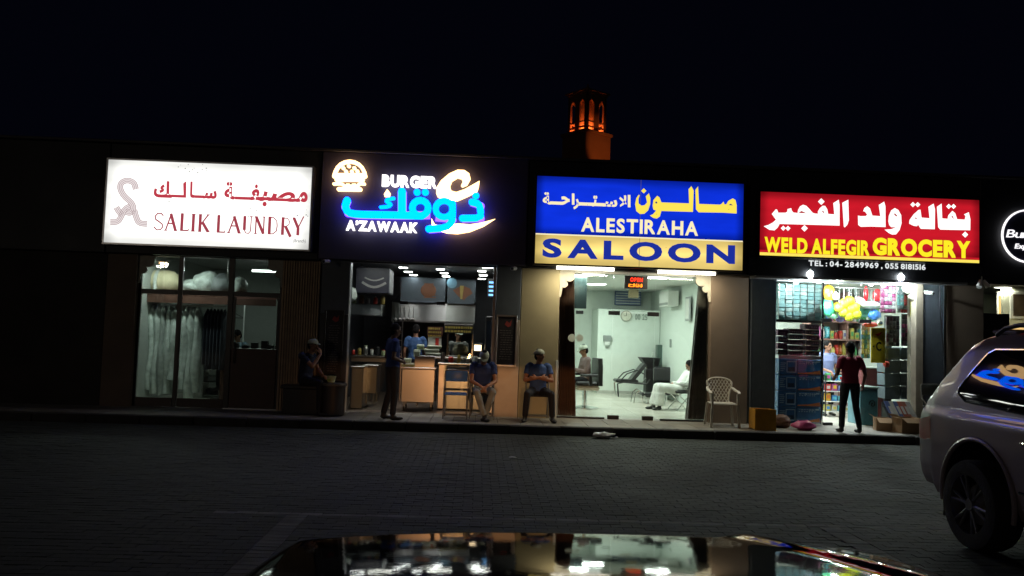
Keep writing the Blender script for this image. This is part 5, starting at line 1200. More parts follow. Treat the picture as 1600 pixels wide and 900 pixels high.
MB().cyl(((a0+a1)/2, 17.55, z1), ((a0+a1)/2, 17.55, 3.07), .02).build('stem', BLACKM, t, world=True)
a0, a1, z0, z1 = pbox(961, 1002, 454, 477, 22.8); t = thing('wall_board', 'blue and white striped board high on the far saloon wall', 'board', ((a0+a1)/2, 23.4, z0)); a0, a1, z0, z1 = pbox(961, 1002, 454, 477, 23.45); MB().cbox(a0, a1, 23.45, 23.55, z0, z1, .01).build('board', mat('board_blue', (.16, .22, .38), .5), t, world=True)
for k in range(6): MB().box(a0+.03, a1-.03, 23.44, 23.449, z0+.04+k*.075, z0+.065+k*.075).build('stripe', WHITEP, t, world=True)
a0, a1, z0, z1 = pbox(983, 998, 452, 465, 22.0); t = thing('small_box', 'small beige box hanging in front of the blue striped board', 'box', ((a0+a1)/2, 22, z0)); MB().cbox(a0, a1, 22, 22.15, z0, z1, .01).build('case', mat('box_beige', (.45, .36, .22), .6), t, world=True); MB().cyl(((a0+a1)/2, 22.1, z1), ((a0+a1)/2, 22.1, 3.07), .01).build('cord', WHITEP, t, world=True)
a0, a1, z0, z1 = pbox(1034, 1057, 456, 479, 20.5)
t = thing('air_conditioner', 'white split air conditioner high on the saloon side wall', 'air conditioner', (5.02, 20.5, z0)); MB().prismx([(20.0, z0), (20.0, z1), (21.0, z1), (21.0, z0)], 4.76, 5.02).build('case', WHITEP, t, world=True); MB().box(4.74, 4.759, 20.05, 20.95, z0+.03, z0+.09).build('vent', mat('vent_grey', (.3, .32, .3), .6), t, world=True)
a0, a1, z0, z1 = pbox(1059, 1068, 463, 501, 19.0); t = thing('notice_frame', 'tall narrow framed notice on the saloon side wall', 'picture', (5.03, 19.0, z0)); MB().cbox(5.0, 5.03, 18.85, 19.25, z0, z1, .006).build('frame', ALU, t, world=True); MB().box(4.995, 4.9995, 18.9, 19.2, z0+.05, z1-.05).build('paper', WHITEP, t, world=True)
a, z = P(979, 493.5, 22.2); t = thing('wall_clock', 'round pale wall clock on the saloon partition', 'clock', (a, 22.24, z)); MB().cyl((0, .0, 0), (0, .05, 0), .155, n=28).build('case', mat('clock_rim', (.35, .36, .3), .4), t); MB().cyl((0, -.006, 0), (0, -.001, 0), .13, n=28).build('face', mat('clock_face', (.62, .62, .52), .5), t)
MB().box(-.006, .006, -.012, -.0065, 0, .1).build('hand', BLACKM, t); MB().box(-.07, 0, -.012, -.0067, -.005, .005).build('hand', BLACKM, t)
L = MB(); put_word(L, '00 25', a+.25, a+.60, z-.10, z+.06, 22.27, off=.02); t = thing('wall_lettering', 'small grey figures on the partition next to the clock', 'lettering', (a+.4, 22.28, z)); L.build('figures', mat('grey_figures', (.28, .33, .3), .6), t, world=True)
a0, a1, z0, z1 = pbox(943, 955, 524, 538, 22.2); t = thing('paper_dispenser', 'small wall dispenser with white paper on the saloon partition', 'dispenser', ((a0+a1)/2, 22.25, z0)); MB().cbox(a0, a1, 22.17, 22.29, z0+.08, z1, .01).build('case', mat('dispenser_grey', (.25, .28, .27), .4), t, world=True); MB().box(a0+.03, a1-.05, 22.18, 22.19, z0-.02, z0+.079).build('paper', mat('paper', (.75, .78, .75), .8), t, world=True)
# barber chair and customer
LEA = mat('black_leather', (.02, .02, .022), .35, bump=.2, bscale=40)
a, z = P(913, 640, 17.6); bc = thing('barber_chair', 'black barber chair with pale seat shell on a chrome column', 'chair', (a, 17.6, .152), R(-80))
MB().lathe((0, 0, 0), [(.30, 0), (.30, .02), (.1, .05), (.05, .06)], 24).build('base', CHROME, bc, smooth=True); MB().cyl((0, 0, .05), (0, 0, .40), .055).build('column', CHROME, bc, smooth=True)
MB().cbox(-.26, .26, -.26, .27, .40, .50, .04).build('seat_shell', mat('seat_shell', (.55, .47, .38), .5), bc); MB().cbox(-.27, .27, -.28, .22, .50, .60, .04).build('seat', LEA, bc)
MB().loft([[(x_, .22+y_, z_) for x_, y_ in ((-.26+i_, 0), (.26-i_, 0), (.26-i_, .10), (-.26+i_, .10))] for z_, i_ in ((.5, 0), (.9, .01), (1.10, .05))]).build('backrest', LEA, bc)
for s_ in (-1, 1): MB().cbox(s_*.30-.03, s_*.30+.03, -.2, .2, .70, .76, .02).cbox(s_*.30-.02, s_*.30+.02, .0, .06, .5, .70, .005).build('armrest', LEA, bc)
MB().tube([(-.15, -.3, .5), (-.15, -.5, .25), (.15, -.5, .25), (.15, -.3, .5)], .014).build('footrest', CHROME, bc)
J = sit_pose(.52); J['face'] = (0, -.9, -.3); J['wr'] = [(-.05, -.34, .84), (.05, -.34, .86)]; J['an'] = [(-.12, -.48, .24), (.12, -.48, .24)]; J['toe'] = [(0, -1, -.2), (0, -1, -.2)]
person('customer in a greyish shirt and cap sitting in the black barber chair', (a-.0, 17.62, .15), R(-80), J, GREYS, DJEANS, SKIN, cap=CAPM, sleeve=1, vox=.012)
# lounge bench, wash unit, stool, sofa
a, z = P(983, 617, 21.2); t = thing('lounge_bench', 'low black reclining wash chair with a tubular frame', 'chair', (a, 21.2, .152), 0)
for y_ in (-.25, .25): MB().tube([(-.33, y_, .02), (-.36, y_, .35), (-.2, y_, .40), (.4, y_, .36), (.5, y_, .5)], .02).build('frame_tube', CHROME if y_ > 0 else BLACKM, t, smooth=True); MB().tube([(-.3, y_, .42), (-.12, y_, .62), (.15, y_, .72), (.35, y_, .62)], .016).build('armrest', BLACKM, t, smooth=True)
MB().cbox(-.40, .2, -.24, .24, .38, .47, .03).build('seat', LEA, t); MB().prism([(.0, .47), (.12, .47), (.42, .86), (.34, .90)], -.22, .22).build('backrest', LEA, t)
a, z = P(1014, 600, 21.6); t = thing('wash_basin', 'black shampoo basin unit on a pedestal in the saloon', 'basin', (a, 21.6, .152)); MB().cbox(-.12, .2, -.18, .18, 0, .75, .03).build('pedestal', BLACKM, t); MB().loft([[(x_*k_+.02-.12*(k_-1), y_*k_, z_) for x_, y_ in ((-.2, -.2), (.2, -.2), (.2, .2), (-.2, .2))] for z_, k_ in ((.75, .6), (.95, 1.1), (1.05, 1.3))]).build('bowl', BLACKM, t); MB().cyl((0.05, -.1, 1.05), (0.05, -.1, 1.18), .02).build('tap', CHROME, t)
a, z = P(1007, 632, 19.5); t = thing('foot_stool', 'low stool with chrome hoop legs and a black pad before the robed man', 'stool', (a, 19.5, .152))
for y_ in (-.2, .2): MB().tube([(-.3, y_, .0), (-.26, y_, .24), (-.15, y_, .32), (-.05, y_, .25), (0, y_, 0)], .016).build('hoop_leg', CHROME, t, smooth=True)
MB().cbox(-.12, .38, -.22, .22, .18, .25, .02).build('pad', LEA, t); MB().cyl((.3, 0, 0), (.3, 0, .18), .02).build('leg', CHROME, t)
a, z = P(1054, 612, 20.6); t = thing('sofa', 'black leather sofa against the saloon side wall', 'sofa', (a, 20.6, .152)); MB().cbox(-.35, .5, -.5, .5, .15, .42, .05).build('seat', LEA, t); MB().cbox(-.45, .5, .42, .58, .42, .82, .05).build('backrest', LEA, t)
for x_ in (-.3, .4): MB().cyl((x_, -.4, 0), (x_, -.4, .15), .02).build('leg', CHROME, t)
a, z = P(1065, 640, 17.8); ch = thing('waiting_chair', 'black padded chair with sled frame under the robed man', 'chair', (a, 17.8, .152), R(-80))
MB().cbox(-.25, .25, -.25, .22, .38, .46, .03).build('seat', LEA, ch); MB().loft([[(x_, .2+y_+dy, z_) for x_, y_ in ((-.25, 0), (.25, 0), (.25, .06), (-.25, .06))] for z_, dy in ((.45, 0), (.85, .12))]).build('backrest', LEA, ch)
for s_ in (-1, 1): MB().tube([(s_*.24, -.2, .38), (s_*.24, .2, .0), (s_*.24, -.22, .0), (s_*.24, .1, .38), (s_*.24, -.15, .62), (s_*.24, .2, .62)], .014).build('frame_tube', CHROME, ch)
J = dict(pel=(0, -.14, .46), waist=(0, -.03, .57), chest=(0, .09, .71), neck=(0, .18, .85), head=(0, .15, .985), face=(0, -.85, -.5), sh=[(-.185, .13, .81), (.185, .13, .81)], el=[(-.22, -.02, .58), (.22, -.02, .58)],
         wr=[(-.05, -.24, .60), (.05, -.24, .60)], hip=[(-.09, -.14, .45), (.09, -.14, .45)], kn=[(-.10, -.58, .50), (.10, -.58, .50)], an=[(-.10, -.66, .08), (.10, -.60, .08)], toe=[(-.15, -1, 0), (.15, -1, 0)], hd=[(.8, -.5, -.2), (-.8, -.5, -.2)], hn=[(0, .5, -1), (0, .5, -1)])
person('man in a long white robe slouching low at the right of the saloon', (a+.03, 17.8, .15), R(-80), J, ROBE, ROBE, SKIN, sleeve=1, vox=.012, robe=True)
a0, a1, z0, z1 = pbox(1027, 1045, 539, 582, 22.0); t = thing('dark_cabinet', 'narrow dark green cabinet with a white slip beside the wash basin', 'cabinet', ((a0+a1)/2, 22.1, .15)); MB().cbox(a0, a1, 22.0, 22.25, .16, z1, .01).build('cabinet', mat('cabinet_green', (.08, .13, .11), .3), t, world=True); MB().box(a0+.13, a0+.28, 21.99, 21.999, z0+.3, z1-.06).build('slip', mat('slip', (.45, .62, .58), .5), t, world=True)
a, z = P(1049, 537, 21.0); t = thing('wall_switch', 'tiny switch on the saloon side wall', 'switch', (5.08, 21, z)); MB().cbox(5.06, 5.09, 20.95, 21.05, z-.1, z+.12, .005).build('plate', mat('switch_grey', (.3, .34, .32), .5), t, world=True)

# ================================================================== GROCERY INTERIOR
for xx, Y, p_ in ((7.0, 16.6, 110), (7.3, 18.5, 90)):
    t = thing('ceiling_light', 'white tube fitting on the grocery ceiling %s' % ('near the glass' if Y < 17 else 'over the brown shelves'), 'light', (xx, Y, 3.06), group='tube fittings on the grocery ceiling')
    MB().cbox(-.4, .4, -.05, .05, -.02, .015, .004).build('housing', WHITEP, t); MB().cyl((-.38, 0, -.04), (.38, 0, -.04), .018).build('tube', TUBEI, t)
    lamp('light', 'AREA', (0, 0, -.07), p_, (.9, 1, 1), .8, .1, parent=t)
rg = random.Random(11)
def C3(*c): return mat('goods_%d_%d_%d' % tuple(int(q_*100) for q_ in c), c, .4, var=.1, scale=20)
PAL = [C3(.5, .04, .03), C3(.55, .35, .03), C3(.05, .2, .45), C3(.08, .35, .12), C3(.6, .6, .55), C3(.45, .12, .03), C3(.1, .4, .45), C3(.4, .08, .25), C3(.5, .45, .1), C3(.12, .12, .3)]
# upper shelf of pale blue packs
a0, a1, z0, z1 = pbox(1216, 1283, 443, 500, 15.9); PB = [mat('pack_blue', (.45, .68, .73), .5, var=.15, scale=9), mat('pack_blue_pale', (.62, .76, .78), .5, var=.15, scale=9), mat('pack_teal', (.36, .60, .66), .5, var=.15)]
t = thing('wall_rack', 'white metal rack holding the pale blue packs at the left of the grocery', 'rack', ((a0+a1)/2, 16.0, z0-.04))
MB().cbox(a0-.05, a1+.02, 15.85, 16.2, z0-.05, z0-.005, .006).build('shelf_board', BLACKM, t, world=True); MB().box(a0-.05, a1+.02, 16.19, 16.2, z0, z1+.1).build('back_panel', WHITEP, t, world=True)
nc, nr = 6, 9
for i in range(nc+1): x_ = a0+(a1-a0)*i/nc; MB().box(x_-.005, x_+.005, 15.86, 15.88, z0, z1).build('divider', ALU, t, world=True)
proto = None
for r_ in range(nr):
    for c_ in range(nc):
        x_ = a0+(a1-a0)*(c_+.5)/nc; zz = z0+(z1-z0)*r_/nr; w_ = (a1-a0)/nc*.93; h_ = (z1-z0)/nr*rg.uniform(.88, .97)
        o = MB().cbox(-w_/2, w_/2, -.1, .12, 0, h_, .004).build('pack', PB[rg.randrange(3)], None, (x_, 15.99+rg.uniform(-.02, .02), zz))
        tag(o, 'pale blue pack, %s from the left in the %s row up of the wall rack' % (ORD[c_], ORD[r_]), 'pack', 'pale blue packs on the grocery rack')
# trays of dark packets with silver fronts
TRP = mat('tray_purple', (.17, .06, .13), .5, var=.3, scale=14); TRD = mat('tray_dark', (.08, .07, .12), .5, var=.3, scale=14); SIL = mat('silver_edge', (.50, .47, .50), .4)
for i, (p0, p1, q0, q1, n_) in enumerate(((1216, 1231, 514, 556, 4), (1233, 1256, 513, 556, 5), (1259, 1281, 506, 556, 6))):
    a0, a1, z0, z1 = pbox(p0, p1, q0, q1, 15.85)
    for k in range(n_):
        zz = z0+(z1-z0)*k/n_; h_ = (z1-z0)/n_*.94
        t = thing('packet_tray', '%s tray of dark packets, %s in the %s stack above the blue cases' % (('plain', 'silver edged', 'silver edged')[i], ('lowest', 'second', 'third', 'fourth', 'fifth', 'topmost')[k], ('outer', 'middle', 'inner')[i]), 'tray', ((a0+a1)/2+rg.uniform(-.01, .01), 16.0, zz))
        w_ = a1-a0; MB().cbox(-w_/2, w_/2, -.13, .15, 0, h_, .006).build('box', TRP if (i+k) % 2 else TRD, t)
        if i: MB().box(-w_/2, w_/2, -.138, -.1305, h_-.02, h_).box(-w_/2, -w_/2+.02, -.138, -.1305, 0.005, h_-.021).build('edge', SIL, t)
        L = MB(); x_ = -w_/2+.03
        while x_ < w_/2-.05: q_ = rg.uniform(.02, .05); L.box(x_, x_+q_, -.136, -.1305, h_*.25, h_*.55); x_ += q_+.015
        L.build('print', mat('faint_purple', (.36, .22, .30), .5), t)
a0, a1, z0, z1 = pbox(1215, 1283, 556, 561, 15.8); t = thing('ledge', 'silver ledge between the dark trays and the blue cases', 'shelf', ((a0+a1)/2, 15.95, z0)); MB().cbox(a0, a1, 15.75, 16.2, z0+.0, z1+.01, .004).build('board', ALU, t, world=True)
# blue cases, 2 x 4, with pale square frame and orange band
a0, a1, z0, z1 = pbox(1216, 1283, 561, 659, 15.7); z0 = .152; cw = [.60*(a1-a0)*.72, 0]; sp = a0+(a1-a0)*.43
CB = mat('case_blue', (.025, .13, .33), .4, var=.2, scale=5); CO = mat('case_orange', (.55, .15, .04), .5); CW = mat('case_white', (.42, .55, .65), .5)
hh = (z1-z0)/4
for r_ in range(4):
    for c_ in range(2):
        xa, xb = (a0, sp-.004) if c_ == 0 else (sp+.004, a1); zz = z0+hh*r_; w_ = xb-xa
        t = thing('blue_case', '%s case of the %s stack of shrink wrapped blue cases by the grocery glass' % (('lowest', 'second', 'third', 'topmost')[r_], ('outer', 'inner')[c_]), 'case', ((xa+xb)/2+rg.uniform(-.008, .008), 15.85, zz))
        MB().cbox(-w_/2, w_/2, -.15, .18, 0, hh-.006, .012).build('box', CB, t)
        L = MB()
        if c_ == 0:
            f_ = .19; x_ = w_/2-.21
            L.box(x_, x_+f_, -.156, -.1505, .045, .058).box(x_, x_+f_, -.156, -.1505, hh-.065, hh-.05).box(x_, x_+.012, -.1555, -.1505, .059, hh-.066).box(x_+f_-.012, x_+f_, -.1555, -.1505, .059, hh-.066)
            for k in range(5): L.box(-w_/2+.03, -w_/2+.03+rg.uniform(.06, .12), -.155, -.1505, .07+k*.038, .082+k*.038)
            L.build('print', CW, t)
            MB().box(x_+.03, x_+f_-.03, -.154, -.1505, .07, .15).build('picture', mat('pic_dark', (.01, .03, .07), .3), t)
        else:
            x_ = -w_/2+.05
            while x_ < w_/2-.12: q_ = rg.uniform(.02, .05); L.box(x_, x_+q_, -.156, -.1505, hh-.06+rg.uniform(-.01, .01), hh-.045); L.box(x_, x_+q_*.6, -.156, -.1505, hh-.095, hh-.082); x_ += q_+.012
            L.box(w_/2-.1, w_/2-.03, -.156, -.1505, hh-.06, hh-.03); L.build('print', CW, t)
            MB().prism([(-w_/2+.02, .02), (w_/2-.02, .02), (w_/2-.02, .10), (0, .055), (-w_/2+.02, .04)], -.156, -.1505).build('band', CO, t)
# back shelves with goods
bs0, bs1 = P(1284, 560, 18.6)[0], P(1362, 560, 18.6)[0]
t = thing('goods_shelving', 'reddish brown shelving full of goods at the back of the grocery', 'shelving', ((bs0+bs1)/2, 18.8, .15)); levels = [P(1320, q_, 18.6)[1] for q_ in (476, 502, 530, 555, 582)]
for zz in levels: MB().cbox(bs0-.3, bs1+.2, 18.55, 19.0, zz-.035, zz, .005).build('shelf_board', mat('shelf_red', (.30, .17, .14), .6), t, world=True)
for x_ in (bs0-.3, (bs0+bs1)/2, bs1+.2): MB().box(x_-.015, x_+.015, 18.551, 19.0, .15, levels[0]+.3).build('upright', mat('shelf_red', (.30, .17, .14), .6), t, world=True)
MB().box(bs0-.3, bs1+.2, 19.001, 19.02, .15, levels[0]+.3).build('back_panel', mat('back_panel', (.35, .3, .26), .7), t, world=True)
COLN = ['red', 'yellow', 'blue', 'green', 'white', 'orange', 'teal', 'pink', 'mustard', 'navy']
for li, zz in enumerate(levels[1:]):
    x_ = bs0-.22; cnt_ = 0
    while x_ < bs1+.1:
        ci = rg.randrange(10); w_ = rg.uniform(.06, .12); h_ = rg.uniform(.16, .30); kind = rg.randrange(3)
        slot_ = int((x_-bs0+.22)/.155); lab = '%s %s, %s from the left on the %s brown goods shelf' % (COLN[ci], ('bottle', 'packet', 'box')[kind], (ORD+('thirteenth', 'fourteenth', 'fifteenth', 'sixteenth', 'seventeenth', 'eighteenth', 'nineteenth', 'twentieth', 'twenty first', 'twenty second'))[cnt_], ('upper', 'second', 'third', 'lowest')[li]); cnt_ += 1
        t = thing(('bottle', 'packet', 'goods_box')[kind], lab, ('bottle', 'packet', 'box')[kind], (x_+w_/2, 18.65, zz), group='goods on the brown shelves')
        if kind == 0:
            MB().lathe((0, 0, 0), [(w_*.38, 0), (w_*.42, .02), (w_*.42, h_*.6), (w_*.16, h_*.82), (w_*.15, h_*.9)], 10).build('body', PAL[ci], t, smooth=True); MB().cyl((0, 0, h_*.9), (0, 0, h_), w_*.18, n=8).build('lid', PAL[(ci+3) % 10], t)
        elif kind == 1:
            MB().loft([[(a_*w_*.45*k_, b_*.05*m_, c_*h_) for a_, b_ in ((-1, -1), (0, -1.6), (1, -1), (1, 1), (0, 1.6), (-1, 1))] for c_, k_, m_ in ((0, 1, .2), (.1, .95, 1), (.5, 1, 1.3), (.9, .95, 1), (1, 1, .1))]).build('bag', PAL[ci], t, smooth=True); MB().box(-w_*.25, w_*.25, -.085, -.075, h_*.4, h_*.65).build('label', PAL[4], t)
        else:
            MB().cbox(-w_*.46, w_*.46, -.06, .08, 0, h_, .006).build('carton', PAL[ci], t); MB().box(-w_*.3, w_*.3, -.064, -.0605, h_*.3, h_*.7).build('label', PAL[(ci+5) % 10], t)
        x_ += w_+.012
# blue and green bags on top and hanging toys/balloons
def at(px_, py_, Y): a_, z_ = P(px_, py_, Y); return (a_, Y, z_)
YG = mat('net_ball_yellow', (.58, .60, .02), .5, var=.1, scale=16)
_n = YG.node_tree.nodes; _v = _n.new('ShaderNodeTexVoronoi'); _v.inputs['Scale'].default_value = 17; _r = _n.new('ShaderNodeMapRange'); _r.inputs[1].default_value = .18; _r.inputs[2].default_value = .34; _r.inputs[3].default_value = .12; _r.inputs[4].default_value = 1
_m = _n.new('ShaderNodeVectorMath'); _m.operation = 'SCALE'; YG.node_tree.links.new(_n['Texture Coordinate'].outputs['Object'], _v.inputs['Vector']); YG.node_tree.links.new(_v.outputs['Distance'], _r.inputs[0]); YG.node_tree.links.new(_r.outputs[0], _m.inputs['Scale'])
YG.node_tree.links.new(_n['Vector Math'].outputs[0], _m.inputs[0]); YG.node_tree.links.new(_m.outputs[0], _n['Principled BSDF'].inputs['Base Color'])
top = thing('hanging_rail', 'thin rail across the grocery ceiling carrying bags and balloons', 'rail', at(1330, 450, 16.9)); top.location.z = 2.95
MB().cyl((-1.4, 0, 0), (1.6, 0, 0), .01).build('rail', ALU, top)
def hang(name, label, px_, py_, rx, rz, m_, Y=16.9, cat='bag', seed=1, rough=.2):
    l = at(px_, py_, Y); o = bag(name, label, (l[0], Y, l[2]-rz), rx, rx*.8, rz, m_, seed, cat, rough=rough)
    s_ = MB().cyl((0, 0, rz*1.9), (0, 0, 2.95-l[2]+rz), .003, n=5).build('string', ALU, o); return o
hang('balloon', 'yellow and orange flower printed balloon hanging by the chrome post', 1295, 457, .13, .17, mat('balloon_yellow', (.75, .40, .02), .3, var=.5, scale=12), cat='balloon', seed=2, rough=.05)
for k, (px_, py_) in enumerate(((1311, 481), (1319, 474), (1327, 470), (1318, 488), (1330, 483), (1338, 491), (1336, 480), (1326, 494))):
    hang('ball_bag', ('upper left', 'upper middle', 'topmost', 'lower left', 'central', 'lower right', 'right', 'lowest')[k]+' yellow green ball of the bright cluster under the grocery ceiling', px_, py_, .105, .105, YG, 16.8, 'ball', 3+k, .05)['group'] = 'yellow green balls in nets'
hang('toy_bag', 'green printed toy bag hanging below the yellow balloon', 1293, 480, .15, .19, mat('bag_green', (.05, .36, .20), .4, var=.5, scale=14), 17.0, seed=12)
hang('toy_bag', 'teal printed toy bag right of the yellow green balls', 1349, 486, .17, .14, mat('bag_teal', (.10, .45, .36), .4, var=.5, scale=14), 17.1, seed=13)
hang('toy_bag', 'pink wrapped toy over the yellow green balls', 1342, 472, .13, .11, mat('bag_pink', (.65, .35, .42), .4, var=.4, scale=14), 16.9, seed=14)
hang('toy_bag', 'long white wrapped bag beside the pink toy', 1361, 477, .24, .08, PLW, 16.85, seed=15)
hang('toy_bag', 'deep blue wrapped ball at the end of the toy row', 1366, 492, .13, .12, mat('bag_blue', (.05, .17, .50), .35, var=.3), 16.8, seed=16)
hang('balloon', 'red balloon above the white wrapped bag', 1371, 461, .10, .14, mat('balloon_red', (.55, .02, .03), .25), 16.9, 'balloon', 17, .06)
hang('balloon', 'slim red bottle shaped balloon left of the round red one', 1353, 459, .05, .17, mat('balloon_red', (.55, .02, .03), .25), 17.0, 'balloon', 18, .06)
hang('toy_bag', 'small green and white bag low on the left of the toy row', 1301, 492, .12, .09, mat('bag_mint', (.25, .5, .35), .4, var=.5, scale=14), 17.05, seed=19)
for k in range(16):
    px_ = 1290+k*5.6; py_ = 497-rg.uniform(0, 16)-(8 if k % 3 == 0 else 0); ci = rg.randrange(10)
    hang('toy_bag', 'small %s toy packet, %s of the back row under the grocery ceiling' % (COLN[ci], (ORD+('thirteenth', 'fourteenth', 'fifteenth', 'sixteenth'))[k]), px_, py_, rg.uniform(.07, .11), rg.uniform(.07, .11), mat('toy_print_%d' % ci, tuple(PAL[ci].node_tree.nodes['Vector Math'].inputs[0].default_value), .35, var=.6, scale=18), 17.4, seed=100+k, rough=.3)
# sachet sheets
def sachets(name, label, p0, p1, q0, q1, Y, cols, nx, nz):
    a0, a1, z0, z1 = pbox(p0, p1, q0, q1, Y); t = thing(name, label, 'packets', ((a0+a1)/2, Y, z0)); w_ = (a1-a0)/nx; h_ = (z1-z0)/nz
    MB().box(a0, a1, Y+.02, Y+.03, z0, z1+.02).build('backing', mat('backing_card', (.25, .25, .27), .5), t, world=True)
    for i in range(nx):
        for j in range(nz):
            m_ = cols[rg.randrange(len(cols))]; cx_ = a0+w_*(i+.5); zz = z0+h_*j; d_ = rg.uniform(0, .012)
            MB().loft([[(cx_+u_*w_*.44, Y+d_+v_*k_, zz+f_*h_) for u_, v_ in ((-1, -.3), (0, -1), (1, -.3), (1, .3), (-1, .3))] for f_, k_ in ((.03, .004), (.3, .016), (.6, .018), (.94, .004))]).build('sachet', m_, t, world=True)
    return t
PK = [mat('sachet_pink', (.62, .25, .42), .35, var=.4, scale=25), mat('sachet_magenta', (.45, .08, .25), .35, var=.4, scale=25), mat('sachet_white', (.65, .62, .66), .3, var=.3, scale=25)]
SVR = [mat('sachet_silver', (.42, .46, .46), .25, .3, var=.5, scale=25), mat('sachet_grey', (.22, .25, .28), .3, var=.5, scale=25), mat('sachet_teal', (.15, .35, .36), .35, var=.4), mat('sachet_red', (.5, .06, .05), .35, var=.4)]
DKS = [mat('sachet_dark', (.05, .05, .06), .3, var=.6, scale=25), mat('sachet_plum', (.10, .04, .07), .3, var=.6, scale=25), mat('sachet_dim', (.16, .15, .18), .3, var=.5, scale=25)]
sachets('sachet_sheet', 'strip sheet of pink sachets hanging near the right side of the grocery glass', 1376, 1400, 446, 489, 15.7, PK, 4, 7)
sachets('sachet_sheet', 'strip sheet of silver and teal sachets beside the pink one', 1402, 1429, 449, 489, 15.72, SVR, 5, 7)
sachets('sachet_sheet', 'dark strip sheet of sachets below the pink sachets', 1385, 1406, 495, 541, 15.75, DKS+SVR[1:2], 4, 7)
sachets('sachet_sheet', 'plum coloured strip sheet of sachets below the silver sachets', 1409, 1432, 492, 541, 15.73, DKS+PK[1:2], 4, 7)
sachets('sachet_sheet', 'blue and white sachets left of the yellow panel', 1346, 1360, 508, 560, 16.0, [PAL[2], PAL[4], SVR[0]], 3, 7)
# dark wire crates below
n_ = 0
for i, (p0, p1) in enumerate(((1384, 1407), (1409, 1434))):
    for k in range(4):
        q1 = 624-k*20.5; a0, a1, z0, z1 = pbox(p0, p1, q1-19.5, q1, 15.8)
        crate('dark_crate', 'dark crate of wrapped goods, %s of the %s crate stack by the shutter' % (('lowest', 'second', 'third', 'topmost')[k], ('inner', 'outer')[i]), ((a0+a1)/2, 16.0, z0), a1-a0-.01, .34, z1-z0-.006, mat('crate_dark', (.11, .14, .16), .4, var=.2))
        bag('wrapped_goods', 'dark shiny wrapped goods filling the %s crate of the %s stack' % (('lowest', 'second', 'third', 'topmost')[k], ('inner', 'outer')[i]), ((a0+a1)/2, 16.0, z0+.03), (a1-a0)*.36, .12, (z1-z0)*.42, mat('dark_wrap', (.18, .20, .20), .2, var=.5, bump=.6, bscale=20), 50+n_, 'goods'); n_ += 1
bp('back_panel', MB().box(P(1383, 560, 16.2)[0], xs['g1']+.02, 16.22, 16.26, .151, 2.36), mat('panel_dark', (.04, .045, .05), .5))
# yellow panel with C
a0, a1, z0, z1 = pbox(1360.5, 1383, 512, 567, 15.62); t = thing('advertising_panel', 'tall yellow advertising panel with a black letter C and red logo', 'sign', ((a0+a1)/2, 15.62, z0))
MB().cbox(a0, a1, 15.6, 15.63, z0, z1, .015).build('board', mat('panel_yellow', (.80, .58, .03), .5), t, world=True); w_ = a1-a0; h_ = z1-z0
L = MB(); put_glyph(L, 'C', a0+w_*.33, a0+w_*.70, z0+h_*.34, z0+h_*.60, 15.597, 0, .03); L.build('letter', BLACKM, t, world=True)
L = MB().prism([(a0+w_*x_, z0+h_*z_) for x_, z_ in ((.25, .80), (.5, .84), (.78, .89), (.62, .80), (.45, .76))], 15.594, 15.598); L.build('logo', MRD, t, world=True)
MB().box(a0+w_*.12, a0+w_*.2, 15.594, 15.598, z0+h_*.45, z0+h_*.48).build('mark', BLACKM, t, world=True)
l = at(1375, 505, 15.75); t = thing('eye_toy', 'round white and blue toy above the yellow panel', 'toy', l); MB().ell((0, 0, 0), .055, .05, .055).build('ball', WHITEP, t, smooth=True); MB().cyl((0, -.055, 0), (0, -.045, 0), .025).build('iris', PAL[2], t); MB().cyl((0, 0, .05), (0, 0, 2.93-l[2]), .003).build('string', ALU, t)
l = at(1366, 508, 15.9); bag('red_cloth', 'crumpled red packet on top of the yellow panel', (l[0]-.1, 15.85, l[2]-.05), .14, .06, .05, PAL[0], 71, 'packet')
l = at(1383, 570, 15.75); bag('red_packet', 'small red and white packet at the foot of the yellow panel', (l[0], 15.7, l[2]-.05), .06, .05, .06, PAL[0], 72, 'packet')
# fridge, magazine rack, boxes, orange sack
a0, a1, z0, z1 = pbox(1344, 1372, 604, 664, 15.65); z0 = .152; t = thing('ice_cream_chest', 'pale blue chest freezer with a dark swirl print inside the doorway', 'freezer', ((a0+a1)/2, 15.9, z0))
MB().cbox(a0, a1, 15.65, 16.2, z0, z1-.05, .015).build('cabinet', mat('chest_blue', (.12, .30, .36), .4, var=.15), t, world=True); MB().cbox(a0-.01, a1+.01, 15.63, 16.22, z1-.049, z1, .01).build('lid', mat('chest_lid', (.3, .36, .33), .4), t, world=True)
L = MB(); L.strokes([(a0+(a1-a0)*.68+.07*k/16*math.cos(k*.6), z0+(z1-z0)*.55+.09*k/16*math.sin(k*.6)) for k in range(17)], .014, 15.642, 15.649); L.build('print', BLACKM, t, world=True)
a0, a1, z0, z1 = pbox(1297, 1316, 600, 655, 17.2); t = thing('small_stand', 'low white wire stand with goods behind the customer', 'stand', ((a0+a1)/2, 17.3, .152))
for k in range(4): MB().cbox(a0-.1, a1+.2, 17.2, 17.5, .25+k*.22, .27+k*.22, .004).build('shelf_board', WHITEP, t, world=True)
for x_ in (a0-.1, a1+.2): MB().box(x_-.01, x_+.01, 17.2, 17.22, .152, 1.05).build('upright', BLACKM, t, world=True)
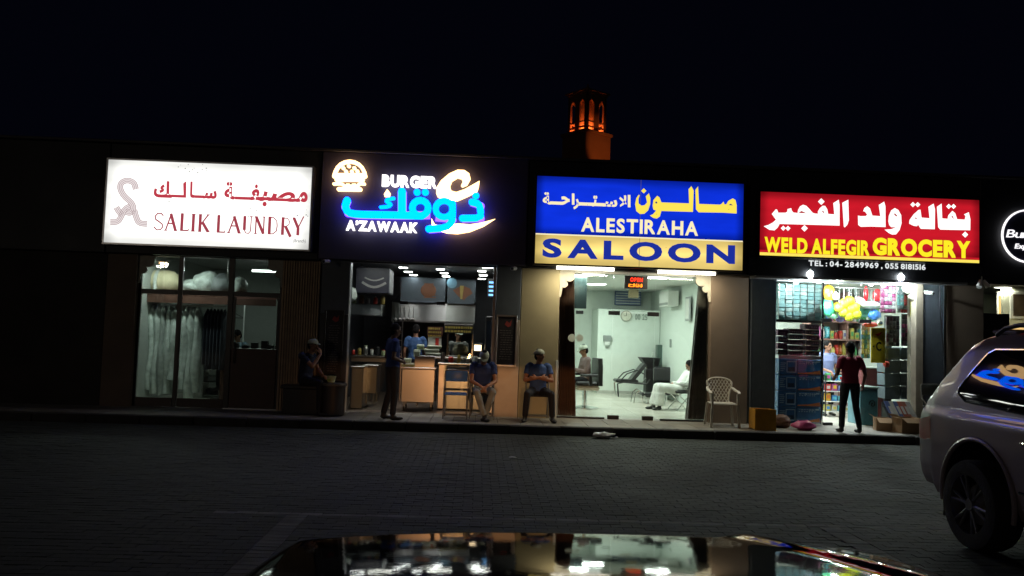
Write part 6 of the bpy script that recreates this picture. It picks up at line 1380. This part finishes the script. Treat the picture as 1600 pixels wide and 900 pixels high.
for k in range(16):
    r_, c_ = divmod(k, 4); w_ = (a1-a0+.3)/4*.8; x_ = a0-.1+(a1-a0+.3)*(c_+.5)/4; h_ = rg.uniform(.10, .17); ci = rg.randrange(10)
    o = thing('packet', '%s packet, %s from the left on the %s shelf of the low white stand' % (COLN[ci], ORD[c_], ('lowest', 'second', 'third', 'top')[r_]), 'packet', (x_, 17.3, .271+r_*.22)); MB().cbox(-w_/2, w_/2, -.08, .08, 0, h_, .01).build('carton', PAL[ci], o); MB().box(-w_*.3, w_*.3, -.084, -.0805, h_*.3, h_*.75).build('label', PAL[(ci+4) % 10], o)
a0, a1, z0, z1 = pbox(1352, 1382, 574, 603, 16.4); t = thing('red_counter', 'dark red counter with a grey top behind the freezer', 'counter', ((a0+a1)/2, 16.5, .152)); MB().cbox(a0, a1+.1, 16.4, 16.9, .152, z1-.03, .01).build('body', mat('counter_red', (.16, .04, .04), .5), t, world=True); MB().cbox(a0-.03, a1+.12, 16.37, 16.92, z1-.029, z1, .006).build('top', mat('counter_top', (.3, .3, .28), .4), t, world=True)
p_ = gx_(1368, 664); bag('orange_sack', 'orange plastic sack tied with a yellow strip, on the doorstep by the freezer', (p_[0], 15.25, PZ), .13, .12, .115, PLAST('orange_plastic', (.48, .16, .06)), 81); 
p_ = gx_(1372, 664); bag('orange_sack', 'smaller orange sack lying on top of the other', (p_[0], 15.28, PZ+.2), .09, .08, .075, PLAST('orange_plastic', (.48, .16, .06)), 82)
# magazine rack
a0, a1, z0, z1 = pbox(1383, 1428, 622, 655, 15.1); z0 = PZ; t = thing('magazine_rack', 'dark slanted rack with rows of magazines on the grocery pavement', 'rack', ((a0+a1)/2, 15.05, z0))
MB().prismx([(14.95, z0), (14.95, z0+.22), (15.25, z0+.5), (15.25, z0)], a0, a1).build('frame', BLACKM, t, world=True)
for k in range(6):
    x_ = a0+.03+(a1-a0-.16)*k/5; m_ = [C3(.08, .12, .3), C3(.55, .56, .5), C3(.10, .14, .32), C3(.42, .10, .05), C3(.36, .12, .07), C3(.5, .5, .48)][k]
    o = thing('magazine', '%s magazine in the slanted rack' % ('blue striped', 'white spined', 'second blue', 'red', 'dull orange', 'pale grey, tilted end')[k], 'magazine', (x_+.05, 15.05, z0+.30)); MB().add([(-.045, -.12, -.05), (.05, -.12, -.05), (.05, .16, .22), (-.045, .16, .22), (-.045, -.10, -.065), (.05, -.10, -.065), (.05, .18, .205), (-.045, .18, .205)], [(0, 1, 2, 3), (7, 6, 5, 4), (0, 4, 5, 1), (1, 5, 6, 2), (2, 6, 7, 3), (3, 7, 4, 0)]).build('cover', m_, o); MB().add([(-.02, -.128+.05, .0), (.03, -.078, .0), (.03, .06, .135), (-.02, .06, .135)], [(0, 1, 2, 3)]).build('title_print', PAL[4], o)
p_ = gx_(1413, 676)
def carton(label, loc, w_, d_, h_, rot=0):
    t = thing('cardboard_box', label, 'box', loc, rot)
    MB().cbox(-w_/2, w_/2, -d_/2, -d_/2+.008, 0, h_, .002).build('side_wall', CARD, t); MB().cbox(-w_/2, w_/2, d_/2-.008, d_/2, 0, h_, .002).build('side_wall', CARD, t)
    MB().cbox(-w_/2, -w_/2+.008, -d_/2+.009, d_/2-.009, 0, h_, .002).build('side_wall', CARD, t); MB().cbox(w_/2-.008, w_/2, -d_/2+.009, d_/2-.009, 0, h_, .002).build('side_wall', CARD, t)
    MB().box(-w_/2+.009, w_/2-.009, -d_/2+.009, d_/2-.009, 0.002, .01).build('floor_board', CARD, t)
    MB().add([(-w_/2, -d_/2, h_), (w_/2, -d_/2, h_), (w_/2-.02, -d_/2-.12, h_-.08), (-w_/2+.02, -d_/2-.12, h_-.08)], [(0, 1, 2, 3)]).build('flap', CARD, t)
    MB().add([(-w_/2, -d_/2, h_), (-w_/2, d_/2, h_), (-w_/2-.1, d_/2-.02, h_+.06), (-w_/2-.1, -d_/2+.02, h_+.06)], [(0, 1, 2, 3)]).build('flap', CARD, t)
    return t
carton('open cardboard box on the pavement edge near the tail of the parked car', (p_[0]+.05, 14.55, PZ), .40, .30, .28, R(8))
carton('taller open cardboard box behind the other, below the magazine rack', (p_[0]-.27, 14.82, PZ), .26, .24, .24, R(-12))
# people in the grocery
J = stand_pose(); a_, _z = P(1292, 600, 17.4); J['face'] = (.3, -.9, -.1); J['wr'] = [(-.12, -.35, 1.0), (.2, -.35, 1.02)]
person('clerk in a blue grey shirt standing inside the grocery doorway', (a_, 17.4, .16), R(10), J, CLERK, DJEANS, SKIN, vox=.012, sc=.96)
J = stand_pose(); J['face'] = (.1, -1, -.1); J['an'] = [(-.17, .05, .08), (.15, -.02, .08)]; J['kn'] = [(-.13, -.03, .49), (.13, -.03, .49)]; J['wr'] = [(-.31, -.10, .90), (.17, -.28, .98)]; J['el'] = [(-.29, .02, 1.10), (.27, .03, 1.10)]
J['hd'] = [(-.1, -.3, -1), (0, -1, .1)]
p_ = P(1328, 640, 14.3); person('customer in a maroon T shirt and dark jeans seen from behind at the grocery door', (p_[0], 14.3, PZ), R(182), J, MAROON, DJEANS, SKIND, sleeve=.5, vox=.0085, sc=.955)
l = at(1350, 600, 15.3)

# ================================================================== CAFE AT THE RIGHT EDGE
cx0, cx1 = xs['c0']-.1, 15.4
cf = thing('cafe_shopfront', 'glass front of the cafe at the right edge with dark lower panel', 'shopfront', (11.5, GY, .14))
pane('pane', cf, cx0+.05, 12.8, .2, 2.98, GY); MB().cbox(cx0-.02, cx0+.04, GY-.04, GY+.05, .15, 2.99, .005).build('mullion', DARKG, cf, world=True)
a0, a1, z0, z1 = pbox(1536, 1577, 490, 520, GY-.05)
MB().cbox(a0, a1, GY-.06, GY-.01, .16, z1, .005).build('dark_panel', mat('cafe_dark', (.03, .035, .03), .4), cf, world=True)
for k, (px_, py_) in enumerate(((1552, 442.5), (1567, 449))):
    l = at(px_, py_, 15.9+k*.8); t = thing('downlight', ('round recessed light over the cafe window', 'second round recessed light deeper inside the cafe')[k], 'light', (l[0], l[1], min(l[2], 3.08)))
    MB().cyl((0, 0, -.01), (0, 0, .01), .16, n=20).build('diffuser', emit('warm_disc', (1, .98, .85), 5), t); MB().cyl((0, 0, -.004), (0, 0, .012), .19, n=20).build('trim', WHITEP, t)
    lamp('light', 'AREA', (0, 0, -.03), 22, (1, .93, .75), .3, parent=t)
a0, a1, z0, z1 = pbox(1561, 1567, 462, 491, 17.0); t = thing('wall_lamp', 'narrow glowing amber strip on the cafe wall', 'light', ((a0+a1)/2, 17.0, z0)); MB().box(a0, a1, 17.0, 17.02, z0, z1).build('glow', emit('amber_strip', (1, .60, .22), 1.5), t, world=True); MB().box(a0-.02, a1+.02, 17.021, 17.05, 0.16, z1+.1).build('mount', WHITEP, t, world=True)
a0, a1, z0, z1 = pbox(1583, 1612, 460, 494, 16.6); t = thing('wall_picture', 'framed brown picture on the cafe wall by the right edge', 'picture', ((a0+a1)/2, 16.6, z0)); MB().cbox(a0-.06, a1+.06, 16.6, 16.63, z0-.06, z1+.06, .006).build('frame', WHITEP, t, world=True); MB().box(a0, a1, 16.594, 16.599, z0, z1).build('picture', mat('pic_brown', (.10, .07, .045), .4, var=.6, scale=3), t, world=True)
MB().box(a0-.2, a1+.8, 16.635, 16.7, .16, 3.09).build('wall_panel', mat('cafe_wall2', (.5, .52, .42), .6), t, world=True)
a0, a1, z0, z1 = pbox(1578, 1600, 511, 520, 16.2); t = thing('cafe_counter', 'pale cafe counter with a warm lit edge behind the parked car', 'counter', (a0+.4, 16.4, .15)); MB().cbox(a0, a1+1.5, 16.2, 16.7, .16, z1, .01).build('body', mat('counter_warm', (.6, .45, .25), .5), t, world=True); MB().box(a0, a1+1.5, 16.19, 16.199, z1-.05, z1-.01).build('edge_light', emit('edge_warm', (1, .62, .25), 1.2), t, world=True)
# dark folded chair behind the car and the pipe on the pier
p_ = P(1452, 600, 14.9); folding_chair('dark folding chair between the blue shutter and the parked car', (p_[0]+.15, 14.9, PZ), R(15), mat('grey_vinyl', (.16, .18, .17), .5), GREYT)
a_, z_ = P(1480, 520, 15.2); t = thing('drain_pipe', 'thin dark cable running down the beige pier right of the blue shutter', 'pipe', (a_, 15.26, PZ)); MB().tube([(-.12, 0, 2.8), (-.1, 0, 2.2), (.0, 0, 1.2), (.02, 0, 0)], .012).build('cable', BLACKM, t, smooth=True)

# ================================================================== WIND TOWER BEHIND
TY = 45.; TM = mat('tower_render', (.40, .19, .10), .85, var=.1, scale=1.5, bump=.2, bscale=20)
cxT, czT = P(916, 205, TY); ang = R(36)
wt = thing('wind_tower', 'orange lit wind tower with arched openings rising behind the roof', 'tower', (cxT+.18, TY+1.2, 0), ang)
b_ = 1.0; zl = czT; zt_ = P(916, 140, TY)[1]
MB().cbox(-b_, b_, -b_, b_, 0, zl-.06, .02).build('base', TM, wt); MB().cbox(-b_-.09, b_+.09, -b_-.09, b_+.09, zl-.059, zl+.12, .02).build('ledge', TM, wt)
h_ = zt_-zl-.25; L_ = .79
def archwall(mb, half, n, z0, z1, y0, y1, aw, ah):
    # pillars, spandrels over pointed arches
    W2 = 2*half; pitch = W2/n
    for k in range(n+1):
        xc = -half+pitch*k; pw = (pitch-aw)/2; mb.box(max(-half, xc-pw), min(half, xc+pw), y0, y1, z0, z0+ah)
    for k in range(n):
        xc = -half+pitch*(k+.5); A = [(xc-aw/2, z0+ah), (xc-aw/2, z0+ah*.86), (xc-aw*.36, z0+ah*.93), (xc-aw*.12, z0+ah*.965), (xc, z0+ah)]
        mb.prism(A, y0+.01, y1-.01); mb.prism([(2*xc-x_, z_) for x_, z_ in A][::-1], y0+.01, y1-.01)
    mb.box(-half, half, y0, y1, z0+ah+.0005, z1)
for q_ in range(4):
    mb = MB(); archwall(mb, L_, 2, zl+.13, zl+.13+h_, -L_, -L_+.14, .40, h_*.86)
    c_, s_ = math.cos(q_*math.pi/2), math.sin(q_*math.pi/2); mb.v = [(x_*c_-y_*s_, x_*s_+y_*c_, z_) for x_, y_, z_ in mb.v]; mb.build('arched_wall', TM, wt)
    for xc in (-.39, .39):
        for za_ in (.10, .24):
            mb = MB().box(xc-.20, xc+.20, -L_+.03, -L_+.08, zl+.13+h_*za_, zl+.13+h_*(za_+.04)); mb.v = [(x_*c_-y_*s_, x_*s_+y_*c_, z_) for x_, y_, z_ in mb.v]; mb.build('rail', TM, wt)
MB().box(-.09, .09, -L_+.2, L_-.2, zl+.13, zl+.13+h_-.02).box(-L_+.2, -.0905, -.09, .09, zl+.13, zl+.12+h_).box(.0905, L_-.2, -.09, .09, zl+.13, zl+.12+h_).build('inner_vanes', TM, wt)
MB().cbox(-L_-.05, L_+.05, -L_-.05, L_+.05, zl+.131+h_, zl+.26+h_, .01).cbox(-L_-.16, L_+.16, -L_-.16, L_+.16, zl+.261+h_, zl+.36+h_, .02).build('eaves', TM, wt)
MB().lathe((0, 0, zl+.36+h_), [(.34, 0), (.34, .12), (.24, .26), (.10, .38), (.02, .62)], 16).build('finial', TM, wt, smooth=True)
mb = MB()
for k in range(7): mb.box(-.28, .28, -b_-.03, -b_-.001, zl-1.7+k*.2, zl-1.62+k*.2)
mb.v = [(-y_, x_, z_) for x_, y_, z_ in mb.v]; tag(mb.build('vent_bars', TM, wt), kind='stuff')
OR = (1, .30, .07)
for q_ in range(4):
    c_, s_ = math.cos(q_*math.pi/2+math.pi/4), math.sin(q_*math.pi/2+math.pi/4)
    lamp('light', 'POINT', (c_*.5, s_*.5, zl+.35), 24, OR, .06, parent=wt)
fx, fz = P(985, 300, TY-4)
ft = thing('flood_light', 'floodlight on the dark roof washing the wind tower in orange', 'light', (fx+2.0, TY-3.5, zl-4.5)); MB().cbox(-.15, .15, -.1, .1, 0, .25, .02).build('housing', BLACKM, ft); MB().cyl((0, 0, -(zl-4.5)), (0, 0, 0), .06).build('pole', BLACKM, ft)
dv = Vector((cxT+.8, TY+.8, zl-.6))-Vector((fx+2.0, TY-3.5, zl-4.2)); lamp('light', 'SPOT', (0, -.0, .3), 420, OR, .1, rot=dv.to_track_quat('-Z', 'Y').to_euler(), parent=ft, spot=26, blend=.6)

# ================================================================== STREET LAMPS BEHIND THE CAMERA
SOD = (1, .86, .68)
for i, (px_, py_, Yd, pw) in enumerate(((249, 410, 26, 420), (257.5, 409, 28, 420))):
    a_, z_ = P(px_, py_, GY+Yd); Yl = GY+.01-Yd
    t = thing('street_lamp', ('street lamp', 'second street lamp')[i]+' behind the car park with an orange lit head', 'street lamp', (a_, Yl, 0))
    MB().cyl((0, 0, 0), (0, 0, z_+.1), .07, .045).build('pole', ALU, t, smooth=True); MB().cbox(-.35, .35, -.12, .12, z_+.03, z_+.13, .03).build('head', ALU, t); MB().box(-.09, .09, -.09, .09, z_-.05, z_+.029).build('lens', emit('sodium', (1, .45, .15), 30), t)
    lamp('light', 'POINT', (0, 0, z_-.15), pw, SOD, .15, parent=t)

# ================================================================== PARKED CAR (SUV) AT THE RIGHT
SX = 4.38; SW2 = .98; CX = SX+SW2
PAINT = mat('suv_paint', (.27, .225, .245), .36, .3, var=.04, scale=1, coat=.6)
TYRE = mat('tyre', (.010, .010, .010), .9, bump=.3, bscale=50); RIM = mat('rim', (.28, .28, .29), .3, .9); WGL = mat('tinted_glass', (.006, .006, .007), .02, spec=.7, var=.0)
suv = thing('parked_car', 'purplish silver large off road car parked at the right, tail towards the shops', 'car', (CX, 5.6, 0))
def interp(t_, tab):
    for (a, b), (c, d) in zip(tab, tab[1:]):
        if t_ <= c: return b+(d-b)*max(0, min(1, (t_-a)/(c-a)))
    return tab[-1][1]
ZT = [(3.0, .70), (3.05, .95), (3.2, 1.08), (3.6, 1.13), (4.15, 1.18), (4.75, 1.72), (5.1, 1.85), (5.8, 1.90), (6.7, 1.90), (6.98, 1.88), (7.15, 1.87), (7.3, 1.80), (7.45, 1.62), (7.62, 1.42), (7.78, 1.20), (7.93, 1.08), (8.02, .80)]
HW = [(3.0, .62), (3.06, .78), (3.2, .90), (3.5, .97), (4, .98), (7.3, .98), (7.6, .97), (7.82, .945), (7.95, .88), (8.02, .76)]
BELT = 1.16; WR = .405; WCY = [6.88, 4.05]
def sec(y, nsub=True):
    zt = interp(y, ZT); hw = interp(y, HW); zb = .36+(.06 if y > 7.6 else 0); gh = max(0, zt-BELT)
    belt = min(BELT, zt-.03)
    pts = [(hw-.06, zb), (hw-.02, zb+.08), (hw-.0, .62 if belt > .7 else belt*.7), (hw+.005, min(.85, belt-.05)), (hw-.0, belt-.05), (hw-.03, belt)]
    if gh > .05: pts += [(hw-.03-gh*(.13*t_+.15*t_*t_), belt+gh*t_) for t_ in (.12, .24, .36, .48, .6, .72, .84)]+[(hw-.03-gh*.27-.04, belt+gh*.95), (hw-.03-gh*.27-.14, belt+gh)]
    else: pts += [(hw-.10, zt-.01), (hw-.2, zt-.005), (hw-.3, zt)]
    return pts
def resample(pts, n, z_first=True):
    L = [0]
    for a, b in zip(pts, pts[1:]): L.append(L[-1]+math.dist(a, b))
    out = []
    for k in range(n):
        s_ = L[-1]*k/(n-1); j = 0
        while j < len(L)-2 and L[j+1] < s_: j += 1
        u = (s_-L[j])/max(1e-6, L[j+1]-L[j]); out.append((pts[j][0]*(1-u)+pts[j+1][0]*u, pts[j][1]*(1-u)+pts[j+1][1]*u))
    return out
ys = [3.0+.03*k for k in range(168)]; NP = 46
V_, F_ = [], []
grid = []
for y in ys:
    h = resample(sec(y), NP); zt = interp(y, ZT)
    full = [(x_, z_) for x_, z_ in h]+[(h[-1][0]*(1-k/6), h[-1][1]+.02*(1-(1-k/6)**2)) for k in range(1, 7)]
    row_ = [(x_, z_) for x_, z_ in full]+[(-x_, z_) for x_, z_ in full[-2::-1]]
    grid.append(row_)
NC = len(grid[0])
for y, row_ in zip(ys, grid):
    for x_, z_ in row_:
        yy2, zz2 = y, z_
        if z_ < 1.0:
            for wc in WCY:
                dd = math.hypot(y-wc, z_-.44); 
                if abs(dd-.50) < .022 and abs(x_) > .7: f_ = .50/dd; yy2 = wc+(y-wc)*f_; zz2 = .44+(z_-.44)*f_
        V_.append((x_, yy2-5.6, zz2))
for j in range(len(ys)-1):
    for k in range(NC-1):
        q4 = (j*NC+k, j*NC+k+1, (j+1)*NC+k+1, (j+1)*NC+k)
        cy_ = sum(V_[i][1] for i in q4)/4+5.6; cz2 = sum(V_[i][2] for i in q4)/4; cx2 = sum(V_[i][0] for i in q4)/4
        if abs(cx2) > .7 and any(math.hypot(cy_-wc, cz2-.44) < .50 for wc in WCY) and cz2 < 1.0: continue
        F_.append(q4)
F_.append(tuple(range(NC))[::-1]); F_.append(tuple((len(ys)-1)*NC+k for k in range(NC)))
MB().add(V_, F_).build('body', PAINT, suv, smooth=True)
MB().box(-.88, .88, -2.45, 2.0, .34, .60).build('underbody', BLACKM, suv)
for wc in WCY:
    for s_ in (-1, 1):
        mb = MB()   # wheel well and arch flare
        n = 20
        for k in range(n):
            a = math.pi*1.16*k/n-.25; b = math.pi*1.16*(k+1)/n-.25
            P4 = lambda r, x_, t: (s_*x_, wc-5.6+r*math.cos(t), .44+r*math.sin(t))
            mb.add([P4(.505, .985, a), P4(.505, .985, b), P4(.505, .60, b), P4(.505, .60, a)], [(0, 1, 2, 3)])
        mb.build('wheel_well', BLACKM, suv)
        mb = MB(); mb.tube([(s_*.985, wc-5.6+.508*math.cos(t), .44+.508*math.sin(t)) for t in [-.22+k*(math.pi+.44)/24 for k in range(25)]], .022, 8); mb.build('arch_flare', PAINT, suv, smooth=True)
        wx = s_*.93; ty_ = MB()
        prof = [(.25, -.13), (.315, -.135), (.37, -.125), (.385, -.09), (.387, 0), (.385, .09), (.37, .125), (.315, .135), (.25, .13)]
        ty_.loft([[(wx+h__, wc-5.6+r*math.cos(t), .385+r*math.sin(t)) for t in [2*math.pi*k/32 for k in range(32)]] for r, h__ in prof], caps=False)
        wh = ty_.build('wheel', TYRE, suv, smooth=True)
        rm = MB(); rm.loft([[(wx+h__, wc-5.6+r*math.cos(t), .385+r*math.sin(t)) for t in [2*math.pi*k/32 for k in range(32)]] for r, h__ in ((.262, s_*.13), (.25, s_*.10), (.235, s_*.0), (.235, -s_*.1))], caps=False)
        rm.cyl((wx+s_*.09, wc-5.6, .385), (wx+s_*.12, wc-5.6, .385), .06, .05, 16)
        for k in range(6):
            t = 2*math.pi*k/6+.2
            for dt in (-.10, .10):
                p0 = (wx+s_*.10, wc-5.6+.04*math.cos(t), .385+.04*math.sin(t)); p1 = (wx+s_*.115, wc-5.6+.25*math.cos(t+dt*1.5), .385+.25*math.sin(t+dt*1.5)); rm.tube([p0, p1], [.016, .013], 6)
        rm.build('rim', RIM, wh, smooth=True)
        MB().cyl((wx+s_*.01, wc-5.6, .385), (wx+s_*.03, wc-5.6, .385), .17, n=20).build('brake_disc', mat('disc', (.15, .14, .13), .5, .7), wh)
# glass, laid 6 mm proud of the body side
def side_x(y, z):
    pts = sec(y); 
    for (xa, za), (xb, zb) in zip(pts[4:], pts[5:]):
        if za <= z <= zb: return xa+(xb-xa)*(z-za)/max(1e-6, zb-za)
    return pts[-1][0]
def side_glass(name, poly, s_, m_, off=.006, parent=suv):
    # subdivide polygon by fan over a grid: clip columns
    mb = MB(); ysn = sorted(set([p[0] for p in poly]+[min(p[0] for p in poly)+k*.06 for k in range(int((max(p[0] for p in poly)-min(p[0] for p in poly))/.06))]))
    def span(y):
        zs = []
        for (ya, za), (yb, zb) in zip(poly, poly[1:]+poly[:1]):
            if ya != yb and min(ya, yb) <= y <= max(ya, yb): zs.append(za+(zb-za)*(y-ya)/(yb-ya))
        return (min(zs), max(zs)) if zs else None
    rows_ = []
    for y in ysn:
        y = min(max(y, min(p[0] for p in poly)+.0005), max(p[0] for p in poly)-.0005); sp_ = span(y)
        if sp_: rows_.append([(s_*(side_x(y, sp_[0]+(sp_[1]-sp_[0])*k/8)+off), y-5.6, sp_[0]+(sp_[1]-sp_[0])*k/8) for k in range(9)])
    vs = [p for r in rows_ for p in r]; fs = [(j*9+k, j*9+k+1, (j+1)*9+k+1, (j+1)*9+k) if s_ < 0 else (j*9+k, (j+1)*9+k, (j+1)*9+k+1, j*9+k+1) for j in range(len(rows_)-1) for k in range(8)]
    mb.add(vs, fs); o = mb.build(name, m_, parent, smooth=True)
    mb = MB(); pl = []
    for (ya, za), (yb, zb) in zip(poly, poly[1:]+poly[:1]):
        for k in range(5): u = k/5; y = ya+(yb-ya)*u; z = za+(zb-za)*u; pl.append((s_*(side_x(y, z)+off+.002), y-5.6, z))
    pl.append(pl[0]); mb.tube(pl, .009, 6); mb.build('window_trim', CHROME, o, smooth=True); return o
for s_ in (-1, 1):
    side_glass('quarter_window', [(7.22, 1.32), (7.23, 1.38), (6.95, 1.70), (6.86, 1.74), (6.27, 1.75), (6.27, 1.22), (7.10, 1.26)], s_, WGL)
    side_glass('rear_door_window', [(6.21, 1.22), (6.21, 1.75), (5.35, 1.74), (5.35, 1.21)], s_, WGL)
    side_glass('front_door_window', [(5.27, 1.21), (5.27, 1.74), (5.05, 1.70), (4.55, 1.24), (4.55, 1.21)], s_, WGL)
    for y0_, y1_ in ((6.02, 6.28), (5.1, 5.36)):
        h_ = MB().tube([(s_*.985, y0_-5.6, .985), (s_*1.02, y0_+.04-5.6, 1.0), (s_*1.02, y1_-.04-5.6, 1.0), (s_*.985, y1_-5.6, .985)], .016, 8); h_.build('door_handle', CHROME, suv, smooth=True)
        MB().ell((s_*.979, (y0_+y1_)/2-5.6, .985), .012, .10, .04).build('handle_recess', BLACKM, suv, smooth=True)
    MB().tube([(s_*.70, 1.42, 1.87), (s_*.70, 1.30, 1.93), (s_*.71, 1.1, 1.955), (s_*.72, -.2, 1.96), (s_*.72, -.5, 1.90)], .02, 8).build('roof_rail', BLACKM, suv, smooth=True)
    MB().cbox(s_*.70-.015, s_*.70+.015, .1, .2, 1.87, 1.95, .005).build('rail_foot', BLACKM, suv)
    mb = MB(); mb.tube([(s_*.982, y_-5.6, z_) for y_, z_ in ((6.24, .45), (6.24, .62), (6.24, 1.12))], .004, 4); mb.build('door_gap', BLACKM, suv)
    mb = MB(); mb.tube([(s_*.982, y_-5.6, z_) for y_, z_ in ((5.31, .45), (5.31, 1.12))], .004, 4); mb.build('door_gap', BLACKM, suv)
    MB().cbox(s_*.87-.10, s_*.87+.10, 1.78, 1.80, .18, .62, .005).build('mud_flap', BLACKM, suv)
    MB().cbox(s_*1.0-.07, s_*1.0+.04, -1.45, .55, .36, .41, .015).build('side_step', BLACKM, suv)
    MB().tube([(s_*.99, -1.0, .60), (s_*.995, .70, .60)], .014, 6).build('side_moulding', CHROME, suv, smooth=True)
    # tail lamp wraps round the rear corner
    mb = MB(); rows_ = []
    for k in range(7):
        y = 7.60+.055*k
        rows_.append([(s_*(interp(y, HW)+.005), y-5.6+(.008 if k > 4 else 0), z_) for z_ in (.84+.02*(k < 2), .93, 1.0, 1.08-.012*k)])
    vs = [p for r in rows_ for p in r]; fs = [(j*4+q_, j*4+q_+1, (j+1)*4+q_+1, (j+1)*4+q_) for j in range(6) for q_ in range(3)]
    mb.add(vs, fs); mb.build('tail_light', mat('tail_red', (.35, .012, .012), .4), suv, smooth=True)
    MB().ell((s_*.62, -2.5, .82), .2, .08, .08).build('headlight', mat('lamp_clear', (.4, .4, .42), .1), suv, smooth=True)
    MB().ell((s_*1.06, -1.02, 1.2), .10, .08, .09).build('wing_mirror', PAINT, suv, smooth=True)
MB().cbox(-.45, .45, -2.62, -2.55, .62, .88, .02).build('grille', BLACKM, suv)
MB().add([(-.70, -1.36, 1.22), (.70, -1.36, 1.22), (.60, -.90, 1.69), (-.60, -.90, 1.69)], [(0, 1, 2, 3)]).build('windscreen', WGL, suv)
MB().add([(-.66, 1.94, 1.44), (-.58, 1.735, 1.66), (.58, 1.735, 1.66), (.66, 1.94, 1.44)], [(0, 1, 2, 3)]).build('rear_window', WGL, suv)
MB().cbox(-.62, .62, 1.28, 1.62, 1.885, 1.92, .015).build('rear_spoiler', PAINT, suv)
MB().cbox(-.80, .80, 2.1, 2.40, .46, .60, .05).build('rear_bumper', PAINT, suv)

# ================================================================== OWN CAR: THE BONNET AT THE BOTTOM
HC = .43
DPAINT = mat('bonnet_paint', (.004, .004, .005), .042, .0, var=.5, scale=3, bump=.012, bscale=30, spec=.20)
own = thing('near_car', 'glossy black car bonnet at the bottom edge mirroring the shopfronts', 'car', (HC, 1.6, 0))
def bon(u, y):   # u = x from the centre line
    # lengthwise curve
    t = y-2.2; z = 1.107-.074*t-.049*t*t if y > 1.2 else 1.107+.074
    e = y-2.98+(.07*abs(u)**3 if u > 0 else .24*abs(u)**2)
    if e > 0: z -= .55*e*e+6*e**3
    w_ = abs(u)/1.05; z -= (.035 if u > 0 else .022)*w_**3
    c_ = .60+.50*max(0, min(1, (3.0-y)/1.0))*.75; d = abs(u)-c_
    z += (.018 if u > 0 else .0)*math.exp(-(d/.07)**2)*max(0, min(1, (y-1.2)/.3))
    if abs(u) > 1.0: z -= 9*(abs(u)-1.0)**2
    return z
NU, NY = 90, 80; V_ = []; F_ = []
for j in range(NY+1):
    y = 1.15+(3.30-1.15)*j/NY
    for i in range(NU+1):
        u = -1.12+2.24*i/NU; V_.append((u, y-1.6, bon(u, y)))
for j in range(NY):
    for i in range(NU): a = j*(NU+1)+i; F_.append((a, a+1, a+NU+2, a+NU+1))
MB().add(V_, F_).build('bonnet', DPAINT, own, smooth=True)
fz_ = [(u, bon(u, 3.30)) for u in [-1.12+2.24*i/20 for i in range(21)]]
MB().add([(u, 1.70, z) for u, z in fz_]+[(u*.97, 1.74, .42) for u, z in fz_], [(i, i+21, i+22, i+1) for i in range(20)]).build('front_end', mat('front_plastic', (.012, .012, .013), .5), own, smooth=True)
for s_ in (-1, 1):
    MB().add([(s_*1.12, y-1.6, bon(s_*1.12, y)) for y in (1.15, 1.8, 2.5, 3.3)]+[(s_*1.12, y-1.6, .45) for y in (1.15, 1.8, 2.5, 3.3)], [(0, 1, 5, 4), (1, 2, 6, 5), (2, 3, 7, 6)]).build('front_wing', DPAINT, own)
    ty_ = MB(); prof = [(.24, -.12), (.36, -.12), (.375, 0), (.36, .12), (.24, .12)]
    ty_.loft([[(s_*.98+h__, .75+r*math.cos(t), .375+r*math.sin(t)) for t in [2*math.pi*k/28 for k in range(28)]] for r, h__ in prof], caps=True); ty_.build('wheel', TYRE, own, smooth=True)
    MB().ell((s_*.72, 1.74, .80), .17, .05, .07).build('headlight', mat('lamp_clear', (.4, .4, .42), .1), own, smooth=True)
    ho = lamp('light', 'SPOT', (s_*.72-.0, 1.80, .86), 560, (1, .47, .19), .05, rot=(R(90), 0, R(-.5)), parent=own, spot=33, blend=1.)
    ld = ho.data; ld.use_nodes = True; t = ld.node_tree; n = t.nodes; em = [q_ for q_ in n if q_.type == 'EMISSION'][0]
    tc = n.new('ShaderNodeTexCoord'); sx = n.new('ShaderNodeSeparateXYZ'); t.links.new(tc.outputs['Normal'], sx.inputs[0])
    ab = n.new('ShaderNodeMath'); ab.operation = 'ABSOLUTE'; t.links.new(sx.outputs['Z'], ab.inputs[0])
    dv_ = n.new('ShaderNodeMath'); dv_.operation = 'DIVIDE'; t.links.new(sx.outputs['Y'], dv_.inputs[0]); t.links.new(ab.outputs[0], dv_.inputs[1])
    m1 = n.new('ShaderNodeMapRange'); m1.interpolation_type = 'SMOOTHSTEP'; m1.inputs[1].default_value = .012; m1.inputs[2].default_value = .026; m1.inputs[3].default_value = 1; m1.inputs[4].default_value = .02
    m2 = n.new('ShaderNodeMapRange'); m2.interpolation_type = 'SMOOTHSTEP'; m2.inputs[1].default_value = -.067; m2.inputs[2].default_value = -.050; m2.inputs[3].default_value = .0; m2.inputs[4].default_value = 1
    for q_ in (m1, m2): t.links.new(dv_.outputs[0], q_.inputs[0])
    mu = n.new('ShaderNodeMath'); mu.operation = 'MULTIPLY'; t.links.new(m1.outputs[0], mu.inputs[0]); t.links.new(m2.outputs[0], mu.inputs[1]); t.links.new(mu.outputs[0], em.inputs[1])
